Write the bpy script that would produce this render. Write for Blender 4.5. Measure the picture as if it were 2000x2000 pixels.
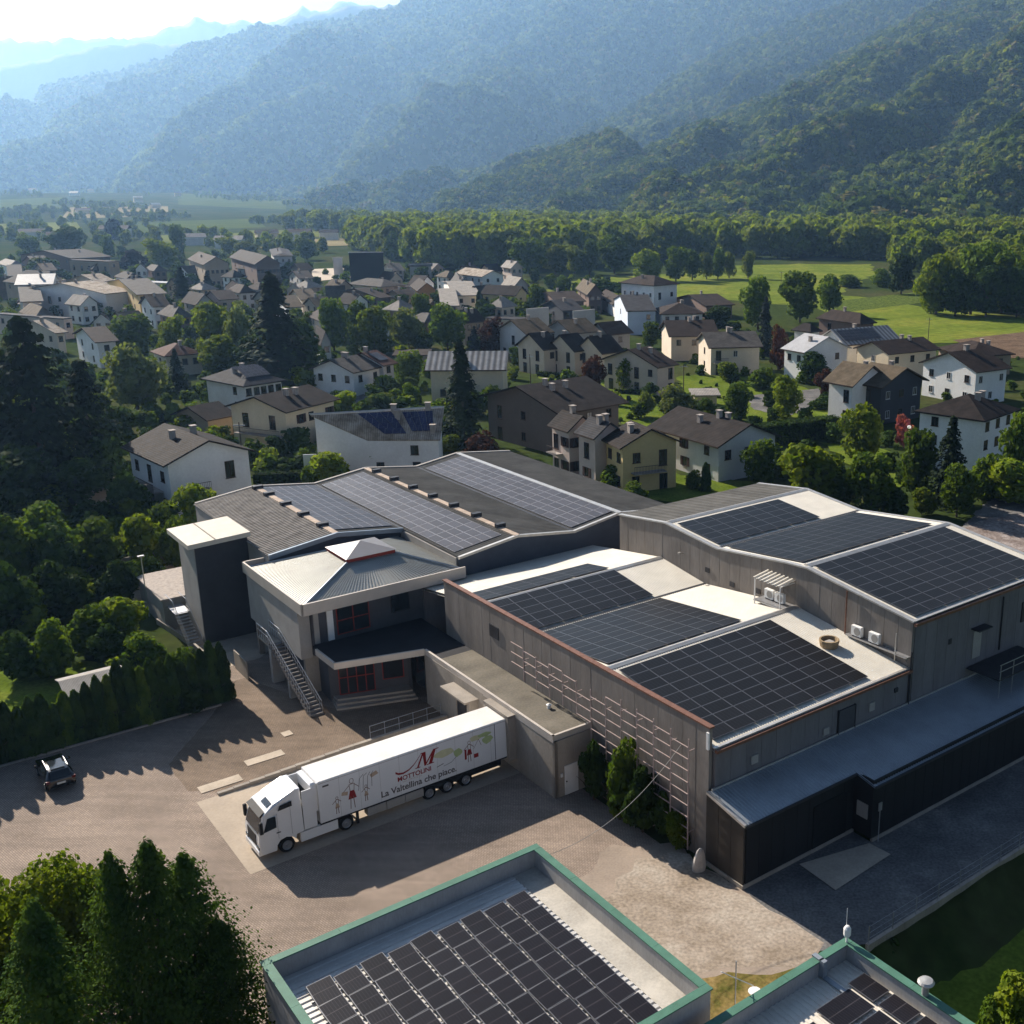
import bpy, math, random
import numpy as np
from mathutils import Vector, Matrix

# ------------------------------------------------------------------ camera, world, sun, exposure
for _o in list(bpy.data.objects): bpy.data.objects.remove(_o, do_unlink=True)
SC = bpy.context.scene
COL = SC.collection
F_, CX, CY, CAMH = 2125.0, 1277.0, 1000.0, 39.0          # focal length / principal point for a 2000 px frame
TH = math.radians(16.45); CP, SP = math.cos(TH), math.sin(TH)
_cd = bpy.data.cameras.new('camera'); CAM = bpy.data.objects.new('camera', _cd); COL.objects.link(CAM)
CAM.location = (0, 0, CAMH); CAM.rotation_euler = (math.pi/2 - TH, 0, 0)
_cd.sensor_width = 36; _cd.lens = 36*F_/2000; _cd.shift_x = -(CX-1000)/2000; _cd.clip_start = .5; _cd.clip_end = 80000
SC.camera = CAM

YAW = math.radians(38.83)                                 # direction of the factory's long axis
SUN_EL = math.radians(30)
_A = Vector((math.cos(YAW), math.sin(YAW), 0)); _B = Vector((-math.sin(YAW), math.cos(YAW), 0))
_ld = (_A*.075 - _B).normalized()                         # horizontal direction the sunlight travels in
LDIR = Vector((_ld.x*math.cos(SUN_EL), _ld.y*math.cos(SUN_EL), -math.sin(SUN_EL)))
_sl = bpy.data.lights.new('sun', 'SUN'); SUN = bpy.data.objects.new('sun', _sl); COL.objects.link(SUN)
_sl.energy = 5.0; _sl.angle = math.radians(.55); _sl.color = (1.0, .975, .96)
SUN.rotation_euler = LDIR.to_track_quat('-Z', 'Y').to_euler(); SUN.location = (0, 0, 400)
WLD = bpy.data.worlds.new('World'); SC.world = WLD; WLD.use_nodes = True
_wn = WLD.node_tree.nodes; _wl = WLD.node_tree.links
_bg = _wn['Background']; _sky = _wn.new('ShaderNodeTexSky'); _sky.sky_type = 'NISHITA'; _sky.sun_disc = False
_sky.sun_elevation = SUN_EL; _sky.sun_rotation = math.atan2(-_ld.x, -_ld.y)
_sky.altitude = 300; _sky.air_density = .7; _sky.dust_density = .8; _sky.ozone_density = 1.5
_wl.new(_sky.outputs[0], _bg.inputs[0]); _bg.inputs[1].default_value = .05
SC.view_settings.view_transform = 'Standard'; SC.view_settings.look = 'None'
SC.view_settings.exposure = .95; SC.view_settings.gamma = 1.0; SC.view_settings.use_curve_mapping = False
SC.render.engine = 'CYCLES'; SC.render.resolution_x = 1024; SC.render.resolution_y = 1024
SC.cycles.max_bounces = 6; SC.cycles.transparent_max_bounces = 8; SC.cycles.volume_bounces = 0

# ------------------------------------------------------------------ pixel -> place helpers
def ray(x, y):
    a = (x-CX)/F_; b = -(y-CY)/F_
    return Vector((a, b*SP+CP, b*CP-SP))
def G(x, y, z=0.0):
    d = ray(x, y); return Vector((0, 0, CAMH)) + d*((z-CAMH)/d.z)
def PX(p):
    zc = p[1]*CP-(p[2]-CAMH)*SP; u = p[1]*SP+(p[2]-CAMH)*CP
    return (CX+F_*p[0]/zc, CY-F_*u/zc)
def top_z(p, y):
    lo, hi = -20, 300
    for _ in range(50):
        m = (lo+hi)/2
        if PX((p[0], p[1], m))[1] > y: lo = m
        else: hi = m
    return m
ORG = G(1455, 1735)
def W(u, v, z=0.0): return ORG + _A*u + _B*v + Vector((0, 0, z))
def UV(p): q = Vector(p)-ORG; return (q.dot(_A), q.dot(_B))

# ------------------------------------------------------------------ mesh helpers
class MB:
    def __init__(s): s.v = []; s.f = []; s.m = []
    def add(s, vs, fs, m=0):
        b = len(s.v); s.v += [tuple(p) for p in vs]; s.f += [tuple(i+b for i in q) for q in fs]; s.m += [m]*len(fs); return s
    def box(s, x0, x1, y0, y1, z0, z1, m=0):
        return s.add([(x0,y0,z0),(x1,y0,z0),(x1,y1,z0),(x0,y1,z0),(x0,y0,z1),(x1,y0,z1),(x1,y1,z1),(x0,y1,z1)],
                     [(0,3,2,1),(4,5,6,7),(0,1,5,4),(1,2,6,5),(2,3,7,6),(3,0,4,7)], m)
    def cham(s, x0, x1, y0, y1, z0, z1, c=.03, m=0):
        vs=[]; 
        for z, k in ((z0,c),(z0+c,0),(z1-c,0),(z1,c)):
            for (x,y) in ((x0+k+c*.0,y0+k),(x1-k,y0+k),(x1-k,y1-k),(x0+k,y1-k)): vs.append((x,y,z))
        fs=[(3,2,1,0),(12,13,14,15)]
        for r in range(3):
            for i in range(4): a=r*4+i; b=r*4+(i+1)%4; fs.append((a,b,b+4,a+4))
        return s.add(vs, fs, m)
    def prism(s, poly, z0, z1, m=0):
        n = len(poly); zb = z0 if callable(z0) else (lambda x,y: z0); zt = z1 if callable(z1) else (lambda x,y: z1)
        vs = [(x,y,zb(x,y)) for x,y in poly]+[(x,y,zt(x,y)) for x,y in poly]
        fs = [tuple(range(n-1,-1,-1)), tuple(range(n,2*n))]+[(i,(i+1)%n,(i+1)%n+n,i+n) for i in range(n)]
        return s.add(vs, fs, m)
    def ext(s, poly, axis, a0, a1, m=0):
        "extrude 2-d profile: axis 'x' -> poly is (y,z); axis 'y' -> poly is (x,z)"
        n = len(poly)
        if axis == 'x': vs = [(a0,p,q) for p,q in poly]+[(a1,p,q) for p,q in poly]
        else: vs = [(p,a0,q) for p,q in poly]+[(p,a1,q) for p,q in poly]
        fs = [tuple(range(n-1,-1,-1)), tuple(range(n,2*n))]+[(i,(i+1)%n,(i+1)%n+n,i+n) for i in range(n)]
        if axis == 'y': fs = [tuple(reversed(q)) for q in fs]
        return s.add(vs, fs, m)
    def slab(s, pts, t, m=0):
        "thin plate from a polygon of 3-d points, thickness t downwards"
        n = len(pts); vs = [tuple(p) for p in pts]+[(p[0],p[1],p[2]-t) for p in pts]
        fs = [tuple(range(n)), tuple(range(2*n-1,n-1,-1))]+[((i+1)%n,i,i+n,(i+1)%n+n) for i in range(n)]
        return s.add(vs, fs, m)
    def cyl(s, p0, p1, r, n=10, r2=None, m=0, caps=True):
        p0 = Vector(p0); p1 = Vector(p1); d = (p1-p0).normalized()
        a = d.orthogonal().normalized(); b = d.cross(a); r2 = r if r2 is None else r2
        vs = [p0+(a*math.cos(t)+b*math.sin(t))*r for t in [2*math.pi*i/n for i in range(n)]]
        vs += [p1+(a*math.cos(t)+b*math.sin(t))*r2 for t in [2*math.pi*i/n for i in range(n)]]
        fs = [(i,(i+1)%n,(i+1)%n+n,i+n) for i in range(n)]
        if caps: fs += [tuple(range(n-1,-1,-1)), tuple(range(n,2*n))]
        return s.add(vs, fs, m)
    def tube(s, pts, r, n=6, m=0):
        for a, b in zip(pts[:-1], pts[1:]): s.cyl(a, b, r, n, m=m)
        return s
    def lathe(s, c, prof, n=16, m=0):
        vs = []; fs = []
        for r, z in prof:
            for i in range(n): t = 2*math.pi*i/n; vs.append((c[0]+r*math.cos(t), c[1]+r*math.sin(t), c[2]+z))
        for k in range(len(prof)-1):
            for i in range(n): a=k*n+i; b=k*n+(i+1)%n; fs.append((a,b,b+n,a+n))
        fs.append(tuple(range(n-1,-1,-1))); fs.append(tuple((len(prof)-1)*n+i for i in range(n)))
        return s.add(vs, fs, m)
    def corr(s, o, ea, eb, la, lb, pitch=.3, amp=.03, m=0):
        "corrugated sheet: ribs run along eb, repeat along ea; normal = ea x eb"
        o = Vector(o); ea = Vector(ea).normalized(); eb = Vector(eb).normalized(); nrm = ea.cross(eb).normalized()
        n = max(2, int(la/pitch)); p = la/n; row = []
        for i in range(n):
            for f, h in ((0,0),(.3,0),(.42,1),(.88,1)): row.append((i*p+f*p, h*amp))
        row.append((la, 0))
        vs = [o+ea*a+nrm*h for a,h in row]+[o+ea*a+eb*lb+nrm*h for a,h in row]
        k = len(row); fs = [(i,i+1,i+1+k,i+k) for i in range(k-1)]
        return s.add(vs, fs, m)
    def data(s, name, mats, smooth=False):
        me = bpy.data.meshes.new(name); me.from_pydata(s.v, [], s.f); me.update()
        for mt in (mats if isinstance(mats, (list, tuple)) else [mats]): me.materials.append(mt)
        me.polygons.foreach_set('material_index', s.m)
        if smooth: me.polygons.foreach_set('use_smooth', [True]*len(s.f))
        return me
    def build(s, name, mats, parent=None, smooth=False, bevel=0):
        off = parent.get('_off') if parent is not None else None
        if off is not None and (off[0] or off[1]): s.v = [(a-off[0], b-off[1], c) for a,b,c in s.v]
        o = bpy.data.objects.new(name, s.data(name, mats, smooth)); COL.objects.link(o)
        if parent is not None:
            o.parent = parent
        if bevel:
            md = o.modifiers.new('bevel', 'BEVEL'); md.width = bevel; md.segments = 2; md.limit_method = 'ANGLE'
        return o
def np_mesh(name, V, Fq, mats, midx=None, smooth=False):
    me = bpy.data.meshes.new(name); V = np.asarray(V, np.float32); Fq = np.asarray(Fq, np.int32); k = Fq.shape[1]
    me.vertices.add(len(V)); me.vertices.foreach_set('co', V.ravel())
    me.loops.add(Fq.size); me.loops.foreach_set('vertex_index', Fq.ravel())
    me.polygons.add(len(Fq)); me.polygons.foreach_set('loop_start', np.arange(0, Fq.size, k, dtype=np.int32))
    me.polygons.foreach_set('loop_total', np.full(len(Fq), k, np.int32))
    if midx is not None: me.polygons.foreach_set('material_index', np.asarray(midx, np.int32))
    if smooth: me.polygons.foreach_set('use_smooth', np.ones(len(Fq), bool))
    me.update(); me.validate()
    for m in (mats if isinstance(mats, (list, tuple)) else [mats]): me.materials.append(m)
    return me
def obj(name, me, parent=None, loc=None, rot=None, sc=None):
    o = bpy.data.objects.new(name, me); COL.objects.link(o)
    if parent is not None: o.parent = parent
    if loc is not None: o.location = loc
    if rot is not None: o.rotation_euler = rot
    if sc is not None: o.scale = sc if hasattr(sc, '__len__') else (sc,)*3
    return o
def tag(o, label=None, cat=None, group=None, kind=None):
    if label: o['label'] = label
    if cat: o['category'] = cat
    if group: o['group'] = group
    if kind: o['kind'] = kind
    return o
def empty(name, loc=(0,0,0), rz=0.0, label=None, cat=None, group=None):
    o = bpy.data.objects.new(name, None); COL.objects.link(o); o.location = loc; o.rotation_euler = (0,0,rz); o.empty_display_size = .5
    return tag(o, label, cat, group)
def fac(name, u, v, label, cat, group=None, z=0.0):
    "thing in the factory frame; its parts are written in absolute (u, v, z)"
    o = empty(name, W(u, v, z), YAW, label, cat, group); o['_off'] = (u, v, z); return o
def copy_tree(o, parent=None):
    c = o.copy(); COL.objects.link(c); c.parent = parent
    for ch in list(o.children): copy_tree(ch, c)
    return c

# ------------------------------------------------------------------ materials
_MC = {}
def nt(name):
    m = bpy.data.materials.new(name); m.use_nodes = True; t = m.node_tree
    return m, t.nodes, t.links, t.nodes['Principled BSDF']
def M(name, col, rough=.75, var=.18, scale=2.5, bump=0.0, metal=0.0, col2=None, fine=14.0, spec=.18, stretch=None, coat=0):
    if name in _MC: return _MC[name]
    m, N, Lk, P = nt(name)
    tc = N.new('ShaderNodeTexCoord'); src = tc.outputs['Object']
    if stretch:
        mp = N.new('ShaderNodeMapping'); mp.inputs['Scale'].default_value = stretch; Lk.new(src, mp.inputs[0]); src = mp.outputs[0]
    n1 = N.new('ShaderNodeTexNoise'); n1.inputs['Scale'].default_value = scale; n1.inputs['Detail'].default_value = 5; Lk.new(src, n1.inputs[0])
    n2 = N.new('ShaderNodeTexNoise'); n2.inputs['Scale'].default_value = scale*fine; n2.inputs['Detail'].default_value = 3; Lk.new(src, n2.inputs[0])
    ad = N.new('ShaderNodeMath'); ad.operation = 'MULTIPLY_ADD'; ad.inputs[1].default_value = .65; Lk.new(n1.outputs[0], ad.inputs[0])
    m2 = N.new('ShaderNodeMath'); m2.operation = 'MULTIPLY'; m2.inputs[1].default_value = .35; Lk.new(n2.outputs[0], m2.inputs[0]); Lk.new(m2.outputs[0], ad.inputs[2])
    rp = N.new('ShaderNodeValToRGB'); rp.color_ramp.elements[0].position = .33; rp.color_ramp.elements[1].position = .67
    c2 = col2 if col2 else tuple(min(1, c*(1+var)) for c in col); c1 = tuple(c*(1-var) for c in col)
    rp.color_ramp.elements[0].color = (*c1, 1); rp.color_ramp.elements[1].color = (*c2, 1)
    Lk.new(ad.outputs[0], rp.inputs[0]); Lk.new(rp.outputs[0], P.inputs['Base Color'])
    P.inputs['Roughness'].default_value = rough; P.inputs['Metallic'].default_value = metal; P.inputs['Specular IOR Level'].default_value = spec
    if coat: P.inputs['Coat Weight'].default_value = coat; P.inputs['Coat Roughness'].default_value = .08
    if bump:
        b = N.new('ShaderNodeBump'); b.inputs['Strength'].default_value = bump; b.inputs['Distance'].default_value = .03
        Lk.new(ad.outputs[0], b.inputs['Height']); Lk.new(b.outputs[0], P.inputs['Normal'])
    _MC[name] = m; return m
def leaf_mat(name, col, col2, trans=.35, rough=.6):
    if name in _MC: return _MC[name]
    m, N, Lk, P = nt(name); out = N['Material Output']
    oi = N.new('ShaderNodeObjectInfo'); geo = N.new('ShaderNodeNewGeometry')
    ns = N.new('ShaderNodeTexNoise'); ns.inputs['Scale'].default_value = .9; ns.inputs['Detail'].default_value = 4; Lk.new(geo.outputs['Position'], ns.inputs[0])
    mx = N.new('ShaderNodeMix'); mx.data_type = 'RGBA'; mx.inputs['A'].default_value = (*col, 1); mx.inputs['B'].default_value = (*col2, 1)
    rm = N.new('ShaderNodeMapRange'); rm.inputs['From Min'].default_value = .35; rm.inputs['From Max'].default_value = .65; Lk.new(ns.outputs[0], rm.inputs[0])
    Lk.new(rm.outputs[0], mx.inputs['Factor'])
    hs = N.new('ShaderNodeHueSaturation'); Lk.new(mx.outputs['Result'], hs.inputs['Color'])
    r2 = N.new('ShaderNodeMapRange'); r2.inputs['To Min'].default_value = .7; r2.inputs['To Max'].default_value = 1.3; Lk.new(oi.outputs['Random'], r2.inputs[0]); Lk.new(r2.outputs[0], hs.inputs['Value'])
    Lk.new(hs.outputs[0], P.inputs['Base Color']); P.inputs['Roughness'].default_value = .85; P.inputs['Specular IOR Level'].default_value = .06
    tr = N.new('ShaderNodeBsdfTranslucent'); g = N.new('ShaderNodeMixRGB'); g.blend_type = 'MULTIPLY'; g.inputs[0].default_value = 1; g.inputs[2].default_value = (1.0, 1.0, .35, 1)
    Lk.new(hs.outputs[0], g.inputs[1]); Lk.new(g.outputs[0], tr.inputs[0])
    ms = N.new('ShaderNodeMixShader'); ms.inputs[0].default_value = trans; Lk.new(P.outputs[0], ms.inputs[1]); Lk.new(tr.outputs[0], ms.inputs[2]); Lk.new(ms.outputs[0], out.inputs[0])
    _MC[name] = m; return m
def brick_mat(name, c1, c2, mortar, bw, bh, rot=0.0, msize=.012, rough=.85, var=.25, scale=.25, bump=.25, stains=None):
    if name in _MC: return _MC[name]
    m, N, Lk, P = nt(name); tc = N.new('ShaderNodeTexCoord'); mp = N.new('ShaderNodeMapping'); mp.inputs['Rotation'].default_value = (0,0,rot); Lk.new(tc.outputs['Object'], mp.inputs[0])
    br = N.new('ShaderNodeTexBrick'); br.inputs['Scale'].default_value = 1; br.inputs['Brick Width'].default_value = bw; br.inputs['Row Height'].default_value = bh
    br.inputs['Mortar Size'].default_value = msize; br.inputs['Color1'].default_value = (*c1,1); br.inputs['Color2'].default_value = (*c2,1); br.inputs['Mortar'].default_value = (*mortar,1); Lk.new(mp.outputs[0], br.inputs[0])
    ns = N.new('ShaderNodeTexNoise'); ns.inputs['Scale'].default_value = scale; ns.inputs['Detail'].default_value = 8; ns.inputs['Roughness'].default_value = .65; Lk.new(tc.outputs['Object'], ns.inputs[0])
    rm = N.new('ShaderNodeMapRange'); rm.inputs['From Min'].default_value = .3; rm.inputs['From Max'].default_value = .7; rm.inputs['To Min'].default_value = 1-var; rm.inputs['To Max'].default_value = 1+var; Lk.new(ns.outputs[0], rm.inputs[0])
    mu = N.new('ShaderNodeMixRGB'); mu.blend_type = 'MULTIPLY'; mu.inputs[0].default_value = 1; Lk.new(br.outputs[0], mu.inputs[1]); Lk.new(rm.outputs[0], mu.inputs[2])
    m3 = N.new('ShaderNodeMapping'); m3.inputs['Rotation'].default_value = (0,0,-rot-.12); m3.inputs['Scale'].default_value = (.12,1.1,1); Lk.new(tc.outputs['Object'], m3.inputs[0])
    n3 = N.new('ShaderNodeTexNoise'); n3.inputs['Scale'].default_value = 1.0; n3.inputs['Detail'].default_value = 6; n3.inputs['Distortion'].default_value = .6; Lk.new(m3.outputs[0], n3.inputs[0])
    r3 = N.new('ShaderNodeMapRange'); r3.inputs['From Min'].default_value = .35; r3.inputs['From Max'].default_value = .65; r3.inputs['To Min'].default_value = .87; r3.inputs['To Max'].default_value = 1.07; Lk.new(n3.outputs[0], r3.inputs[0])
    mu3 = N.new('ShaderNodeMixRGB'); mu3.blend_type = 'MULTIPLY'; mu3.inputs[0].default_value = 1; Lk.new(mu.outputs[0], mu3.inputs[1]); Lk.new(r3.outputs[0], mu3.inputs[2]); mu = mu3
    Lk.new(mu.outputs[0], P.inputs['Base Color']); P.inputs['Roughness'].default_value = rough; P.inputs['Specular IOR Level'].default_value = .06
    b = N.new('ShaderNodeBump'); b.inputs['Strength'].default_value = bump; b.inputs['Distance'].default_value = .01; b.invert = True; Lk.new(br.outputs['Fac'], b.inputs['Height']); Lk.new(b.outputs[0], P.inputs['Normal'])
    _MC[name] = m; return m
def wave_mat(name, c1, c2, scale, axis='X', rough=.8, bump=.6, noise=1.2, fine=.35):
    "tiled / corrugated roofing too fine to model: bump waves plus weather stains"
    if name in _MC: return _MC[name]
    m, N, Lk, P = nt(name); tc = N.new('ShaderNodeTexCoord')
    ns = N.new('ShaderNodeTexNoise'); ns.inputs['Scale'].default_value = noise; ns.inputs['Detail'].default_value = 9; ns.inputs['Roughness'].default_value = .7; Lk.new(tc.outputs['Object'], ns.inputs[0])
    rp = N.new('ShaderNodeValToRGB'); rp.color_ramp.elements[0].position = .36; rp.color_ramp.elements[1].position = .66
    rp.color_ramp.elements[0].color = (*c1,1); rp.color_ramp.elements[1].color = (*c2,1); Lk.new(ns.outputs[0], rp.inputs[0])
    wv = N.new('ShaderNodeTexWave'); wv.bands_direction = axis; wv.inputs['Scale'].default_value = scale; wv.inputs['Distortion'].default_value = .3; Lk.new(tc.outputs['Object'], wv.inputs[0])
    rm = N.new('ShaderNodeMapRange'); rm.inputs['To Min'].default_value = 1-fine; rm.inputs['To Max'].default_value = 1+fine*.5; Lk.new(wv.outputs['Fac'], rm.inputs[0])
    mu = N.new('ShaderNodeMixRGB'); mu.blend_type = 'MULTIPLY'; mu.inputs[0].default_value = 1; Lk.new(rp.outputs[0], mu.inputs[1]); Lk.new(rm.outputs[0], mu.inputs[2]); Lk.new(mu.outputs[0], P.inputs['Base Color'])
    P.inputs['Roughness'].default_value = rough; P.inputs['Specular IOR Level'].default_value = .05
    b = N.new('ShaderNodeBump'); b.inputs['Strength'].default_value = bump; b.inputs['Distance'].default_value = .04; Lk.new(wv.outputs['Fac'], b.inputs['Height']); Lk.new(b.outputs[0], P.inputs['Normal'])
    _MC[name] = m; return m
def panel_mat(name, nx, ny, base=(.008,.0078,.0085), line=(.045,.044,.048), rough=.38):
    if name in _MC: return _MC[name]
    m, N, Lk, P = nt(name); tc = N.new('ShaderNodeTexCoord'); sp = N.new('ShaderNodeSeparateXYZ'); Lk.new(tc.outputs['Generated'], sp.inputs[0])
    fac_ = []
    for ax, n in (('X', nx), ('Y', ny)):
        mu = N.new('ShaderNodeMath'); mu.operation = 'MULTIPLY'; mu.inputs[1].default_value = n; Lk.new(sp.outputs[ax], mu.inputs[0])
        fr = N.new('ShaderNodeMath'); fr.operation = 'FRACT'; Lk.new(mu.outputs[0], fr.inputs[0])
        lt = N.new('ShaderNodeMath'); lt.operation = 'LESS_THAN'; lt.inputs[1].default_value = .06; Lk.new(fr.outputs[0], lt.inputs[0]); fac_.append(lt)
    mxn = N.new('ShaderNodeMath'); mxn.operation = 'MAXIMUM'; Lk.new(fac_[0].outputs[0], mxn.inputs[0]); Lk.new(fac_[1].outputs[0], mxn.inputs[1])
    oi = N.new('ShaderNodeObjectInfo'); hs = N.new('ShaderNodeMapRange'); hs.inputs['To Min'].default_value = .85; hs.inputs['To Max'].default_value = 1.18; Lk.new(oi.outputs['Random'], hs.inputs[0])
    mx = N.new('ShaderNodeMix'); mx.data_type = 'RGBA'; mx.inputs['A'].default_value = (*base,1); mx.inputs['B'].default_value = (*line,1); Lk.new(mxn.outputs[0], mx.inputs['Factor'])
    mu2 = N.new('ShaderNodeMixRGB'); mu2.blend_type = 'MULTIPLY'; mu2.inputs[0].default_value = 1; Lk.new(mx.outputs['Result'], mu2.inputs[1]); Lk.new(hs.outputs[0], mu2.inputs[2])
    Lk.new(mu2.outputs[0], P.inputs['Base Color']); P.inputs['Roughness'].default_value = rough; P.inputs['Specular IOR Level'].default_value = .13
    _MC[name] = m; return m
def glass_mat(name, col=(.015,.02,.025), rough=.08):
    if name in _MC: return _MC[name]
    m, N, Lk, P = nt(name); P.inputs['Base Color'].default_value = (*col,1); P.inputs['Roughness'].default_value = rough; P.inputs['Specular IOR Level'].default_value = .7
    _MC[name] = m; return m
def ground_mat(name, stops, scale, rough=.9, detail=10, bump=.3, rot=0, stretch=(1,1,1), fine=None):
    if name in _MC: return _MC[name]
    m, N, Lk, P = nt(name); tc = N.new('ShaderNodeTexCoord'); mp = N.new('ShaderNodeMapping'); mp.inputs['Rotation'].default_value = (0,0,rot); mp.inputs['Scale'].default_value = stretch; Lk.new(tc.outputs['Object'], mp.inputs[0])
    ns = N.new('ShaderNodeTexNoise'); ns.inputs['Scale'].default_value = scale; ns.inputs['Detail'].default_value = detail; ns.inputs['Roughness'].default_value = .66; Lk.new(mp.outputs[0], ns.inputs[0])
    rp = N.new('ShaderNodeValToRGB'); el = rp.color_ramp.elements
    el[0].position = stops[0][0]; el[0].color = (*stops[0][1],1); el[1].position = stops[-1][0]; el[1].color = (*stops[-1][1],1)
    for p, c in stops[1:-1]: e = el.new(p); e.color = (*c,1)
    Lk.new(ns.outputs[0], rp.inputs[0]); last = rp.outputs[0]
    if fine:
        n2 = N.new('ShaderNodeTexNoise'); n2.inputs['Scale'].default_value = fine; n2.inputs['Detail'].default_value = 4; Lk.new(tc.outputs['Object'], n2.inputs[0])
        r2 = N.new('ShaderNodeMapRange'); r2.inputs['From Min'].default_value=.3; r2.inputs['From Max'].default_value=.7; r2.inputs['To Min'].default_value = .72; r2.inputs['To Max'].default_value = 1.25; Lk.new(n2.outputs[0], r2.inputs[0])
        mu = N.new('ShaderNodeMixRGB'); mu.blend_type = 'MULTIPLY'; mu.inputs[0].default_value = 1; Lk.new(last, mu.inputs[1]); Lk.new(r2.outputs[0], mu.inputs[2]); last = mu.outputs[0]
    Lk.new(last, P.inputs['Base Color']); P.inputs['Roughness'].default_value = rough; P.inputs['Specular IOR Level'].default_value = .0
    b = N.new('ShaderNodeBump'); b.inputs['Strength'].default_value = bump; b.inputs['Distance'].default_value = .08; Lk.new(ns.outputs[0], b.inputs['Height']); Lk.new(b.outputs[0], P.inputs['Normal'])
    _MC[name] = m; return m

# ------------------------------------------------------------------ noise in python
def _h(ix, iy, s):
    n = (ix.astype(np.int64)*374761393 + iy.astype(np.int64)*668265263 + s*974711) & 0xffffffff
    n = ((n ^ (n >> 13))*1274126177) & 0xffffffff
    return ((n ^ (n >> 16)) & 0xffff)/65535.0
def vnoise(x, y, s=0):
    ix = np.floor(x); iy = np.floor(y); fx = x-ix; fy = y-iy; fx = fx*fx*(3-2*fx); fy = fy*fy*(3-2*fy)
    a = _h(ix,iy,s); b = _h(ix+1,iy,s); c = _h(ix,iy+1,s); d = _h(ix+1,iy+1,s)
    return a+(b-a)*fx+(c-a)*fy+(a-b-c+d)*fx*fy
def fbm(x, y, o=5, s=0, ridged=False):
    r = np.zeros_like(x, dtype=float); a = .5; f = 1.0
    for i in range(o):
        n = vnoise(x*f+i*17.3, y*f-i*9.1, s+i)
        r += a*((1-np.abs(2*n-1)) if ridged else n); a *= .5; f *= 2.03
    return r

# ------------------------------------------------------------------ ground and sheets
_SZ = [0.0]
ROUGH = dict(rubble_yard=.6, gravel_forecourt=.5, dusty_paving=.45, verge_grass=.3, meadow=2.5, far_meadow=3, village_garden=.8, orchard_garden=.8, house_garden=.8, east_garden=.8, villa_garden=.8, hedge_garden_lawn=.5, driveway_concrete=.06, street=.5, village_road=.3, village_lane=.3, back_road=.3, yard_terrace_paving=.05)
def ragged(P, a):
    r = random.Random(len(P)); out = []
    for i in range(len(P)):
        p = Vector(P[i]); q = Vector(P[(i+1)%len(P)]); d = q-p; n = max(2, min(30, int(d.length/(a*2.2)))); t = Vector((-d.y,d.x,0)).normalized(); w = 0
        for k in range(n):
            w = .6*w+r.uniform(-a,a) if k else 0
            out.append(p+d*(k/n)+t*w)
    return out
def sheet(name, pts, z, mat, label=None, kind='structure', world=False):
    _SZ[0] += .004; z = _SZ[0]
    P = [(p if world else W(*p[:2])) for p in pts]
    if name in ROUGH: P = ragged(P, ROUGH[name])
    me = bpy.data.meshes.new(name); me.from_pydata([(p[0],p[1],z) for p in P], [], [tuple(range(len(P)))]); me.update()
    if me.polygons[0].normal.z < 0: me.flip_normals()
    me.materials.append(mat); o = obj(name, me); o['kind'] = kind
    return o
def gsheet(name, px, z, mat): return sheet(name, [G(x,y) for x,y in px], z, mat, world=True)
MG = ground_mat('valley_ground', [(.3,(.022,.036,.011)),(.48,(.038,.055,.016)),(.62,(.062,.062,.026)),(.72,(.052,.072,.020))], .02, fine=.6)
n = 90; gx = np.linspace(-1,1,n); gx = np.sign(gx)*np.abs(gx)**3*24000; gy = np.linspace(-.35,1,n); gy = np.sign(gy)*np.abs(gy)**3*26000
gx = np.unique(np.concatenate([gx, np.arange(-70,130,2.0)])); gy = np.unique(np.concatenate([gy, np.arange(10,160,2.0)])); XX, YY = np.meshgrid(gx, gy)
# gentle alluvial fan rising on the far left of the valley
FAN = lambda x, y: 34*np.clip((y-800)/1800,0,1)**1.3*np.clip((-x-150-.12*y)/700,0,1)
ZZ = FAN(XX, YY)
UU = (XX-ORG.x)*_A.x+(YY-ORG.y)*_A.y; VV = (XX-ORG.x)*_B.x+(YY-ORG.y)*_B.y      # the lawn right of the road lies below a retaining wall
ZZ = ZZ-2.0*np.clip((-8.2-VV)/2.2,0,1)*np.clip((UU+1.5)/2.5,0,1)*np.clip((75-UU)/5,0,1)*np.clip((VV+60)/5,0,1)
idx = np.arange(XX.size).reshape(XX.shape); fq = np.stack([idx[:-1,:-1],idx[:-1,1:],idx[1:,1:],idx[1:,:-1]],-1).reshape(-1,4)
tag(obj('ground', np_mesh('ground', np.stack([XX,YY,ZZ],-1).reshape(-1,3), fq, MG, smooth=True)), kind='structure')

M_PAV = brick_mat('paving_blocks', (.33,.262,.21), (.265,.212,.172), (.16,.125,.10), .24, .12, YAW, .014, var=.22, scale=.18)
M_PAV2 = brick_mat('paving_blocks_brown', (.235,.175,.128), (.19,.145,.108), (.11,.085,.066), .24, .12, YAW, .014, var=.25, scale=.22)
M_CON = M('concrete_yard', (.38,.315,.245), .9, .16, .35, .2)
M_CONL = M('concrete_light', (.44,.37,.29), .9, .2, .5, .2)
M_DIRT = ground_mat('gravel_dirt', [(.32,(.21,.165,.12)),(.5,(.33,.275,.22)),(.66,(.41,.36,.30))], .22, fine=5)
M_ASPH = ground_mat('asphalt_worn', [(.3,(.09,.088,.088)),(.55,(.155,.15,.145)),(.7,(.25,.235,.215))], .3, fine=6)
M_LAWN = ground_mat('lawn', [(.3,(.055,.085,.012)),(.5,(.10,.14,.02)),(.7,(.15,.17,.03))], .18, fine=3.5)
M_MEAD = ground_mat('meadow', [(.3,(.075,.11,.016)),(.5,(.13,.165,.026)),(.7,(.20,.20,.04))], .03, fine=.4, stretch=(1,1,1))
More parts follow.
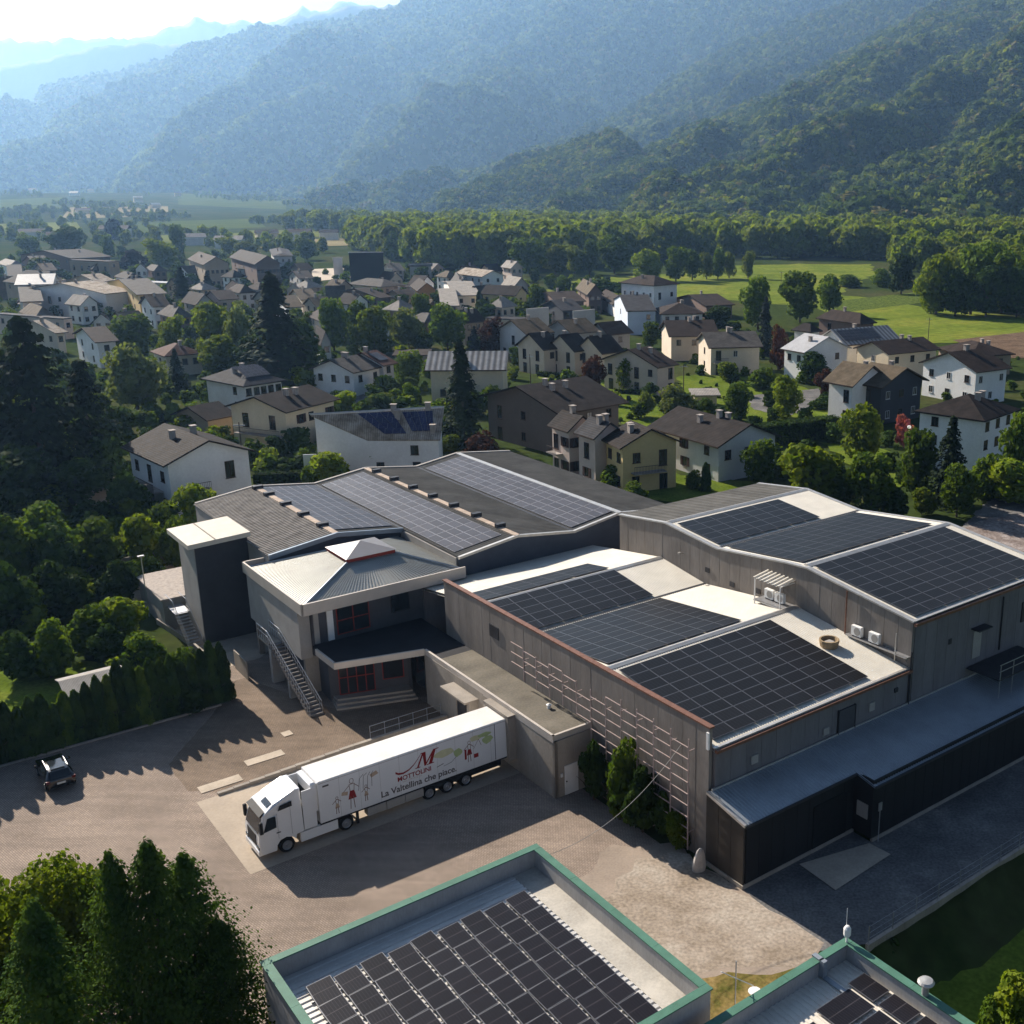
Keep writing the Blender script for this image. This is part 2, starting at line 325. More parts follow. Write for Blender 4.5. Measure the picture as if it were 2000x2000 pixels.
M_DRYG = ground_mat('dry_grass', [(.34,(.06,.075,.015)),(.5,(.17,.13,.045)),(.66,(.28,.20,.085))], .6, fine=5)
M_SOIL = ground_mat('ploughed_soil', [(.35,(.09,.062,.042)),(.6,(.15,.105,.075))], .3, fine=2)
sheet('yard_paving', [(-75,43.2),(-16.3,43.2),(-14.6,47),(-13.9,54),(-14.6,66),(-17,80),(3,80),(3,40),(-1,33),(-1,-2),(-8,-9),(-30,-22),(-75,-22)], .006, M_PAV)
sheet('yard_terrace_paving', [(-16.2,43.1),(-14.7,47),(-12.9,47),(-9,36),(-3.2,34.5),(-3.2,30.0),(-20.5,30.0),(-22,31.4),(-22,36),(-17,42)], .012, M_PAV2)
sheet('driveway_concrete', [(-14.4,50.2),(-10.4,50.2),(-8.5,52),(-8.5,80),(-16.5,80),(-14.4,66),(-13.8,55)], .018, M_CONL)
sheet('truck_bay_concrete', [(-22,29.6),(-3.2,29.6),(-3.2,19.4),(-22,19.4)], .012, M_CON)
sheet('side_road', [(-1.2,.1),(9.35,.1),(9.35,-1.45),(90,-1.45),(90,-7.8),(2,-7.8),(-2.5,-5.6)], .012, M_ASPH)
sheet('dusty_paving', [(-11.2,5.2),(-3.4,8.4),(-.3,6.2),(-.3,-1),(0,-6.2),(-2.8,-6.6),(-7.8,-4.4),(-11.6,-4.0),(-11.4,2)], .018, M('dusty_paving', (.29,.235,.188), .95, .22, .5, .1))
sheet('gravel_forecourt', [(-9.5,3.5),(-3.2,6.3),(-.3,4.6),(-.3,-1),(0,-6.2),(-2.8,-6.5),(-7.8,-3.7),(-11.2,-3.2),(-10.8,2)], .018, M_DIRT)
sheet('verge_grass', [(-2.6,-6.6),(-7.6,-3.9),(-11.2,-3.6),(-11.4,-12),(-3.4,-12),(-3.2,-9.5)], .024, M_DRYG)
_o = sheet('garden_lawn', [(1.4,-10.6),(68,-10.6),(68,-50),(1.4,-50)], .016, M_LAWN); _o.location.z = -1.98
for k, (u0,u1,v0,v1) in enumerate([(-17.7,-15.0,32.2,33.1),(-21.4,-18.6,30.5,31.5),(-14.1,-13.4,34.8,35.6)]):
    sheet('concrete_slab_patch', [(u0,v0),(u1,v0),(u1,v1),(u0,v1)], .022, M_CONL)
for k in range(9):       # pale slab course along the edge of the bay
    u0 = -24.3+k*1.55; sheet('pale_paving_slab', [(u0,10.2),(u0+1.5,10.2),(u0+1.5,11.35),(u0,11.35)], .02, M_CONL)
sheet('loading_ramp_slab', [(4.1,-.4),(3.9,-3.5),(9.2,-3.2),(9.1,-1.6)], .03, M_CONL)
gsheet('hedge_garden_lawn', [(-60,1420),(125,1395),(190,1330),(230,1290),(-60,1310)], .02, M_LAWN)
# village gardens and meadows
for nm, px in dict(
    meadow=[(1050,575),(1130,545),(1400,530),(1560,515),(1700,520),(1690,545),(1640,575),(1800,600),(2080,625),(2080,650),(1900,668),(1790,672),(1700,660),(1640,625),(1590,600),(1400,585),(1200,590)],
    far_meadow=[(1150,548),(1310,540),(1320,520),(1700,516),(1700,540),(1400,560)],
    village_garden=[(1030,725),(1200,735),(1300,745),(1240,800),(1180,800),(1080,760)],
    orchard_garden=[(1180,775),(1310,800),(1320,830),(1250,840),(1150,800)],
    house_garden=[(1330,735),(1520,730),(1640,800),(1560,850),(1420,850),(1330,790)],
    east_garden=[(1600,865),(1730,880),(1780,940),(1740,960),(1640,900)],
    villa_garden=[(1100,835),(1330,930),(1520,945),(1330,985),(1180,960)]).items():
    gsheet(nm, px, .02 if 'meadow' not in nm else .03, M_MEAD if 'meadow' in nm else M_LAWN)
gsheet('vineyard_strip', [(1620,590),(1800,570),(1800,592),(1640,612)], .05, ground_mat('vines', [(.4,(.04,.06,.012)),(.55,(.10,.13,.03))], .8, fine=2))
gsheet('ploughed_field', [(1860,665),(2080,640),(2080,700),(1960,700)], .06, M_SOIL)
gsheet('back_road', [(1865,1040),(1900,1005),(1995,935),(2100,870),(2100,930),(2010,1010),(1930,1060)], .02, M_ASPH)
gsheet('rubble_yard', [(1868,1040),(1985,1005),(2090,1030),(2090,1130),(1960,1085)], .02, ground_mat('rubble', [(.3,(.11,.085,.075)),(.5,(.22,.18,.16)),(.68,(.34,.30,.28))], .5, fine=4))
gsheet('village_road', [(1460,775),(1600,760),(1620,775),(1540,815),(1470,800)], .02, M_ASPH)
gsheet('village_lane', [(590,770),(700,765),(760,800),(640,815)], .02, M_ASPH)
gsheet('street', [(150,905),(240,905),(250,1000),(190,1060),(150,1000)], .02, M_CON)
M_F = [ground_mat('field_a', [(.3,(.10,.125,.03)),(.7,(.16,.17,.05))], .02), ground_mat('field_b', [(.3,(.055,.08,.022)),(.7,(.09,.11,.03))], .02), ground_mat('field_c', [(.3,(.20,.17,.09)),(.7,(.27,.23,.13))], .02)]
for k, px in enumerate([[(480,452),(660,450),(660,462),(470,468)],[(240,440),(500,432),(520,446),(260,458)],[(140,422),(330,418),(330,430),(120,436)],[(300,462),(480,456),(480,472),(330,480)],
     [(0,415),(130,412),(130,424),(0,430)],[(520,470),(700,466),(690,480),(500,486)],[(0,444),(150,440),(160,452),(0,460)],[(350,405),(560,408),(560,418),(350,416)],[(900,436),(1000,432),(1010,440),(910,446)]]):
    pts = [G(x,y) for x,y in px]; 
    me = MB().add([(p.x,p.y,float(FAN(np.array(p.x),np.array(p.y)))+.35) for p in pts], [(0,1,2,3)]).data('field', M_F[k%3])
    if me.polygons[0].normal.z < 0: me.flip_normals()
    tag(obj('field', me), kind='structure')
gsheet('factory_car_park', [(570,528),(700,522),(700,542),(590,552)], .1, M_CONL)

# ------------------------------------------------------------------ mountains
def heading(x): d = ray(x, 373.0); return d.x/d.y
def elev(y): d = ray(CX, y); return d.z/d.y
def interp(x, pts): return np.interp(x, [p[0] for p in pts], [p[1] for p in pts])
MOUNT = {}
def mountain(name, x0, x1, ridge, dfoot, dridge, mat, nx=160, ntt=46, amp=90, nscale=420, seed=1, power=1.1, back=1.3, zfoot=-4, ridge_noise=8, sp_a=0, sp_w=400, sp_k=.6):
    xs = np.linspace(x0, x1, nx); t = np.concatenate([np.linspace(0,1,ntt), np.linspace(1.04, back, 8)])
    hd = np.array([heading(x) for x in xs]); yr = interp(xs, ridge); el = np.array([elev(y) for y in yr])
    d0 = interp(xs, dfoot); d1 = interp(xs, dridge); zr = CAMH + d1*el
    T, Hd = np.meshgrid(t, hd); D0 = d0[:,None]; D1 = d1[:,None]; Zr = zr[:,None]
    Y = D0+(D1-D0)*T; X = Hd*Y
    tt = np.clip(T,0,1)
    Z = zfoot+(Zr-zfoot)*tt**power
    Z = np.where(T>1, zfoot+(Zr-zfoot)*(1-(T-1)/(back-1)*.8), Z)
    env = 2.3*tt**.7*np.clip(1-tt,0,1)
    nz = fbm(X/nscale, Y/nscale, 5, seed, True)-.58
    if sp_a:      # spurs and gullies running down the slope
        wq = (X-sp_k*Y)/sp_w+1.6*fbm(X/(sp_w*2.2), Y/(sp_w*2.2), 3, seed+2); tri = 1-np.abs(2*(wq-np.floor(wq))-1); w2 = (X-sp_k*.8*Y)/(sp_w*.37)+1.3*fbm(X/sp_w, Y/sp_w, 3, seed+6); tr2 = 1-np.abs(2*(w2-np.floor(w2))-1)
        Z = Z+np.minimum(1.0,env*1.6)*np.clip(1.25-tt,0,1)*(sp_a*(tri**1.2-.6)+sp_a*.38*(tr2-.6))
    nz2 = fbm(X/(nscale*.3)+3.7, Y/(nscale*.3), 4, seed+4, True)-.58
    Z = Z+env*amp*(nz*1.6+nz2*.55) + (fbm(X/60,Y/60,3,seed+9)-.45)*ridge_noise*(.25+tt)
    V = np.stack([X,Y,Z],-1); a, b = T.shape; ix = np.arange(a*b).reshape(a,b)
    fq = np.stack([ix[:-1,:-1],ix[1:,:-1],ix[1:,1:],ix[:-1,1:]],-1).reshape(-1,4)
    o = tag(obj(name, np_mesh(name, V.reshape(-1,3), fq, mat, smooth=True)), kind='structure')
    MOUNT[name] = V; return o
M_FOR = ground_mat('forest_floor', [(.32,(.018,.03,.009)),(.5,(.032,.048,.014)),(.66,(.06,.07,.022))], .012, fine=.09, bump=.6)
M_ROCK = ground_mat('far_rock', [(.3,(.05,.06,.045)),(.6,(.16,.16,.15)),(.72,(.55,.55,.55))], .0006)
mountain('main_mountain', -160, 2150, [(-160,262),(0,228),(98,202),(109,176),(155,161),(248,150),(352,119),(393,96),(481,78),(541,49),(580,60),(647,44),(688,41),(776,21),(828,2),(1000,-45),(1300,-80),(1700,-90),(2150,-90)],
    [(-160,3500),(400,3000),(1000,2700),(2150,2600)], [(-160,5300),(400,5100),(1000,5200),(2150,5300)], M_FOR, nx=380, ntt=90, amp=300, nscale=1300, seed=3, power=1.2, back=1.15, sp_a=230, sp_w=760, sp_k=.3)
mountain('wooded_spur', 560, 2150, [(560,420),(700,402),(860,372),(1000,322),(1110,275),(1186,243),(1300,170),(1414,98),(1642,5),(1800,-50),(2150,-80)],
    [(560,2350),(1000,2000),(2150,1700)], [(560,2550),(1000,2700),(1400,3700),(2150,4300)], M_FOR, nx=240, ntt=70, amp=120, nscale=520, seed=11, power=1.1, sp_a=95, sp_w=460, sp_k=.55)
mountain('wooded_foothill', 860, 1300, [(860,408),(960,350),(1060,318),(1150,268),(1191,257),(1240,290),(1300,345)],
    [(860,1700),(1300,1500)], [(860,1850),(1100,2000),(1300,1750)], M_FOR, nx=90, ntt=36, amp=40, nscale=200, seed=21, power=1.0)
mountain('wooded_hillside', 1080, 2150, [(1080,432),(1130,402),(1171,362),(1230,325),(1290,290),(1362,262),(1445,225),(1569,155),(1673,93),(1807,15),(2000,-70),(2150,-110)],
    [(1080,1350),(1300,1100),(1700,900),(2150,820)], [(1080,1480),(1290,1950),(1569,2700),(2150,3700)], M_FOR, nx=260, ntt=80, amp=80, nscale=360, seed=31, power=1.05, sp_a=58, sp_w=330, sp_k=.65)
mountain('middle_range', -130, 1000, [(-130,153),(0,137),(103,122),(207,93),(310,84),(420,90),(540,60),(621,30),(660,32),(720,8),(800,10),(1000,40)],
    [(-130,5700),(1000,5700)], [(-130,6500),(1000,6500)], M_ROCK, back=1.12, nx=120, ntt=30, amp=300, nscale=1300, seed=41, power=1.0, ridge_noise=40)
mountain('snowy_range', -130, 1000, [(-130,105),(0,93),(67,72),(109,80),(171,78),(248,72),(290,80),(336,67),(414,34),(450,46),(518,41),(549,50),(621,10),(660,22),(693,5),(740,14),(830,20),(1000,40)],
    [(-130,7200),(1000,7200)], [(-130,8100),(1000,8100)], M_ROCK, back=1.1, nx=150, ntt=24, amp=350, nscale=2200, seed=51, power=1.0, ridge_noise=60)

# ------------------------------------------------------------------ foliage meshes
RNG = np.random.default_rng(7)
def quads_from(P, Nn, size, aspect=1.0, rng=RNG):
    "leaf quads at P with normals Nn"
    k = len(P); r = rng.normal(size=(k,3)); a = np.cross(Nn, r); a /= np.linalg.norm(a,axis=1)[:,None]+1e-9; b = np.cross(Nn, a)
    s = (size*(.6+.8*rng.random(k)))[:,None] if np.ndim(size)==0 else size[:,None]
    a = a*s; b = b*s*aspect
    V = np.stack([P-a-b*.6, P+a*.7-b, P+a+b*.6, P-a*.7+b],1).reshape(-1,3)
    return V, np.arange(4*k).reshape(-1,4)
def ico(sub=2):
    t = (1+5**.5)/2; v = [(-1,t,0),(1,t,0),(-1,-t,0),(1,-t,0),(0,-1,t),(0,1,t),(0,-1,-t),(0,1,-t),(t,0,-1),(t,0,1),(-t,0,-1),(-t,0,1)]
    f = [(0,11,5),(0,5,1),(0,1,7),(0,7,10),(0,10,11),(1,5,9),(5,11,4),(11,10,2),(10,7,6),(7,1,8),(3,9,4),(3,4,2),(3,2,6),(3,6,8),(3,8,9),(4,9,5),(2,4,11),(6,2,10),(8,6,7),(9,8,1)]
    v = [np.array(p)/np.linalg.norm(p) for p in v]
    for _ in range(sub):
        c = {}; nf = []
        def mid(a,b):
            k = (min(a,b),max(a,b))
            if k not in c: q = v[a]+v[b]; v.append(q/np.linalg.norm(q)); c[k] = len(v)-1
            return c[k]
        for a,b,d in f: x=mid(a,b); y=mid(b,d); z=mid(d,a); nf += [(a,x,z),(b,y,x),(d,z,y),(x,y,z)]
        f = nf
    return np.array(v), np.array(f)
ICO1 = ico(1); ICO2 = ico(2)
def deciduous(seed, nleaf, size, lobes=9, wx=1.0, top=1.0, base=.06, core=True):
    "crown in a unit box: height 0..1, radius about .5; leaf quads spread over uneven lobes"
    rng = np.random.default_rng(seed); C = []; R = []
    for i in range(lobes):
        h = base+.12+(.78-base)*rng.random(); rr = .29*math.sqrt(max(.08,1-((h-.50)/.50)**2)); a = rng.random()*6.283; q = rr*(.35+.75*rng.random())
        C.append((math.cos(a)*q*wx, math.sin(a)*q*wx, h)); R.append(.13+.12*rng.random())
    C.append((0,0,.55)); R.append(.28); C.append((.03,-.02,.80)); R.append(.17); C.append((-.02,.02,.30)); R.append(.24)
    C = np.array(C); R = np.array(R); w = R**2; w /= w.sum()
    k = rng.choice(len(R), nleaf, p=w); d = rng.normal(size=(nleaf,3)); d /= np.linalg.norm(d,axis=1)[:,None]
    rad = R[k]*(1.0-.35*rng.random(nleaf)**2.2+.10*rng.normal(size=nleaf)*.6)
    P = C[k]+d*rad[:,None]*np.array([1,1,.9]); 
    Nn = d+rng.normal(size=(nleaf,3))*.55; Nn /= np.linalg.norm(Nn,axis=1)[:,None]
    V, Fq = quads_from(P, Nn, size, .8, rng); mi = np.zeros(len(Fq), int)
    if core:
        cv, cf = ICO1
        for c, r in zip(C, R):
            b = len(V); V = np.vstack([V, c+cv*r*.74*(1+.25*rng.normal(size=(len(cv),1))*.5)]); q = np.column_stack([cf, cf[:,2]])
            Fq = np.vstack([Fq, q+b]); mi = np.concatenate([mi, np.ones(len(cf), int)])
    return V, Fq, mi
def conifer(seed, layers, per, size, spread=.5, droop=.25, base=.04, power=.9, frond=14, up=0.0):
    "tiers of boughs carrying needle sprays; unit height, radius = spread"
    rng = np.random.default_rng(seed); P = []; Nn = []; S = []
    for i in range(layers):
        h = base+(1-base)*(i+.5*rng.random())/layers; r0 = spread*(1-h)**power+.012
        for j in range(per):
            a = rng.random()*6.283; r = r0*(.72+.45*rng.random())
            for q in range(frond):
                f = (q+rng.random())/frond; f = f**.7
                z = h+up*f*r-droop*r*f*f+rng.normal()*.010
                sp = rng.normal()*.16*r
                P.append((math.cos(a)*r*f-math.sin(a)*sp, math.sin(a)*r*f+math.cos(a)*sp, z)); Nn.append((math.cos(a)*.5+rng.normal()*.35, math.sin(a)*.5+rng.normal()*.35, .8+rng.normal()*.25)); S.append(size*(.6+.6*rng.random())*(1.15-.5*f))
    P = np.array(P); Nn = np.array(Nn); Nn /= np.linalg.norm(Nn,axis=1)[:,None]
    V, Fq = quads_from(P, Nn, np.array(S), .75, rng); return V, Fq, np.zeros(len(Fq), int)
def columnar(seed, nleaf, size, power=.42):
    "dense thuja column: unit height, radius .5 scaled by the object"
    rng = np.random.default_rng(seed); h = rng.random(nleaf)**.85; a = rng.random(nleaf)*6.283
    prof = .5*np.clip(1-h,0,1)**power*(.75+.25*np.clip(h*9,0,1)); lump = 1+.16*np.sin(a*3+h*9)+.10*np.sin(a*7-h*23)
    r = prof*lump*(1-.25*rng.random(nleaf)**2)
    d = np.stack([np.cos(a),np.sin(a),.35+0*a],-1)
    P = np.stack([np.cos(a)*r,np.sin(a)*r,h],-1); Nn = d+rng.normal(size=(nleaf,3))*.4; Nn /= np.linalg.norm(Nn,axis=1)[:,None]
    V, Fq = quads_from(P, Nn, size, 1.5, rng); mi = np.zeros(len(Fq), int)
    # inner dark stem body
    nb = 8; ring = []
    for z, rr in ((0,.28),(.3,.36),(.7,.22),(.93,.04)):
        for i in range(nb): t = 6.283*i/nb; ring.append((rr*math.cos(t), rr*math.sin(t), z))
    b = len(V); V = np.vstack([V, ring]); q = [(b+k*nb+i, b+k*nb+(i+1)%nb, b+(k+1)*nb+(i+1)%nb, b+(k+1)*nb+i) for k in range(3) for i in range(nb)]
    return V, np.vstack([Fq, q]), np.concatenate([mi, np.ones(len(q), int)])
def trunk_mesh(name, mat, h=.4, r=.03, limbs=5, seed=1, full=False):
    rng = random.Random(seed); b = MB(); b.cyl((0,0,-.01), (0,0,h), r, 8, r*.6)
    if full: b.cyl((0,0,h), (0,0,.96), r*.6, 6, r*.08)
    else:
        for i in range(limbs):
            a = rng.random()*6.283; L = .18+.15*rng.random(); b.cyl((0,0,h*(.7+.3*rng.random())), (math.cos(a)*L, math.sin(a)*L, h+.12+.22*rng.random()), r*.45, 5, r*.12)
    return b.data(name, mat)
LM = dict(
  green=leaf_mat('leaf_green', (.048,.092,.012), (.115,.165,.020), .42), dark=leaf_mat('leaf_dark', (.022,.048,.012), (.050,.085,.016), .30),
  bright=leaf_mat('leaf_bright', (.090,.145,.012), (.185,.225,.026), .46), conif=leaf_mat('needle_dark', (.010,.020,.010), (.024,.040,.014), .16),
  blue=leaf_mat('needle_blue', (.022,.034,.034), (.04,.055,.05), .15), silver=leaf_mat('leaf_silver', (.085,.12,.035), (.17,.195,.075), .40),
  red=leaf_mat('leaf_red', (.05,.018,.016), (.085,.035,.022), .3), yellow=leaf_mat('leaf_yellow', (.20,.15,.015), (.12,.13,.02), .4), pink=leaf_mat('blossom_pink', (.42,.10,.14), (.30,.12,.12), .4),
  purple=leaf_mat('leaf_purple', (.010,.010,.018), (.018,.014,.024), .12), near=leaf_mat('needle_near', (.030,.066,.012), (.080,.130,.020), .34),
  wood=leaf_mat('leaf_wood', (.085,.125,.020), (.175,.200,.034), .44), woodd=leaf_mat('leaf_wood_dark', (.034,.066,.014), (.080,.115,.022), .38), pale=leaf_mat('leaf_pale', (.14,.13,.05), (.18,.16,.07), .3))
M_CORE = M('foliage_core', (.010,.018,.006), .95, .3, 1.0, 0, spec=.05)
M_BARK = M('bark', (.085,.062,.045), .95, .35, 3, .4)
CROWN = {}
for nm, (args, lm) in dict(
    round0=((11,2600,.032,10),'green'), round1=((12,2600,.032,9),'bright'), round2=((13,2600,.034,11),'dark'), round3=((14,2400,.034,8),'wood'),
    silver0=((15,2600,.030,10),'silver'), red0=((16,1800,.036,8),'red'), yellow0=((17,1500,.036,7),'yellow'), pink0=((18,900,.05,6),'pink'), purple0=((19,2200,.034,9),'purple'), round4=((20,2600,.030,12),'green'),round5=((23,2600,.032,10),'bright')).items():
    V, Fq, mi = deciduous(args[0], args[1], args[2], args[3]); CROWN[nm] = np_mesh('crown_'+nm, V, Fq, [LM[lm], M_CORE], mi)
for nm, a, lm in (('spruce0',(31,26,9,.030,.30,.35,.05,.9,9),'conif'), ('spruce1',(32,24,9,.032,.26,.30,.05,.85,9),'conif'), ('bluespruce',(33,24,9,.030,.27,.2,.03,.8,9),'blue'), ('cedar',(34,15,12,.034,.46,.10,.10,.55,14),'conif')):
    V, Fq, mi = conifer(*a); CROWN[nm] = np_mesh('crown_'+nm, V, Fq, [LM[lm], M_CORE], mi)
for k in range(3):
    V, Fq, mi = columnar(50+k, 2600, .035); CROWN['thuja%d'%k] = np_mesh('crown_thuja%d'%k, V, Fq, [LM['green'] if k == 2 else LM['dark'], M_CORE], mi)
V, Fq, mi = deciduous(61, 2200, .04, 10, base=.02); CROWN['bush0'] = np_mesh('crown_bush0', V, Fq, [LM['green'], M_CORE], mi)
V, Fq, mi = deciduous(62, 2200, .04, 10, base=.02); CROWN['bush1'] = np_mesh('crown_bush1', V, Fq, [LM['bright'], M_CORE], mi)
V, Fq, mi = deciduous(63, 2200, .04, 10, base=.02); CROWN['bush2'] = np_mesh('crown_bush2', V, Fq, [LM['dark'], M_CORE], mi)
TR_D = [trunk_mesh('trunk_d%d'%k, M_BARK, .42, .026, 6, k) for k in range(3)]; TR_C = trunk_mesh('trunk_c', M_BARK, .5, .02, full=True); TR_S = trunk_mesh('trunk_s', M_BARK, .2, .02, 4, 9)
SHIFT = {}
def tree(name, kind, p, h, w, label, cat='tree', group=None, rz=None, zbase=0.0):
    t = empty(name, (p[0],p[1],zbase), random.random()*6.28 if rz is None else rz, label, cat, group)
    con = kind.startswith(('spruce','blue','cedar')); col = kind.startswith('thuja'); bush = kind.startswith('bush')
    if con: ref = {'spruce0':.30,'spruce1':.26,'bluespruce':.27,'cedar':.46}[kind]*2
    elif col: ref = 1.0
    else: ref = .92
    obj('crown', CROWN[kind], t, sc=(w/ref, w/ref, h))
    tr = TR_C if con else (TR_S if (bush or col) else random.choice(TR_D))
    obj('trunk', tr, t, sc=(h*.9, h*.9, h))
    return t

# ------------------------------------------------------------------ woods that read as one mass (instanced points, real trees)
def scatter(name, pts, scl, protos, mat_label=None):
    me = bpy.data.meshes.new(name); pts = np.asarray(pts, np.float32); me.vertices.add(len(pts)); me.vertices.foreach_set('co', pts.ravel()); me.update()
    a = me.attributes.new('sc', 'FLOAT', 'POINT'); a.data.foreach_set('value', np.asarray(scl, np.float32))
    o = tag(obj(name, me), kind='stuff')
    ng = bpy.data.node_groups.new(name+'_gn', 'GeometryNodeTree'); ng.interface.new_socket('Geometry', in_out='INPUT', socket_type='NodeSocketGeometry'); ng.interface.new_socket('Geometry', in_out='OUTPUT', socket_type='NodeSocketGeometry')
    N = ng.nodes; Lk = ng.links; gi = N.new('NodeGroupInput'); go = N.new('NodeGroupOutput'); iop = N.new('GeometryNodeInstanceOnPoints'); jn = N.new('GeometryNodeJoinGeometry')
    for pm in protos:
        oi = N.new('GeometryNodeObjectInfo'); oi.inputs['Object'].default_value = pm; oi.inputs['As Instance'].default_value = True; Lk.new(oi.outputs['Geometry'], jn.inputs[0])
    Lk.new(gi.outputs[0], iop.inputs['Points']); Lk.new(jn.outputs[0], iop.inputs['Instance']); iop.inputs['Pick Instance'].default_value = True
    na = N.new('GeometryNodeInputNamedAttribute'); na.data_type = 'FLOAT'; na.inputs['Name'].default_value = 'sc'
    cx = N.new('ShaderNodeCombineXYZ')
    for i in range(3): Lk.new(na.outputs['Attribute'], cx.inputs[i])
    Lk.new(cx.outputs[0], iop.inputs['Scale'])
    rv = N.new('FunctionNodeRandomValue'); rv.data_type = 'FLOAT'; rv.inputs[3].default_value = 6.28; c2 = N.new('ShaderNodeCombineXYZ'); Lk.new(rv.outputs[1], c2.inputs[2]); Lk.new(c2.outputs[0], iop.inputs['Rotation'])
    Lk.new(iop.outputs[0], go.inputs[0])
    md = o.modifiers.new('scatter', 'NODES'); md.node_group = ng
    return o
def proto(name, V, Fq, mi, mats):
    return bpy.data.objects.new(name, np_mesh(name, V, Fq, mats, mi))
PW = []
for k, lm in enumerate(('wood','bright','wood','bright')):
    V, Fq, mi = deciduous(70+k, 420, .075, 7, base=.08); V = V*np.array([1.0,1.0,1.0]); PW.append(proto('wood_tree_%d'%k, V, Fq, mi, [LM[lm], M_CORE]))
PF = []
for k, lm in enumerate(('wood','woodd','woodd','wood','pale')):
    V, Fq, mi = deciduous(80+k, 130, .12, 5, base=.0); PF.append(proto('hill_tree_%d'%k, V*np.array([1.15,1.15,1]), Fq, mi, [LM[lm], M_CORE]))
PF = PF[:4]*2+PF[4:]
V, Fq, mi = conifer(90, 9, 7, .075, .24, .3, .05, .9, 4); PF.append(proto('hill_conifer', V, Fq, mi, [LM['woodd'], M_CORE]))
def on_mountain(name, n, tmin=0, tmax=1, hmin=9, hmax=16, seed=1):
    V = MOUNT[name]; a, b, _ = V.shape; rng = np.random.default_rng(seed)
    i = rng.random(n)*(a-1.01); j = rng.random(n)**.85*(b-8-1.01)*tmax; i0 = i.astype(int); j0 = j.astype(int); fi = (i-i0)[:,None]; fj = (j-j0)[:,None]
    p = V[i0,j0]*(1-fi)*(1-fj)+V[i0+1,j0]*fi*(1-fj)+V[i0,j0+1]*(1-fi)*fj+V[i0+1,j0+1]*fi*fj
    # keep what the frame (with a margin for a step to the side) can see
    zc = p[:,1]*CP-(p[:,2]-CAMH)*SP; uu = p[:,1]*SP+(p[:,2]-CAMH)*CP; x = CX+F_*p[:,0]/zc; y = CY-F_*uu/zc
    clear = fbm(p[:,0]/55, p[:,1]/55, 3, 77) < .615
    k = (x>-120)&(x<2120)&(y>-60)&clear; p = p[k]
    s = (hmin+(hmax-hmin)*rng.random(len(p))**1.6)*(.45+1.1*fbm(p[:,0]/90, p[:,1]/90, 3, seed+5)); p[:,2] -= 1.0
    return p, s
P_, S_ = on_mountain('wooded_hillside', 70000, seed=5, hmin=8, hmax=24); scatter('hillside_wood', P_, S_, PF)
P_, S_ = on_mountain('wooded_spur', 42000, seed=6, hmin=9, hmax=24); scatter('spur_wood', P_, S_, PF)
P_, S_ = on_mountain('wooded_foothill', 9000, seed=7, hmin=9, hmax=16); scatter('foothill_wood', P_, S_, PF)
P_, S_ = on_mountain('main_mountain', 90000, seed=8, hmin=11, hmax=30); scatter('mountain_wood', P_, S_, PF)
def in_poly(px, n, seed):
    rng = np.random.default_rng(seed); xs = [p[0] for p in px]; ys = [p[1] for p in px]; out = []
    while len(out) < n:
        x = rng.uniform(min(xs),max(xs)); y = rng.uniform(min(ys),max(ys)); c = False; j = len(px)-1
        for i in range(len(px)):
            if (px[i][1]>y)!=(px[j][1]>y) and x < (px[j][0]-px[i][0])*(y-px[i][1])/(px[j][1]-px[i][1])+px[i][0]: c = not c
            j = i
        if c: out.append((x,y))
    return out
def valley_wood(name, px, n, h0, h1, seed):
    rng = np.random.default_rng(seed); q = [G(x,y) for x,y in in_poly(px, n, seed)]
    z = [float(FAN(np.array(p.x),np.array(p.y))) for p in q]
    scatter(name, [(p.x,p.y,zz-.3) for p,zz in zip(q,z)], h0+(h1-h0)*rng.random(n), PW)
valley_wood('riverside_wood', [(690,470),(860,455),(1100,452),(1300,455),(1700,470),(2080,478),(2080,512),(1720,508),(1350,505),(1080,530),(860,528),(760,508),(690,490)], 1500, 13, 22, 3)
valley_wood('river_bank_wood', [(560,440),(1000,436),(1250,446),(1250,456),(900,458),(560,452)], 420, 11, 19, 4)
_r = np.random.default_rng(4); _pts = []; _sc = []
for k in range(34):
    x0 = _r.uniform(-120,640); y0 = 384+(_r.random()**1.3)*62; L_ = _r.uniform(60,240); sl = _r.uniform(-.02,.035); m_ = int(L_/_r.uniform(5,9))
    for i in range(m_):
        x = x0+L_*i/m_; y = max(380.5, y0+sl*(x-x0)+_r.normal()*.7)
        if y > 474 or _r.random() < .12: continue
        p = G(x,y); 
        if p.y > 3300: continue
        _pts.append((p.x,p.y,float(FAN(np.array(p.x),np.array(p.y)))-.3)); _sc.append(_r.uniform(5,13))
scatter('farmland_trees', _pts, _sc, PW)
valley_wood('farmland_hedges', [(-60,440),(220,430),(420,470),(640,480),(640,500),(300,480),(-60,480)], 150, 6, 12, 6)
valley_wood('east_wood', [(1700,505),(2080,512),(2080,560),(1950,560),(1760,530)], 130, 12, 19, 8)

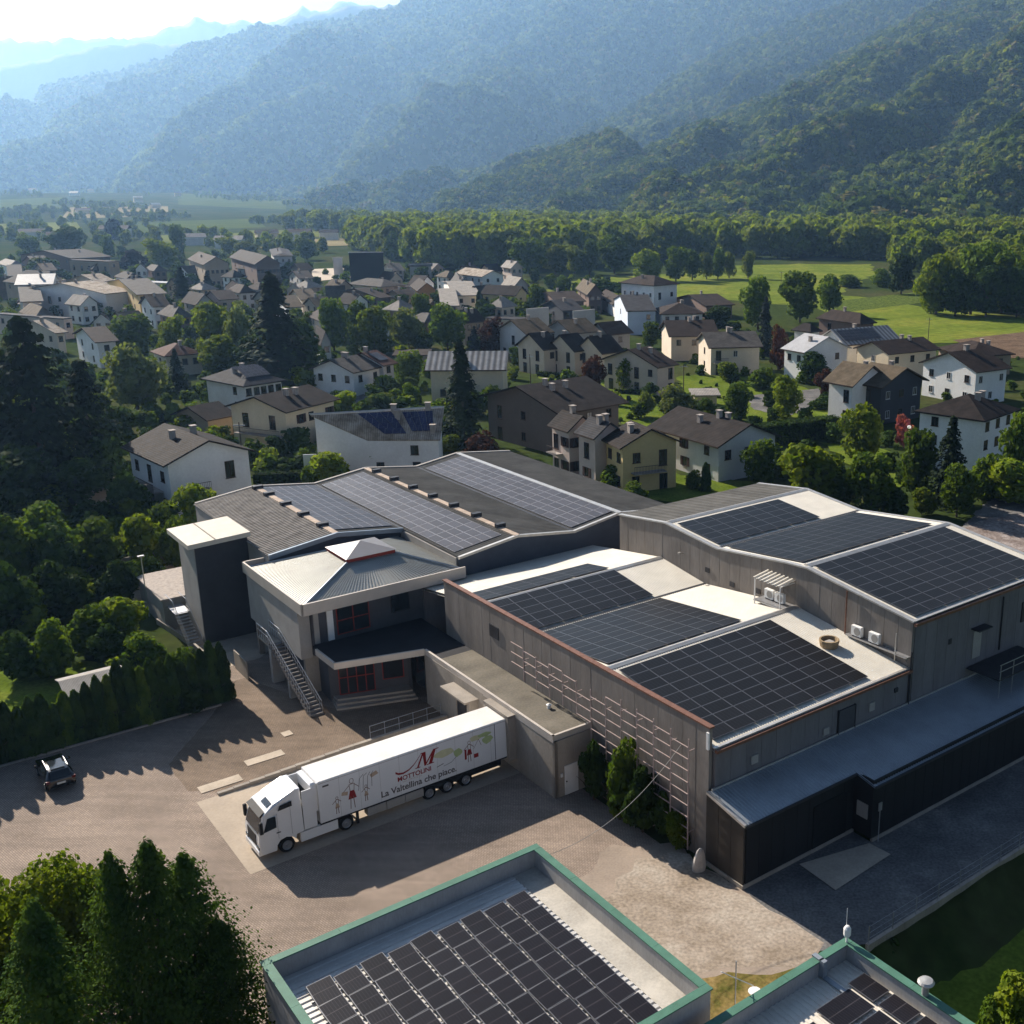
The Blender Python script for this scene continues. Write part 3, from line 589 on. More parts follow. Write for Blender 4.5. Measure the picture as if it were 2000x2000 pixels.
# ------------------------------------------------------------------ factory materials
M_PREC = M('precast_panel', (.205,.182,.163), .85, .22, .9, .15, stretch=(1,1,.18), fine=10)
M_PREC2 = M('precast_panel_grey', (.17,.16,.165), .85, .18, .8, .15, stretch=(1,1,.2), fine=10)
M_COPP = M('copper_flashing', (.20,.10,.068), .5, .25, 3, 0, metal=.3)
M_ZINC = M('galvanised_flashing', (.50,.48,.45), .42, .15, 2, 0, metal=.55)
M_WHITE_SHEET = M('white_roof_sheet', (.62,.58,.50), .5, .10, .7, .05, spec=.4)
M_GREY_SHEET = M('grey_metal_sheet', (.30,.33,.36), .42, .14, .6, .05, metal=.35)
M_FC = wave_mat('fibre_cement_roof', (.09,.088,.083), (.15,.145,.135), 1.9, 'X', .85, .5, .35, .3)
M_FCV = wave_mat('fibre_cement_roof_v', (.09,.088,.083), (.15,.145,.135), 1.9, 'Y', .85, .5, .35, .3)
M_MOSS = M('mossy_corrugated_roof', (.17,.155,.14), .8, .4, 1.1, .3, col2=(.26,.235,.21))
M_MEMB = M('weathered_membrane_roof', (.135,.12,.095), .85, .35, .45, .15)
M_DARK = M('dark_cladding', (.018,.018,.02), .6, .2, 1.2, .05, stretch=(1,1,.2))
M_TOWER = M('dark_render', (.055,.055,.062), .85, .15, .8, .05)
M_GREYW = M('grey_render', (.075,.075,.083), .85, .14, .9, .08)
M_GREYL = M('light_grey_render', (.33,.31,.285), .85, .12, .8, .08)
M_FASC = M('fascia_sheet', (.50,.45,.40), .5, .10, .9, 0, metal=.2)
M_CONC = M('concrete_wall', (.30,.265,.225), .88, .2, .8, .15, stretch=(1,1,.35))
M_RED = M('red_frame_paint', (.24,.03,.022), .45, .1, 2, 0)
M_WHITE = M('white_paint', (.74,.73,.71), .5, .05, 2, 0)
M_STEEL = M('galvanised_steel', (.42,.42,.43), .4, .12, 4, 0, metal=.7)
M_TREL = M('trellis_steel', (.42,.33,.31), .5, .12, 4, 0, metal=.2)
M_GREEN = M('green_parapet_cap', (.075,.175,.125), .5, .18, 1.5, .05)
M_PANEL = panel_mat('solar_cells', 6, 10); M_PANELB = panel_mat('solar_cells_blue', 6, 10, (.050,.048,.056), (.13,.127,.137), .4); M_PANELS = panel_mat('solar_cells_strip', 8, 2, (.012,.011,.014), (.05,.045,.05), .3)
M_GLASS = glass_mat('window_glass'); M_GLASSD = M('door_glass', (.02,.022,.025), .12, .1, 1, 0, spec=.7)
M_BLACK = M('black_rubber', (.012,.012,.013), .8, .2, 3, 0); M_FRAME = M('panel_frame', (.16,.16,.17), .4, .1, 2, 0, metal=.5)
M_DKGREY = M('dark_grey_metal', (.045,.045,.05), .5, .2, 2, 0, metal=.3)

def panel_mesh(name, w, h, cells, t=.04):
    b = MB(); b.box(0, w, 0, h, 0, t, 1); b.add([(.03,.03,t+.004),(w-.03,.03,t+.004),(w-.03,h-.03,t+.004),(.03,h-.03,t+.004)], [(0,1,2,3)], 0)
    return b.data(name, [cells, M_FRAME])
PM_L = panel_mesh('solar_panel_land', 1.70, 1.02, M_PANEL); PM_LB = panel_mesh('solar_panel_blue', 1.02, 1.70, M_PANELB); PM_P = panel_mesh('solar_panel_port', 1.13, 1.50, M_PANELS)
def child(o, me, name, loc, rot):
    off = o.get('_off') or (0,0,0); c = obj(name, me, o, (loc[0]-off[0], loc[1]-off[1], loc[2]), rot); return c

def wall_panels(parent, axis, c, a0, a1, z0, ztop, step, thick, mat, name='wall_panel', jit=0.0, seed=0):
    "row of precast slabs: axis 'u' runs along u at v=c (facing -v); axis 'v' runs along v at u=c (facing -u). ztop callable"
    n = max(1, round((a1-a0)/step)); w = (a1-a0)/n; rng = random.Random(seed)
    for i in range(n):
        p0 = a0+i*w+.012; p1 = a0+(i+1)*w-.012; d = rng.random()*jit; b = MB()
        zz = [z0, z0, ztop(p1), ztop(p0)]
        if axis == 'u': vs = [(p0,c-d),(p1,c-d),(p1,c+thick),(p0,c+thick)]
        else: vs = [(c-d,p0),(c-d,p1),(c+thick,p1),(c+thick,p0)]
        za, zb = ztop(p0), ztop(p1)
        tops = [za, zb, zb, za]
        V = [(x,y,z0) for x,y in vs]+[(x,y,t) for (x,y),t in zip(vs,tops)]
        Fq = [(0,3,2,1),(4,5,6,7),(0,1,5,4),(1,2,6,5),(2,3,7,6),(3,0,4,7)]
        if axis == 'v': Fq = [tuple(reversed(q)) for q in Fq]
        b.add(V, Fq).build(name, mat, parent)
def pw(pts): return lambda x: float(np.interp(x, [p[0] for p in pts], [p[1] for p in pts]))
def roof_slopes(parent, u0, u1, prof, mats, name='roof', pitch=.25, amp=.035):
    "profile along v: one corrugated sheet per slope, ribs running down the slope"
    r = MB()
    for k, ((va,za),(vb,zb)) in enumerate(zip(prof[:-1], prof[1:])):
        r.corr((u0,va,za), (1,0,0), (0,vb-va,zb-za), u1-u0, math.hypot(vb-va,zb-za), pitch, amp, m=k)
        r.add([(u0,va,za-.25),(u1,va,za-.25),(u1,vb,zb-.25),(u0,vb,zb-.25)], [(3,2,1,0)], k)
    return r.build(name, mats, parent)
def solar(parent_root, roof, va, za, vb, zb, u0, cols, rows, me=None, du=1.73, dv=1.045, start=.35, gap2=.0):
    off = parent_root['_off']; tl = math.atan2(zb-za, vb-va); ln = math.hypot(vb-va, zb-za)
    for i in range(cols):
        for j in range(rows):
            s = start+j*dv; u = u0+i*du+(i//2)*gap2
            if s+1.02 > ln: continue
            obj('solar_panel', me or PM_L, roof, (u-off[0], va+s*math.cos(tl)-off[1]-.09*math.sin(tl), za+s*math.sin(tl)+.09), (tl,0,0))

# ------------------------------------------------------------------ front hall (trellis wall, four slopes of panels)
h1 = fac('front_hall', 9, 3.1, 'low concrete factory hall with trellised side wall and dark panels on white wavy roof', 'factory hall')
wall_panels(h1, 'v', 0, 3.3, 35.4, 0, lambda v: 8.95, 1.19, .25, M_PREC, jit=.012, seed=1)
wall_panels(h1, 'u', 3.1, .3, 18.1, 0, lambda u: 7.55, 1.27, .25, M_PREC2, jit=.01, seed=2)
MB().box(.3,18.1,39.6,39.9,0,7.0).build('rear_wall', M_PREC2, h1)
prof1 = [(3.0,7.62),(13.8,8.92),(24.2,7.74),(30.0,8.52),(40.2,7.0)]
rf1 = roof_slopes(h1, .28, 18.15, prof1, [M_WHITE_SHEET]*4, pitch=.2, amp=.03)
MB().box(-.06,.34,3.2,35.5,8.95,9.06).build('parapet_cap', M_COPP, h1)
MB().box(.2,18.2,2.80,3.02,7.42,7.62).build('gutter', M_COPP, h1)
MB().box(.2,18.2,3.02,3.22,7.66,7.72).build('eave_flashing', M_ZINC, h1)
for (v,z) in ((13.8,8.96),(30.0,8.56)):
    MB().ext([(v-.32,z-.02),(v,z+.09),(v+.32,z-.02)], 'x', .4, 18.1).build('ridge_cap', M_ZINC, h1)
MB().box(.4,18.1,24.05,24.35,7.76,7.80).build('valley_gutter', M_DKGREY, h1)
solar(h1, rf1, 3.0,7.66, 13.8,8.96, .75, 8, 10, start=.75); solar(h1, rf1, 13.8,8.96, 24.2,7.78, .75, 7, 9, start=.45)
solar(h1, rf1, 24.2,7.78, 30.0,8.56, .75, 7, 5, start=.35); solar(h1, rf1, 30.0,8.56, 40.2,7.04, .75, 7, 3, start=.45)
for (u,z,w,h) in ((3.2,6.2,.55,.55),(9.6,6.0,.5,.5),(14.0,6.3,.55,.6)): MB().box(u,u+w,2.98,3.09,z-.6,z-.6+h).build('vent_cover', M_GREYL, h1)
MB().box(11.0,12.55,2.98,3.09,5.05,6.7).build('loading_hatch', M_GREYW, h1)
for u in (10.95,12.55): MB().box(u,u+.06,2.94,3.09,5.05,6.75).build('hatch_frame', M_DKGREY, h1)
for k, z0 in enumerate((0,)):
    MB().box(16.6,16.95,2.99,3.09,6.3,6.6).build('vent_grille', M_DKGREY, h1)
MB().box(-.07,-.01,27.0,28.3,6.6,7.6).build('vent_grille', M_DKGREY, h1)
MB().box(-.12,.0,3.25,3.45,7.6,8.7).build('downpipe_head', M_WHITE, h1)
# steel trellis for climbers
tr = fac('trellis', -.6, 9, 'rusty pale steel trellis ladder fixed to the concrete side wall', 'trellis')
v = 4.6; k = 0
while v < 24.5:
    zt = min(8.2, 3.0+ (7.9 if v < 12 else 7.4)-3.0); zb = .4 if v < 14.6 else 4.9
    MB().box(-.50,-.44,v-.03,v+.03,zb,zt).build('post', M_TREL, tr)
    for z in np.arange(zb+.7, zt-.1, .78):
        if v < 23 and not (v > 13.2 and z < 5.0): MB().box(-.53,-.47,v+.02+.02*(k%2),v+1.62,z-.02+(k%3)*.16,z+.02+(k%3)*.16).build('rail', M_TREL, tr)
    for z in (zb+1.2, zt-.8): MB().box(-.47,-.005,v-.02,v+.02,z-.02,z+.02).build('bracket', M_TREL, tr)
    v += 1.66; k += 1
# sagging cable from the trellis to the green parapet
a = W(-.55, 5.2, 7.3); b = W(-11.7, 2.6, 5.85); pts = [a.lerp(b, t)-Vector((0,0,2.0*4*t*(1-t)*.55)) for t in np.linspace(0,1,24)]
tag(MB().tube(pts, .014, 5).build('overhead_cable', M_GREYL), 'pale cable sagging from trellised wall to the green capped parapet', 'cable')

# ------------------------------------------------------------------ rear hall (higher, right)
h2 = fac('rear_hall', 27, 3.1, 'tall concrete factory hall on the right with broad dark panel slope and copper eave', 'factory hall')
top2 = [(3.0,11.05),(12.9,12.2),(15.0,12.05),(22.9,11.15),(29.5,11.75),(36.1,10.95)]
wall_panels(h2, 'v', 18.2, 3.1, 36.0, 0, pw([(a,b-.1) for a,b in top2]), 1.22, .25, M_PREC, jit=.012, seed=3)
wall_panels(h2, 'u', 3.06, 18.46, 35.5, 0, lambda u: 10.85, 1.22, .25, M_PREC2, jit=.01, seed=4)
MB().ext([(3.3,0),(35.9,0)]+[(a,b-.2) for a,b in reversed(top2)], 'x', 35.3, 35.6).build('end_wall', M_PREC2, h2)
MB().box(18.45,35.3,35.7,35.95,0,10.8).build('rear_wall', M_PREC2, h2)
prof2 = [(2.95,11.05),(13.3,12.22),(22.9,11.15),(29.5,11.75),(36.1,10.95)]
rf2 = roof_slopes(h2, 18.25, 35.65, prof2, [M_WHITE_SHEET]*3+[M_FC], pitch=.2, amp=.03)
e = MB()
for (va,za),(vb,zb) in zip(top2[:-1], top2[1:]): e.slab([(18.08,va,za+.06),(18.5,va,za+.06),(18.5,vb,zb+.06),(18.08,vb,zb+.06)], .12)
e.build('verge_flashing', M_ZINC, h2)
e = MB()
for (va,za),(vb,zb) in zip(prof2[:-1], prof2[1:]): e.slab([(35.4,va,za+.08),(35.8,va,za+.08),(35.8,vb,zb+.08),(35.4,vb,zb+.08)], .14)
e.build('verge_flashing', M_ZINC, h2)
MB().box(18.1,35.75,2.72,2.95,10.8,11.0).build('gutter', M_COPP, h2); MB().box(18.2,35.7,2.95,3.2,11.08,11.13).build('eave_flashing', M_ZINC, h2)
for (v,z) in ((13.3,12.26),(29.5,11.79)): MB().ext([(v-.34,z-.02),(v,z+.09),(v+.34,z-.02)], 'x', 18.5, 35.4).build('ridge_cap', M_ZINC, h2)
MB().box(18.5,35.4,22.75,23.05,11.17,11.21).build('valley_gutter', M_DKGREY, h2)
solar(h2, rf2, 2.95,11.09, 13.3,12.26, 18.75, 9, 9, start=.5); solar(h2, rf2, 13.3,12.26, 22.9,11.19, 18.75, 9, 8, start=.7); solar(h2, rf2, 22.9,11.19, 29.5,11.79, 18.75, 7, 5, start=.5)
def conduit(parent, pts, r=.05, name='downpipe', mat=None): return MB().tube(pts, r, 6).build(name, mat or M_DKGREY, parent)
conduit(h2, [(18.12,2.98,8.9),(18.12,2.98,4.9)], .07); conduit(h2, [(28.6,2.98,10.4),(28.6,2.98,6.2)], .06); conduit(h2, [(18.05,8.9,11.6),(18.05,8.9,7.8)], .06, mat=M_COPP)
for (u,z,w,h,mm) in ((25.2,7.3,.95,2.1,M_GREYL),(31.2,8.6,1.3,1.6,M_DKGREY),(33.2,8.6,1.3,1.6,M_DKGREY)): MB().box(u,u+w,2.96,3.05,z-.9,z-.9+h).build('door' if mm is M_GREYL else 'window', mm, h2)
MB().box(24.9,26.5,2.3,3.05,8.75,8.83).build('door_canopy', M_DKGREY, h2); MB().box(22.3,22.6,2.98,3.05,8.3,8.7).build('vent_grille', M_DKGREY, h2)
for (v,z) in ((24.0,9.0),(21.0,8.6),(18.0,8.9)): MB().box(18.12,18.19,v-.25,v+.25,z-.2,z+.2).build('vent_grille', M_DKGREY, h2)
b = MB(); b.tube([(18.18,27.0,9.6),(17.7,27.0,9.8)], .035); b.box(17.55,17.75,26.9,27.1,9.72,9.86); b.build('wall_lamp', M_GREYL, h2)
# shelf with two outdoor units, and sheltered units further up
def ac_unit(u, v, z, lab):
    t = fac('air_conditioner', u, v, lab, 'air conditioner', 'outdoor units on the hall wall', z)
    t['_off'] = (u,v,0); 
    c = MB(); c.cham(u-.3,u+.0,v-.45,v+.45,0,.75,.03); c.build('casing', M_WHITE, t)
    f = MB(); f.cyl((u-.305,v-.1,.37),(u-.315,v-.1,.37),.29,20); fo = f.build('fan_grille', M_GREYL, t)
    MB().cyl((u-.318,v-.1,.37),(u-.335,v-.1,.37),.06,10).build('fan_hub', M_BLACK, fo)
    g = MB(); g.box(u-.28,u-.02,v-.35,v-.3,-.08,0); g.box(u-.28,u-.02,v+.3,v+.35,-.08,0); g.build('foot', M_DKGREY, t)
sh = fac('unit_shelf', 18, 5.4, 'steel shelf with conduits along the tall hall wall carrying two white units', 'shelf')
MB().box(17.72,18.18,3.1,8.6,8.42,8.5).build('shelf_board', M_STEEL, sh)
for v in (3.4,5.0,6.8,8.4): MB().add([(17.74,v,8.42),(18.18,v,8.42),(18.18,v,8.0),(17.74,v+.05,8.42),(18.18,v+.05,8.42),(18.18,v+.05,8.0)], [(0,1,2),(5,4,3),(0,3,4,1),(1,4,5,2),(2,5,3,0)]).build('bracket', M_STEEL, sh)
MB().box(17.7,17.76,4.05,4.11,8.0,10.0).build('post', M_ZINC, sh)
ac_unit(18.12,7.7,8.58,'left one of two white outdoor units on shelf of tall hall wall'); ac_unit(18.12,6.1,8.58,'right one of two white outdoor units on shelf of tall hall wall')
st = fac('unit_shelter', 17.3, 15.2, 'small striped metal canopy sheltering white units beside the tall hall wall', 'shelter')
s = MB(); s.corr((16.55,14.0,10.72),(0,1,0),(-1,0,.0),3.0,0.01,.42,.08); 
s = MB(); s.corr((18.15,17.0,11.0),(0,-1,0),(-1.55,0,-.25),3.0,1.6,.42,.09); s.build('canopy', M_WHITE_SHEET, st)
for v in (14.15,16.85): MB().box(16.62,16.7,v-.04,v+.04,8.45,10.72).build('post', M_WHITE, st)
for v in (14.15,16.85): MB().box(16.62,18.18,v-.03,v+.03,10.66,10.72).build('beam', M_WHITE, st)
MB().box(16.65,18.15,14.0,17.0,8.85,8.93).build('platform', M_STEEL, st)
ac_unit(17.7,15.0,9.02,'front white unit under the small striped canopy'); ac_unit(17.7,16.1,9.02,'rear white unit under the small striped canopy')
cb = fac('roof_hatch', 15.6, 8.2, 'round tan basket shaped vent on the white roof beside dark panels', 'roof vent', z=8.2)
cb['_off'] = (15.6,8.2,0); b = MB(); b.lathe((15.6,8.2,0), [(.62,.0),(.72,.45),(.72,.6),(.60,.6),(.52,.25)], 14); b.build('kerb_ring', M('tan_insulation', (.30,.22,.13), .9, .25, 3, .3), cb)
MB().box(15.3,15.9,7.95,8.45,.2,.42).build('fan_box', M_GREYL, cb)

# ------------------------------------------------------------------ dark low annexe in front
ex = fac('dark_annexe', 12, 0, 'long low black clad annexe with grey ribbed roof along the side road', 'annexe')
wall_panels(ex, 'u', 0, 0, 9.4, .28, lambda u: 4.28, 1.0, .12, M_DARK, 'cladding_panel', jit=.01, seed=5)
wall_panels(ex, 'u', -1.53, 9.4, 60, .28, lambda u: 4.28, 1.0, .12, M_DARK, 'cladding_panel', jit=.01, seed=6)
wall_panels(ex, 'v', -.2, .0, 3.25, .28, pw([(0,4.3),(3.3,4.96)]), 1.05, .12, M('brown_black_cladding', (.045,.038,.032), .6, .2, 1.2, .05), 'cladding_panel', jit=.01, seed=7)
MB().box(9.28,9.4,-1.53,0,.28,4.3).build('return_wall', M_DARK, ex)
MB().box(-.28,9.4,-.06,.14,0,.28).build('plinth', M_CONC, ex); MB().box(9.4,60,-1.59,-1.4,0,.28).build('plinth', M_CONC, ex); MB().box(-.28,-.08,.14,3.2,0,.28).build('plinth', M_CONC, ex)
r = MB(); r.corr((-.3,-.18,4.30), (1,0,0), (0,3.25,.68), 9.5, 3.32, .25, .045); r.corr((9.2,-1.7,4.02), (1,0,0), (0,4.75,.98), 51, 4.85, .25, .045)
r.add([(-.3,-.18,4.2),(9.2,-.18,4.2),(9.2,3.08,4.88),(-.3,3.08,4.88)], [(3,2,1,0)]); r.add([(9.2,-1.7,3.9),(60,-1.7,3.9),(60,3.05,4.9),(9.2,3.05,4.9)], [(3,2,1,0)])
r.build('roof', M_GREY_SHEET, ex)
MB().box(0,60,2.96,3.04,4.98,5.12).build('wall_flashing', M_ZINC, ex)
MB().slab([(-.38,-.22,4.4),(-.2,-.22,4.4),(-.2,3.1,5.06),(-.38,3.1,5.06)], .16).build('verge_trim', M_ZINC, ex)
MB().box(-.3,9.2,-.3,-.18,4.16,4.3).build('gutter', M_DKGREY, ex); MB().box(9.2,60,-1.82,-1.7,3.9,4.04).build('gutter', M_DKGREY, ex)
MB().box(9.2,9.27,-1.2,-.35,1.5,2.5).build('window', M_GREYL, ex)
MB().box(5.6,8.6,-.06,-.005,.3,3.2).build('door', M_BLACK, ex)
for u in (9.9,): 
    b = MB(); b.tube([(9.75,-1.75,0),(9.75,-1.75,2.6)], .035); b.box(9.6,9.9,-1.78,-1.72,2.2,2.75); tag(b.build('post_sign', M_STEEL), None); o_ = COL.objects[-1]
    o_.location = W(0,0); o_.rotation_euler = (0,0,YAW); tag(o_, 'thin grey post with small plate at corner of black annexe', 'sign post')
# platform with railing on the annexe roof at the far right
pl = fac('service_platform', 27, 1.5, 'steel service platform with railing above the annexe roof at right', 'platform')
MB().box(24.6,31.0,.2,2.95,5.8,5.9).build('deck', M_DKGREY, pl)
for u in np.arange(24.7,31,1.55): MB().box(u,u+.05,.2,.25,4.3,7.0).build('post', M_STEEL, pl)
for z in (6.5,7.0): MB().box(24.6,31,.2,.25,z-.02,z+.02).build('rail', M_STEEL, pl)

# ------------------------------------------------------------------ loading dock wing and entrance canopy
ld = fac('loading_wing', -1.6, 20, 'low flat roofed loading wing where the truck is docked', 'loading dock')
def lw(v0, v1, z0=0, z1=4.2): MB().box(-3.15,-2.9,v0,v1,z0,z1).build('wall', M_CONC, ld)
lw(15.0,20.2); lw(23.0,25.2); lw(28.3,33.2); lw(20.2,23.0,3.9,4.2); lw(20.2,23.0,0,1.1); lw(25.2,28.3,3.3,4.2)
MB().box(-3.15,-.02,15.0,15.25,0,4.2).build('end_wall', M_CONC, ld)
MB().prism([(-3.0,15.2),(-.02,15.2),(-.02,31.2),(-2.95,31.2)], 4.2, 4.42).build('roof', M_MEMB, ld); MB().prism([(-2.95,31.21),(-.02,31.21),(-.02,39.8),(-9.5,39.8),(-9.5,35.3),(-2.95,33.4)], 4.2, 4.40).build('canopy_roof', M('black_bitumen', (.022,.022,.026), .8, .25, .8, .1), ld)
def band(pts, z0, z1, t, name, mat, parent):
    b = MB()
    for (a,c) in zip(pts[:-1], pts[1:]):
        a = Vector(a); c = Vector(c); d = (c-a).normalized(); nn = Vector((d.y,-d.x))*t; b.prism([tuple(a-d*.0),tuple(c),tuple(c+nn),tuple(a+nn)], z0, z1)
    return b.build(name, mat, parent)
band([(-.02,15.12),(-3.18,15.12),(-3.12,33.2),(-9.72,35.1),(-9.76,38.6)], 4.1, 4.62, .18, 'fascia', M_FASC, ld)
MB().box(-2.9,-.05,20,23.2,1.05,1.2).build('dock_floor', M_CONC, ld)
b = MB(); b.box(-3.75,-3.15,19.85,20.15,.9,4.25); b.box(-3.75,-3.15,22.85,23.15,.9,4.25); b.box(-3.75,-3.15,19.85,23.15,4.1,4.3); b.build('dock_shelter', M_CONC, ld)
b = MB(); b.box(-3.5,-3.16,20.15,20.6,.9,4.1); b.box(-3.5,-3.16,22.4,22.85,.9,4.1); b.build('dock_curtain', M_BLACK, ld)
MB().box(-3.2,-3.1,25.4,28.1,.1,3.2).build('roller_door', M_DKGREY, ld)
b = MB(); b.box(-3.9,-3.15,25.0,25.35,0,3.4); b.prism([(-4.3,24.9),(-3.15,24.9),(-3.15,28.6),(-4.3,28.6)], 3.4, 3.55); b.build('door_porch', M_CONC, ld)
MB().box(-2.42,-1.35,14.93,14.99,.05,2.2).build('door', M_WHITE, ld); d = MB(); d.cyl((-2.3,14.88,1.05),(-2.3,14.93,1.05),.05,8); d.build('door_handle', M_BLACK, ld)
MB().box(-2.75,-2.6,14.9,14.99,1.5,1.75).build('wall_box', M_WHITE, ld); MB().box(-1.0,-.88,14.88,14.99,1.7,1.95).build('wall_lamp', M_WHITE, ld)
MB().lathe((-.9,19.0,4.42), [(.14,0),(.14,.25),(.2,.27),(.05,.36)], 10).build('roof_vent', M_WHITE, ld)

# ------------------------------------------------------------------ entrance block with pyramid roof
en = fac('entrance_block', -4, 42, 'dark grey entrance block with silver pyramid roof, pale fascia and red framed windows', 'entrance building')
MB().box(-9.3,3.9,40.0,51.6,3.4,7.6).build('upper_wall', M_GREYW, en)
MB().prism([(-9.0,38.2),(-3.2,36.2),(-2.9,36.2),(-2.9,51.0),(-8.0,51.0)], 0, 4.18).build('ground_floor_wall', M_GREYW, en)
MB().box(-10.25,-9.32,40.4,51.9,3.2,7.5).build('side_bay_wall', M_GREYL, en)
MB().box(-9.9,-8.4,40.6,41.0,0,3.2).build('pier', M_CONC, en); MB().box(-10.1,-9.7,50.9,51.3,0,3.2).build('pier', M_CONC, en)
MB().box(-8.1,-7.6,39.86,40.0,4.45,7.2).build('column', M_WHITE, en); MB().box(-9.2,-8.8,39.86,40.0,4.45,7.2).build('column', M_GREYL, en)
band([(4.0,39.0),(-10.4,39.0),(-10.4,52.3),(-8.2,52.3)], 7.35, 8.3, .16, 'fascia', M_FASC, en)
MB().box(-10.3,4.0,39.05,51.0,7.3,7.42).build('soffit', M_GREYL, en)
# four corrugated faces of the pyramid
R0 = (-10.2,4.0,39.2,51.4); R1 = (-4.7,-.35,43.2,47.4); zb, zt = 7.95, 9.35
def pface(poly, ribdir):
    "trapezoid of sheet metal with standing ribs running up the slope"
    b = MB(); a, c, d, e_ = [Vector(p) for p in poly]; n = max(3, int((c-a).length/.32)); nn = (c-a).cross(e_-a).normalized()
    for i in range(n):
        f0 = i/n; f1 = (i+.62)/n; f2 = (i+1)/n; p = [a.lerp(c,f) for f in (f0,f1,f2)]; q = [e_.lerp(d,f) for f in (f0,f1,f2)]
        b.add([p[0],p[1],q[1],q[0]], [(0,1,2,3)]); b.add([p[1],p[1]+nn*.045,p[2]+nn*.045,p[2],q[1],q[1]+nn*.045,q[2]+nn*.045,q[2]], [(0,1,5,4),(1,2,6,5),(2,3,7,6)])
    return b
M_PYR = M('silver_sheet_roof', (.36,.36,.335), .5, .08, .8, 0, metal=.3)
for k, poly in enumerate([[(R0[0],R0[2],zb),(R0[1],R0[2],zb),(R1[1],R1[2],zt),(R1[0],R1[2],zt)], [(R0[0],R0[3],zb),(R0[0],R0[2],zb),(R1[0],R1[2],zt),(R1[0],R1[3],zt)],
        [(R0[1],R0[2],zb),(R0[1],R0[3],zb),(R1[1],R1[3],zt),(R1[1],R1[2],zt)], [(R0[1],R0[3],zb),(R0[0],R0[3],zb),(R1[0],R1[3],zt),(R1[1],R1[3],zt)]]):
    pface(poly, None).build('roof_face', M_PYR, en)
for a, c in (((R0[0],R0[2],zb),(R1[0],R1[2],zt)), ((R0[1],R0[2],zb),(R1[1],R1[2],zt)), ((R0[0],R0[3],zb),(R1[0],R1[3],zt))): MB().cyl((a[0],a[1],a[2]+.06),(c[0],c[1],c[2]+.06),.11,6).build('hip_cap', M_GREY_SHEET, en)
cu = MB().box(R1[0],R1[1],R1[2],R1[3],zt-.3,zt+.34).build('skylight_kerb', M_RED, en)
apx = ((R1[0]+R1[1])/2,(R1[2]+R1[3])/2,zt+1.05); c4 = [(R1[0]-.1,R1[2]-.1,zt+.35),(R1[1]+.1,R1[2]-.1,zt+.35),(R1[1]+.1,R1[3]+.1,zt+.35),(R1[0]-.1,R1[3]+.1,zt+.35)]
M_SKY = M('milky_skylight', (.26,.24,.235), .35, .06, 1, 0, spec=.6)
for i in range(4): MB().add([c4[i], c4[(i+1)%4], apx], [(0,1,2)]).build('skylight_pane', M_SKY, en)
# windows of the upper floor and the glazed entrance
def win(parent, p0, p1, z0, z1, nrm, frame, glass, mull=1, tran=0, ft=.07, name='window'):
    "framed window between plan points p0-p1"
    p0 = Vector(p0); p1 = Vector(p1); d = (p1-p0); L = d.length; d.normalize(); n_ = Vector(nrm); f = MB()
    def bar(a0, a1, b0, b1, t):
        q = [p0+d*a0, p0+d*a1, p0+d*a1+n_*t, p0+d*a0+n_*t]; f.prism([tuple(x) for x in q], b0, b1)
    bar(0,ft,z0,z1,.08); bar(L-ft,L,z0,z1,.08); bar(ft,L-ft,z0,z0+ft,.08); bar(ft,L-ft,z1-ft,z1,.08)
    for i in range(mull): x = L*(i+1)/(mull+1); bar(x-ft/2,x+ft/2,z0+ft,z1-ft,.075)
    for i in range(tran): z = z0+(z1-z0)*(i+1)/(tran+1); bar(ft,L-ft,z-ft/2,z+ft/2,.07)
    o = f.build(name, frame, parent)
    g = MB(); q = [p0+d*.02, p0+d*(L-.02), p0+d*(L-.02)+n_*.03, p0+d*.02+n_*.03]; g.prism([tuple(x) for x in q], z0+.02, z1-.02)
    off = parent.get('_off'); g.v = [(a-off[0],b_-off[1],c) for a,b_,c in g.v]; g.build('pane', glass, o); return o
win(en, (-7.3,39.99), (-4.5,39.99), 4.7, 7.1, (0,-1), M_RED, M_GLASS, 1, 1)
win(en, (-2.6,39.99), (-.9,39.99), 5.4, 7.1, (0,-1), M_DKGREY, M_GLASS, 0, 0); win(en, (.6,39.99), (2.4,39.99), 5.4, 7.1, (0,-1), M_DKGREY, M_GLASS, 0, 0)
dirw = Vector((5.8,-2.0)).normalized(); nw = (dirw.y, -dirw.x)
P0 = Vector((-9.0,38.2)); 
win(en, tuple(P0+dirw*.7), tuple(P0+dirw*3.5), .5, 3.4, nw, M_RED, M_GLASSD, 3, 1, name='entrance_door'); win(en, tuple(P0+dirw*4.1), tuple(P0+dirw*5.8), 1.3, 3.2, nw, M_RED, M_GLASSD, 0, 0)
MB().box(-2.95,-2.9,33.9,35.4,1.0,3.2).build('side_window', M_GLASS, en)
for k in range(3): MB().prism([(-9.3+.25*k,36.4+.45*k),(-3.4,34.3+.45*k),(-3.1,37),(-8.8,38.6)], .0, .17*(k+1)).build('step', M_CONC, en)
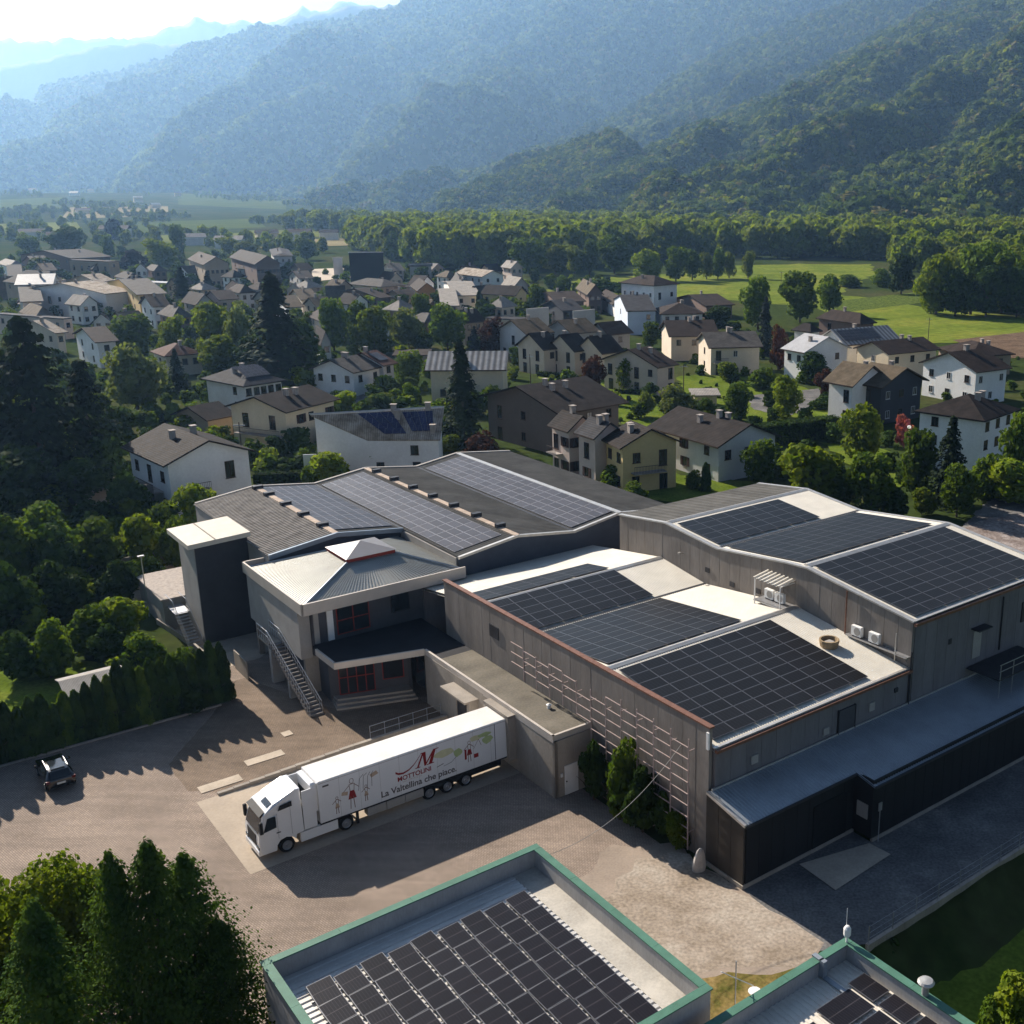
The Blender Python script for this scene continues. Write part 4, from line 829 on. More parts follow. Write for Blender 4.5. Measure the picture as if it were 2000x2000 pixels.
# external concrete stair with steel railing, rising along the block
M_STAIR = M('stair_concrete', (.15,.14,.135), .88, .2, .8, .15)
sr = fac('outdoor_stair', -10.3, 43, 'concrete outdoor stair with steel railing climbing the entrance block', 'staircase')
n = 20
for i in range(n):
    v = 36.6+i*.40; z = (i+1)*.17; MB().box(-11.35,-10.3,v,v+.44,max(0,z-.32),z).build('tread', M_STAIR, sr)
MB().box(-11.35,-10.3,44.6,47.2,3.2,3.4).build('landing', M_CONC, sr)
MB().box(-11.3,-10.4,40.7,41.1,0,1.75).build('pier', M_GREYL, sr); MB().box(-11.3,-10.4,44.4,44.9,0,3.2).build('pier', M_GREYL, sr)
for s in (-11.33,-10.33):
    b = MB(); b.tube([(s,36.7,1.1),(s,44.7,4.5),(s,47.2,4.5)], .03); b.tube([(s,36.7,.65),(s,44.7,4.05),(s,47.2,4.05)], .018); b.build('handrail', M_STEEL, sr)
    for i in range(22): v = 36.7+i*.5; z = min(3.4,(v-36.6)*.425); MB().box(s-.015,s+.015,v-.015,v+.015,z,z+1.1).build('baluster', M_STEEL, sr)
MB().box(-12.8,-12.7,46.3,49.4,0,1.7).build('wall', M_CONC); o_ = COL.objects[-1]; o_.name = 'screen_wall'; o_.location = W(0,0); o_.rotation_euler = (0,0,YAW); tag(o_, 'short tan screen wall standing between stair and dark tower', 'wall')

# ------------------------------------------------------------------ dark stair tower
tw = fac('stair_tower', -11, 58, 'tall dark grey stair tower with flat pale slab roof', 'tower')
MB().box(-13.1,-8.5,56.2,60.8,0,9.45).build('wall', M_TOWER, tw)
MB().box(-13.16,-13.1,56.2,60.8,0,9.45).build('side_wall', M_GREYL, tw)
MB().slab([(-13.9,55.1,9.75),(-8.5,55.1,9.95),(-8.5,61.3,9.95),(-13.9,61.3,9.75)], .42).build('roof', M('cream_slab', (.55,.50,.42), .6, .08, 1, 0), tw)
MB().slab([(-11.6,55.2,9.885),(-11.5,55.2,9.89),(-11.5,61.2,9.89),(-11.6,61.2,9.885)], .03).build('roof_joint', M_CONC, tw)
# low annex with small metal stair left of the tower
ma = fac('metal_stair', -14, 57, 'grey metal stair and landing at foot of the dark tower', 'staircase')
for i in range(12): MB().box(-14.7,-13.6,55.4+i*.32,55.7+i*.32,.2*i+.16,.2*i+.2).build('tread', M_STEEL, ma)
for s in (-14.72,-13.58):
    MB().tube([(s,55.3,1.2),(s,59.2,3.6),(s,61.5,3.6)], .03).build('handrail', M_STEEL, ma)
    for i in range(13): v = 55.3+i*.33; z = (v-55.3)*.615; MB().box(s-.013,s+.013,v-.013,v+.013,z,z+1.15).build('baluster', M_STEEL, ma)
MB().box(-14.7,-13.4,59.1,61.6,2.38,2.44).build('landing', M_STEEL, ma)
lr = fac('side_shed', -14, 64, 'low pale gravel roofed side building behind the dark tower', 'shed')
MB().box(-14.9,-8.4,61.9,70,0,2.9).build('wall', M_GREYL, lr); MB().box(-15.1,-8.4,61.7,70.2,2.9,3.05).build('roof', M('gravel_roof', (.38,.33,.29), .95, .3, 3, .3), lr)

# ------------------------------------------------------------------ old workshop: three gables
ow = fac('old_workshop', 10, 55, 'old workshop with three low gables, grey fibre cement and bluish solar panels', 'workshop')
U7 = [-8.4,-2.4,4.0,9.9,16.0,21.3,28.4]; ZV, ZR = 8.8, 9.6; zz = [ZV,ZR,ZV,ZR,ZV,ZR,ZV]
def gable_wall(u0, u1, v, parent, mat, name):
    pts = [(u0,pw(list(zip(U7,zz)))(u0)-.12)]+[(u,z-.12) for u,z in zip(U7,zz) if u0<u<u1]+[(u1,pw(list(zip(U7,zz)))(u1)-.12)]
    MB().ext([(u0,0),(u1,0)]+list(reversed(pts)), 'y', v, v+.25).build(name, mat, parent)
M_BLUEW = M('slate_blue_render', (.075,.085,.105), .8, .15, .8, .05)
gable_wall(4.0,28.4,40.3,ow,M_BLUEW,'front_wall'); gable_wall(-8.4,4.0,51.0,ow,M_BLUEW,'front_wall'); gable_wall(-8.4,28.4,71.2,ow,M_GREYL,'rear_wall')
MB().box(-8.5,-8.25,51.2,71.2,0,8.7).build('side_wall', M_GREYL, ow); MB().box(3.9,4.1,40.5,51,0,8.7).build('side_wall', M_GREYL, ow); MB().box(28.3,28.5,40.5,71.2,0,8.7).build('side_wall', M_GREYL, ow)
mats = [M_MOSS, M_FCV, M_FCV, M_FCV, M_FCV, M_FCV]; slopes = []
for k in range(6):
    v0 = 50.8 if k < 2 else 40.1; r = MB(); ua, za, ub, zb_ = U7[k], zz[k], U7[k+1], zz[k+1]; ln = math.hypot(ub-ua, zb_-za)
    if k == 0: r.corr((ua-.2,71.5,za-.03), (0,-1,0), (ub-ua,0,zb_-za), 71.5-v0, ln+.2, .42, .07)
    else: r.corr((ua,71.5,za), (0,-1,0), (ub-ua,0,zb_-za), 71.5-v0, ln, .25, .03)
    r.add([(ua,v0,za-.12),(ub,v0,zb_-.12),(ub,71.5,zb_-.12),(ua,71.5,za-.12)], [(3,2,1,0)])
    slopes.append(r.build('roof_slope', mats[k], ow))
def solar_g(k, v0, v1, me, nu=6, du=.96, dv=1.70):
    ua, za, ub, zb_ = U7[k], zz[k], U7[k+1], zz[k+1]; tl = math.atan2(zb_-za, ub-ua); off = ow['_off']; n = int((v1-v0)/dv)
    for i in range(nu):
        for j in range(n):
            s = .3+i*du; obj('solar_panel', me, slopes[k], (ua+s*math.cos(tl)-off[0]-.07*math.sin(tl), v0+j*dv-off[1], za+s*math.sin(tl)+.08), (0,-tl,0))
_mf = M_FRAME; M_FRAME = M('pale_panel_frame', (.34,.33,.35), .4, .1, 2, 0, metal=.2); PM_G = panel_mesh('solar_panel_gable', .93, 1.66, M_PANELB); M_FRAME = _mf
solar_g(1, 52.0, 70.8, PM_G, 6); solar_g(2, 41.4, 70.8, PM_G, 5); solar_g(4, 41.0, 70.8, PM_G, 5)
for u, z in ((-2.4,ZR),(9.9,ZR),(21.3,ZR)):
    v0 = 50.8 if u < 0 else 40.1
    r = MB(); r.box(u-.28,u+.28,v0,71.5,z-.02,z+.1); r.build('ridge_cap', M_ZINC if u > 15 else M('rusty_ridge', (.40,.31,.24), .8, .3, 1.5, .1), ow)
for j, v in enumerate(np.arange(43,71,4.3)): MB().box(9.6,10.5,v,v+.5,ZR+.02,ZR+.4).build('ridge_vent', M_DKGREY, ow)
for v in (53.5,58,62.5,67,70.2): MB().box(-2.9,-1.9,v,v+.55,ZR+.02,ZR+.35).build('ridge_vent', M_DKGREY, ow)
for k, u in ((2,4.0),(4,16.0)): MB().box(u-.14,u+.14,40.2 if k==4 else 51,71.4,ZV+.02,ZV+.05).build('valley_gutter', M_DKGREY, ow)
b = MB()
for (ua,za),(ub,zb_) in zip(list(zip(U7,zz))[:-1], list(zip(U7,zz))[1:]): b.slab([(ua,71.35,za+.14),(ub,71.35,zb_+.14),(ub,71.7,zb_+.14),(ua,71.7,za+.14)], .3)
b.build('rear_verge', M_GREYL, ow); b = MB()
for (ua,za),(ub,zb_) in list(zip(list(zip(U7,zz))[:-1], list(zip(U7,zz))[1:]))[2:]: b.slab([(ua,40.0,za+.1),(ub,40.0,zb_+.1),(ub,40.3,zb_+.1),(ua,40.3,za+.1)], .22)
b.build('front_verge', M_ZINC, ow)
MB().ext([(-8.6,8.5),(-2.4,9.35),(4.0,8.55),(4.0,8.95),(-2.4,9.75),(-8.6,8.95)], 'y', 50.55, 50.8).build('front_verge', M('blue_zinc', (.22,.26,.31), .4, .12, 1, 0, metal=.4), ow)

# ------------------------------------------------------------------ green-capped flat buildings in the foreground
def green_building(name, u0, u1, v0, v1, zp, lab, field, gut):
    t = fac(name, (u0+u1)/2, (v0+v1)/2, lab, 'flat roof building'); M_PW = M('parapet_wall', (.34,.33,.32), .8, .18, .7, .1, stretch=(1,1,.3)); w = .3
    for nm, (a,b_,c,d) in zip(('wall',)*4, ((u0,u1,v1-w,v1),(u0,u1,v0,v0+w),(u0,u0+w,v0+w,v1-w),(u1-w,u1,v0+w,v1-w))): MB().box(a,b_,c,d,0,zp).build(nm, M_PW, t)
    for (a,b_,c,d) in ((u0-.08,u1+.08,v1-w-.04,v1+.08),(u0-.08,u1+.08,v0-.08,v0+w+.04),(u0-.08,u0+w+.04,v0+w+.05,v1-w-.05),(u1-w-.04,u1+.08,v0+w+.05,v1-w-.05)):
        n = max(1, int(max(b_-a,d-c)/3.2))
        for i in range(n):
            if b_-a > d-c: MB().box(a+(b_-a)*i/n+.006,a+(b_-a)*(i+1)/n-.006,c,d,zp,zp+.07).build('parapet_cap', M_GREEN, t)
            else: MB().box(a,b_,c+(d-c)*i/n+.006,c+(d-c)*(i+1)/n-.006,zp,zp+.07).build('parapet_cap', M_GREEN, t)
    return t
g1 = green_building('panelled_flat_building', -26.3, -11.7, -10.0, 3.9, 5.7, 'flat building with green capped parapet and tilted rows of solar panels in the foreground', None, None)
zr = 4.72
r = MB(); r.corr((-26.0,3.6,zr), (0,-1,0), (1,0,0), 13.3, 12.6, .36, .05); rg1 = r.build('roof', M('pale_roof_sheet', (.56,.54,.51), .45, .12, .8, .05, metal=.2), g1)
MB().box(-13.35,-12.0,-9.7,3.6,zr-.12,zr-.02).build('gutter_channel', M('gutter_concrete', (.42,.39,.34), .8, .25, .6, .1), g1)
for i in range(9):
    for j in range(8):
        u = -25.1+i*1.275; v = 2.1-j*1.56-(i%2)*.16-i*.03
        if v-1.5 < -9.6: continue
        child(rg1, PM_P, 'solar_panel', (u-g1['_off'][0], v-1.50-g1['_off'][1], zr+.16), (math.radians(1.5), math.radians(-3.5), math.radians((-1.6,1.2,-.6)[(i+j)%3])))
for j in range(7): MB().box(-25.2,-14.0,1.1-j*1.56,1.16-j*1.56,zr+.06,zr+.12).build('mounting_rail', M_STEEL, g1)
b = MB(); b.tube([(-26.3,-1.2,3.4),(-27.0,-1.2,4.3),(-27.6,-1.2,4.35)], .04); b.build('lamp_arm', M_STEEL, g1); b = MB(); b.add(*[[(-28.4,-1.4,4.30),(-27.6,-1.42,4.28),(-27.5,-.98,4.28),(-28.4,-1.0,4.30),(-28.2,-1.33,4.44),(-27.7,-1.33,4.46),(-27.7,-1.07,4.46),(-28.2,-1.07,4.44)],[(0,3,2,1),(4,5,6,7),(0,1,5,4),(1,2,6,5),(2,3,7,6),(3,0,4,7)]]); b.build('lamp_head', M('lamp_grey', (.35,.37,.38), .4, .1, 2, 0, metal=.4), g1)
g2 = green_building('small_flat_building', -16.5, -3.9, -30, -10.9, 5.0, 'second flat building with green capped parapet at the bottom right corner', None, None)
r = MB(); r.corr((-16.2,-29.7,4.18), (1,0,0), (0,1,0), 12.0, 18.5, .3, .045); rg2 = r.build('roof', M('cream_roof_sheet', (.66,.61,.53), .5, .10, .8, .05), g2)
for i in range(3):
    for j in range(6):
        for k in (0,):
            u = -5.45-i*1.07-(1.05 if i == 0 else 1.3)+1.0; v = -13.95-j*1.75-(.25 if i else 0)
            child(rg2, PM_P, 'solar_panel', (u-g2['_off'][0], v-g2['_off'][1]-0, 4.18+.14), (0,0,0))
for i in range(2):
    for j in range(6): child(rg2, PM_P, 'solar_panel', (-9.6-i*1.07-g2['_off'][0], -14.6-j*1.75-g2['_off'][1], 4.32), (0,0,0))
b = MB(); b.box(-6.1,-5.85,-11.3,-10.75,5.07,5.16); b.box(-6.1,-5.85,-11.5,-11.2,4.3,5.16); b.box(-6.1,-5.85,-13.4,-11.5,4.26,4.34); b.build('cable_duct', M_GREY_SHEET, g2)
b = MB(); b.cyl((-4.1,-11.1,5.05),(-4.1,-11.1,5.4),.05,8); b.lathe((-4.1,-11.1,5.4), [(.13,0),(.18,.1),(.18,.42),(.1,.55),(.02,.58)], 12); b.tube([(-4.0,-10.95,5.05),(-4.0,-10.95,6.8)], .012, 4); b.build('roof_mast', M_WHITE, g2)
MB().lathe((-4.05,-15.6,5.0), [(.16,0),(.16,.55),(.17,.6)], 12).build('flue', M_STEEL, g2); MB().lathe((-4.05,-15.6,5.6), [(.34,.05),(.38,.12),(.30,.22),(.05,.26)], 16).build('flue_cowl', M_ZINC, g2)
an = fac('antenna', -10.2, -10.2, 'thin antenna mast with white dish behind the bottom flat building', 'antenna')
b = MB(); b.tube([(-10.2,-10.0,0),(-10.2,-10.0,6.4)], .03); b.build('mast', M_STEEL, an); b = MB(); b.tube([(-11.1,-10.0,6.3),(-9.5,-10.4,5.0)], .02); b.build('boom', M_WHITE, an)
b = MB(); b.lathe((-9.45,-10.45,4.6), [(.02,0),(.2,.05),(.3,.12)], 12); b.build('dish', M_WHITE, an)

# ------------------------------------------------------------------ articulated lorry at the dock
M_TW = M('lorry_white', (.76,.755,.75), .28, .03, 1.0, 0, spec=.5, coat=.3); M_TROOF = M('trailer_roof_white', (.70,.665,.62), .55, .12, .5, 0)
M_TYRE = M('tyre', (.012,.012,.012), .9, .2, 4, .1); M_RIM = M('rim', (.35,.35,.36), .35, .1, 3, 0, metal=.8); M_CHAS = M('chassis', (.02,.02,.022), .6, .2, 3, 0)
M_BROWN = M('print_brown', (.20,.12,.09), .6, .1, 5, 0); M_PRED = M('print_red', (.26,.015,.015), .6, .1, 5, 0); M_PGREY = M('print_grey', (.10,.085,.08), .6, .1, 5, 0)
M_PGRN = M('print_green', (.42,.50,.24), .6, .15, 3, 0); M_PYEL = M('print_yellow', (.60,.58,.36), .6, .1, 3, 0); M_PTAN = M('print_tan', (.48,.36,.26), .6, .1, 3, 0)
VN, VF, UF, UR = 20.2, 22.75, -17.2, -3.65
trk = fac('tractor_unit', -18.8, 21.5, 'white tractor unit of articulated lorry with tall sleeper cab', 'truck')
trl = fac('box_trailer', -10, 21.5, 'long white refrigerated box trailer with printed artwork backed up to the dock', 'trailer')
b = MB(); b.cham(UF,UR,VN,VF,1.12,4.0,.03); b.build('box_body', M_TW, trl)
MB().box(UF+.05,UR-.05,VN+.06,VF-.06,4.0,4.012).build('roof_skin', M_TROOF, trl)
for k in range(9): MB().box(UF+1.36*(k+1)-.006,UF+1.36*(k+1)+.006,VN-.003,VN,1.14,3.98).build('panel_seam', M_GREYL, trl)
MB().box(UF+.05,UR-.05,VN-.004,VN,3.86,3.885).build('side_moulding', M_GREYL, trl)
for z0, z1 in ((1.02,1.12),): MB().box(UF,UR,VN+.03,VF-.03,z0,z1).build('floor_rail', M_CHAS, trl)
for v in (20.95,21.9): MB().box(UF+.6,UR+.05,v,v+.14,.72,1.02).build('chassis_beam', M_CHAS, trl)
for k in range(3):
    MB().cham(-14.1+k*1.33,-12.82+k*1.33,VN+.02,VN+.6,.42,1.0,.03).build('pallet_box', M_GREYL, trl)
MB().box(-10.0,-4.2,VN+.05,VN+.12,.62,.98).build('side_guard', M_CHAS, trl)
MB().box(-14.75,-14.6,VN+.3,VN+.45,0.02,1.0).build('landing_leg', M_CHAS, trl); MB().box(-14.75,-14.6,VF-.45,VF-.3,0.02,1.0).build('landing_leg', M_CHAS, trl)
MB().box(UR-.95,UR-.03,VN-.006,VN,1.25,3.85).build('rear_side_door', M_TW, trl); MB().box(UR-.99,UR-.95,VN-.008,VN,1.2,3.9).build('door_seal', M_CHAS, trl)
f = MB(); f.cham(UF-.42,UF-.01,VN+.2,VF-.2,1.9,3.95,.1); fo = f.build('cooling_unit', M_TW, trl); MB().box(UF-.43,UF-.42,VN+.35,VF-.35,2.1,3.2).build('grille', M_CHAS, trl)
def wheel(parent, u, v, w=.3, r=.5):
    t = MB(); t.lathe((0,0,0), [(r*.6,-w/2),(r*.95,-w/2),(r,-w/2+.05),(r,w/2-.05),(r*.95,w/2),(r*.6,w/2)], 24)
    t.v = [(u+x, v+z, r+y) for x,y,z in t.v]; o = t.build('wheel', M_TYRE, parent)
    off = parent['_off']; g = MB(); g.lathe((0,0,0), [(.06,-.02),(.1,-.05),(.2,.02),(.29,-.06),(.31,-.02)], 18); g.v = [(u+x-off[0], v-w/2-.01+(z)*1-off[1], r+y) for x,y,z in g.v]; g.build('rim', M_RIM, o)
for u in (-9.75,-8.4,-7.0):
    wheel(trl, u, VN+.22, .38, .5); wheel(trl, u, VF-.22, .38, .5)
    MB().box(u-.62,u+.62,VN+.06,VN+.48,1.03,1.08).build('mudguard', M_CHAS, trl)
# cab
ca = [(-20.92,.38),(-21.02,.55),(-21.04,1.35),(-20.98,1.75),(-20.62,2.95),(-20.45,3.12),(-19.9,3.45),(-18.6,3.95),(-18.25,3.93),(-18.25,1.05),(-18.72,1.02),(-18.78,.72),(-19.0,.95),(-19.38,1.08),(-19.75,1.0),(-19.98,.72),(-20.02,.38)]
b = MB(); nn = len(ca)
lev = [(20.24,.10),(20.28,.0),(22.66,.0),(22.70,.10)]; vs = []
for v, inset in lev:
    for (u,z) in ca:
        sh = inset*(1 if z > 2.6 or u < -20.5 else .3); uc, zc = -19.6, 2.0
        vs.append((u+(uc-u)*sh*.35, v+(0.16 if z > 3.2 and v < 21 else 0)-(0.16 if z > 3.2 and v > 21 else 0), z+(zc-z)*sh*.12))
fs = [tuple(range(nn)), tuple(range(4*nn-1,3*nn-1,-1))]
for k in range(3):
    for i in range(nn): a = k*nn+i; c = k*nn+(i+1)%nn; fs.append((a,a+nn,c+nn,c))
b.add(vs, fs); cab = b.build('cab', M_TW, trk)
MB().add([(-21.01,20.42,1.82),(-21.01,22.52,1.82),(-20.66,22.42,2.88),(-20.66,20.52,2.88)], [(3,2,1,0)]).build('windscreen', M_GLASS, trk)
b = MB(); b.add([(-20.72,20.36,2.86),(-20.72,22.58,2.86),(-20.50,22.5,3.14),(-20.50,20.44,3.14),(-20.86,20.36,2.93),(-20.86,22.58,2.93)], [(0,1,5,4),(4,5,2,3),(0,4,3),(1,2,5)]); b.build('sun_visor', M_CHAS, trk)
MB().add([(-20.28,20.60,3.262),(-20.28,21.6,3.262),(-19.96,21.6,3.44),(-19.96,20.60,3.44)], [(3,2,1,0)]).build('roof_hatch', M_GLASS, trk)
MB().add([(-20.72,20.225,1.85),(-19.92,20.225,1.95),(-19.92,20.225,2.72),(-20.42,20.225,2.72)], [(0,1,2,3)]).build('side_window', M_GLASS, trk)
MB().add([(-19.75,20.238,2.98),(-18.85,20.27,3.02),(-18.85,20.30,3.35),(-19.6,20.28,3.28)], [(0,1,2,3)]).build('sleeper_window', M_CHAS, trk)
for (a0,a1,z0,z1) in ((-19.84,-19.83,1.15,2.85),(-19.0,-18.99,1.15,3.3)): MB().box(a0,a1,20.222,20.24,z0,z1).build('door_seam', M_PGREY, trk)
MB().box(-19.95,-19.7,20.20,20.24,1.55,1.6).build('door_handle', M_CHAS, trk)
MB().cham(-20.98,-20.78,20.0,20.2,1.9,2.7,.04).build('mirror', M_CHAS, trk); MB().cham(-20.98,-20.78,22.75,22.95,1.9,2.7,.04).build('mirror', M_CHAS, trk)
MB().box(-21.06,-21.02,20.75,22.2,.85,1.65).build('grille', M_CHAS, trk); MB().cham(-21.1,-20.85,20.3,22.64,.32,.7,.05).build('bumper', M_TW, trk)
for v in (20.32,22.2): MB().cham(-21.075,-20.9,v,v+.42,.72,.98,.04).build('headlight', M_GLASS, trk)
MB().box(-18.5,-16.1,20.26,20.5,.34,.98).build('side_skirt', M_TW, trk); MB().box(-18.5,-16.1,22.45,22.69,.34,.98).build('side_skirt', M_TW, trk)
MB().box(-18.5,-14.9,20.9,22.05,.6,1.0).build('chassis_frame', M_CHAS, trk); MB().box(-16.2,-14.6,20.35,22.6,1.0,1.05).build('fifth_wheel_deck', M_CHAS, trk)
b = MB(); b.box(-18.22,-17.4,20.24,20.3,1.1,3.75); b.build('side_deflector', M_TW, trk); b = MB(); b.box(-18.22,-17.4,22.62,22.68,1.1,3.75); b.build('side_deflector', M_TW, trk)
b = MB(); b.box(-18.15,-17.9,20.6,20.85,1.0,2.6); b.build('exhaust_stack', M_CHAS, trk)
wheel(trk, -19.38, 20.44, .34, .5); wheel(trk, -19.38, 22.5, .34, .5); wheel(trk, -15.55, 20.55, .6, .5); wheel(trk, -15.55, 22.4, .6, .5)
# ---- prints on the trailer side: flat shapes 4 mm proud
def flat(pts, mat, name, parent=trl, dv=.004): return MB().add([(u,VN-dv,z) for u,z in pts], [tuple(range(len(pts)))]).build(name, mat, parent)
def stroke(pts, w, mat, name='line_art', dv=.005):
    b = MB()
    for (a,c) in zip(pts[:-1], pts[1:]):
        a = Vector(a); c = Vector(c); d = (c-a); 
        if d.length < 1e-6: continue
        d.normalize(); n_ = Vector((-d.y,d.x))*w/2; b.add([(p.x,VN-dv,p.y) for p in (a-n_,c-n_,c+n_,a+n_)], [(0,1,2,3)])
    return b.build(name, mat, trl)
def text(body, u, z, size, mat, name, shear=0.0, ext=1.0, bold=0.0):
    cu = bpy.data.curves.new(name, 'FONT'); cu.body = body; cu.size = size; cu.shear = shear; cu.space_character = ext; cu.offset = bold
    t = bpy.data.objects.new(name, cu); COL.objects.link(t); dg = bpy.context.evaluated_depsgraph_get(); me = bpy.data.meshes.new_from_object(t.evaluated_get(dg)); bpy.data.objects.remove(t, do_unlink=True)
    me.materials.clear(); me.materials.append(mat); o = obj(name, me, trl, (u-trl['_off'][0], VN-.006-trl['_off'][1], z), (math.pi/2,0,0)); return o
text('La Valtellina che piace.', -13.15, 1.42, .62, M_PGREY, 'lettering', .0, .98, .012)
text('MOTTOLINI', -11.95, 2.13, .46, M_PRED, 'lettering', 0, .98, .01); text('S A L U M I F I C I O', -11.6, 1.96, .16, M_PTAN, 'lettering')
# slanted serif M with its swash
b = MB(); m0 = Vector((-10.55,2.62)); sl = lambda x,y: (m0.x+x+y*.28, m0.y+y)
for poly in ([(0,0),(.14,0),(.30,1.0),(.18,1.0)],[(.18,1.0),(.42,1.0),(.66,.2),(.56,.0)],[(.56,0),(.66,.0),(1.12,1.0),(.98,1.0)],[(.86,0),(1.12,0),(1.18,1.0),(.98,1.0)],[(-.10,0),(.26,0),(.26,.06),(-.10,.06)],[(.72,0),(1.26,0),(1.26,.06),(.72,.06)],[(.06,.94),(.3,.94),(.3,1.0),(.06,1.0)],[(1.0,.94),(1.38,.94),(1.38,1.0),(1.0,1.0)]):
    b.add([(sl(x,y)[0],VN-.006-.0008*len(b.f),sl(x,y)[1]) for x,y in poly], [(0,1,2,3)])
b.build('monogram', M_PRED, trl)
sw = [(-12.05,2.82,.16),(-11.85,2.68,.15),(-11.5,2.62,.13),(-11.1,2.72,.11),(-10.75,2.95,.09),(-10.45,3.25,.07),(-10.2,3.55,.05)]
b = MB()
for (u0,z0,w0),(u1,z1,w1) in zip(sw[:-1], sw[1:]): b.add([(u0,VN-.004,z0-w0/2),(u1,VN-.004,z1-w1/2),(u1,VN-.004,z1+w1/2),(u0,VN-.004,z0+w0/2)], [(0,1,2,3)])
b.build('swash', M_PRED, trl)
# line drawing of figures with a basket and a dog (left), washes of colour with a figure (right)
def figure(u, z, s, skirt):
    stroke([(u,z),(u+.05*s,z+.75*s)], .05, M_BROWN); stroke([(u+.25*s,z),(u+.2*s,z+.75*s)], .05, M_BROWN)
    flat([(u-.1*s,z+.6*s),(u+.38*s,z+.6*s),(u+.27*s,z+1.1*s),(u+.02*s,z+1.1*s)], skirt, 'print_shape'); stroke([(u+.04*s,z+1.08*s),(u+.0*s,z+1.5*s),(u+.3*s,z+1.5*s),(u+.26*s,z+1.08*s)], .04, M_BROWN)
    pts = [(u+.15*s+.12*s*math.cos(t), z+1.68*s+.15*s*math.sin(t)) for t in np.linspace(0,6.28,10)]; stroke(pts, .035, M_BROWN); stroke([(u,z+1.45*s),(u-.35*s,z+1.15*s)], .04, M_BROWN); stroke([(u+.3*s,z+1.45*s),(u+.55*s,z+1.2*s)], .04, M_BROWN)
figure(-15.2,1.42,1.15,M_PRED); figure(-16.15,1.42,.65,M_PTAN); figure(-14.2,1.6,.62,M_PTAN)
flat([(-15.75,2.55),(-15.35,2.45),(-15.3,2.7),(-15.7,2.78)], M_PTAN, 'print_shape')
for k in range(4): stroke([(-14.6+k*.3,2.5),(-14.5+k*.28,3.3+.1*(k%2)),(-14.2+k*.22,3.55)], .03, M_PGREY)
flat([(-13.7,3.1),(-13.2,3.25),(-13.35,3.5),(-13.8,3.35)], M_PTAN, 'print_shape')
stroke([(-16.9,3.62),(-16.5,3.62)], .12, M_PGREY)
def blob(u, z, a, c, mat, n=14, dv=.004):
    rng = random.Random(int(u*100+z*10)); flat([(u+a*math.cos(t)*(.8+.35*rng.random()), z+c*math.sin(t)*(.8+.35*rng.random())) for t in [6.283*i/n for i in range(n)]], mat, 'print_wash', dv=dv)
blob(-8.5,3.05,.75,.28,M_PYEL); blob(-7.5,2.75,.35,.3,M_PGRN,dv=.0055); blob(-6.1,3.35,.5,.2,M_PYEL); blob(-5.2,2.95,.42,.3,M_PGRN); blob(-5.4,3.4,.5,.16,M_PGRN,dv=.0055)
figure(-6.75,1.75,.85,M_PRED); flat([(-7.0,2.0),(-6.85,2.0),(-6.85,2.75),(-7.0,2.75)], M_PRED, 'print_shape', dv=.007); flat([(-6.3,1.9),(-5.95,1.9),(-5.95,2.2),(-6.3,2.2)], M_PRED, 'print_shape', dv=.007)
stroke([(-8.6,2.1),(-8.0,2.2),(-7.6,2.5)], .03, M_PGREY); stroke([(-6.3,2.6),(-5.9,3.2),(-5.7,2.7)], .03, M_BROWN); stroke([(-9.1,2.2),(-8.6,2.3)], .05, M_PGREY)

# ------------------------------------------------------------------ black estate car in the hedge shade
M_CARB = M('car_black', (.008,.008,.010), .18, .05, 2, 0, spec=.6, coat=.6); M_LAMPR = M('tail_lamp', (.10,.012,.012), .25, .1, 4, 0); M_PLATE = M('number_plate', (.65,.65,.62), .5, .05, 2, 0)
car = fac('parked_car', -28.6, 38.8, 'black hatchback car parked in the shade of the tall thuja hedge', 'car')
def carbody():
    # stations along v (rear at low v): (v, half width, z of sill, z of belt, z of roof, half width of roof)
    st = [(36.75,.72,.45,.85,.86,.60),(36.82,.86,.32,.98,1.0,.66),(37.2,.90,.28,1.02,1.42,.62),(37.9,.91,.26,1.02,1.50,.64),(38.8,.91,.26,1.0,1.49,.63),(39.5,.91,.26,.97,1.18,.66),(39.9,.90,.27,.95,.97,.70),(40.7,.88,.30,.86,.88,.66),(41.0,.78,.4,.70,.72,.5)]
    b = MB(); vs = []; k = 8
    for v,hw,zs,zb_,zr_,rw in st:
        for u,z in ((-hw*.9,zs),(-hw,zs+.25),(-hw*.97,zb_),(-rw,zr_),(rw,zr_),(hw*.97,zb_),(hw,zs+.25),(hw*.9,zs)): vs.append((-28.6+u,v,z))
    fs = [tuple(range(k-1,-1,-1)), tuple((len(st)-1)*k+i for i in range(k))]
    for s in range(len(st)-1):
        for i in range(k): a = s*k+i; c = s*k+(i+1)%k; fs.append((a,c,c+k,a+k))
    b.add(vs, [tuple(reversed(q)) for q in fs]); return b
o_ = carbody().build('body', M_CARB, car, smooth=True, bevel=.03)
MB().add([(-29.2,36.80,1.04),(-28.0,36.80,1.04),(-28.08,37.12,1.40),(-29.12,37.12,1.40)], [(0,1,2,3)]).build('rear_window', M_GLASS, car)
MB().add([(-29.15,39.78,1.06),(-28.05,39.78,1.06),(-28.1,38.95,1.475),(-29.1,38.95,1.475)], [(3,2,1,0)]).build('windscreen', M_GLASS, car)
MB().box(-29.05,-28.15,37.35,38.75,1.503,1.512).build('sunroof', M_GLASS, car)
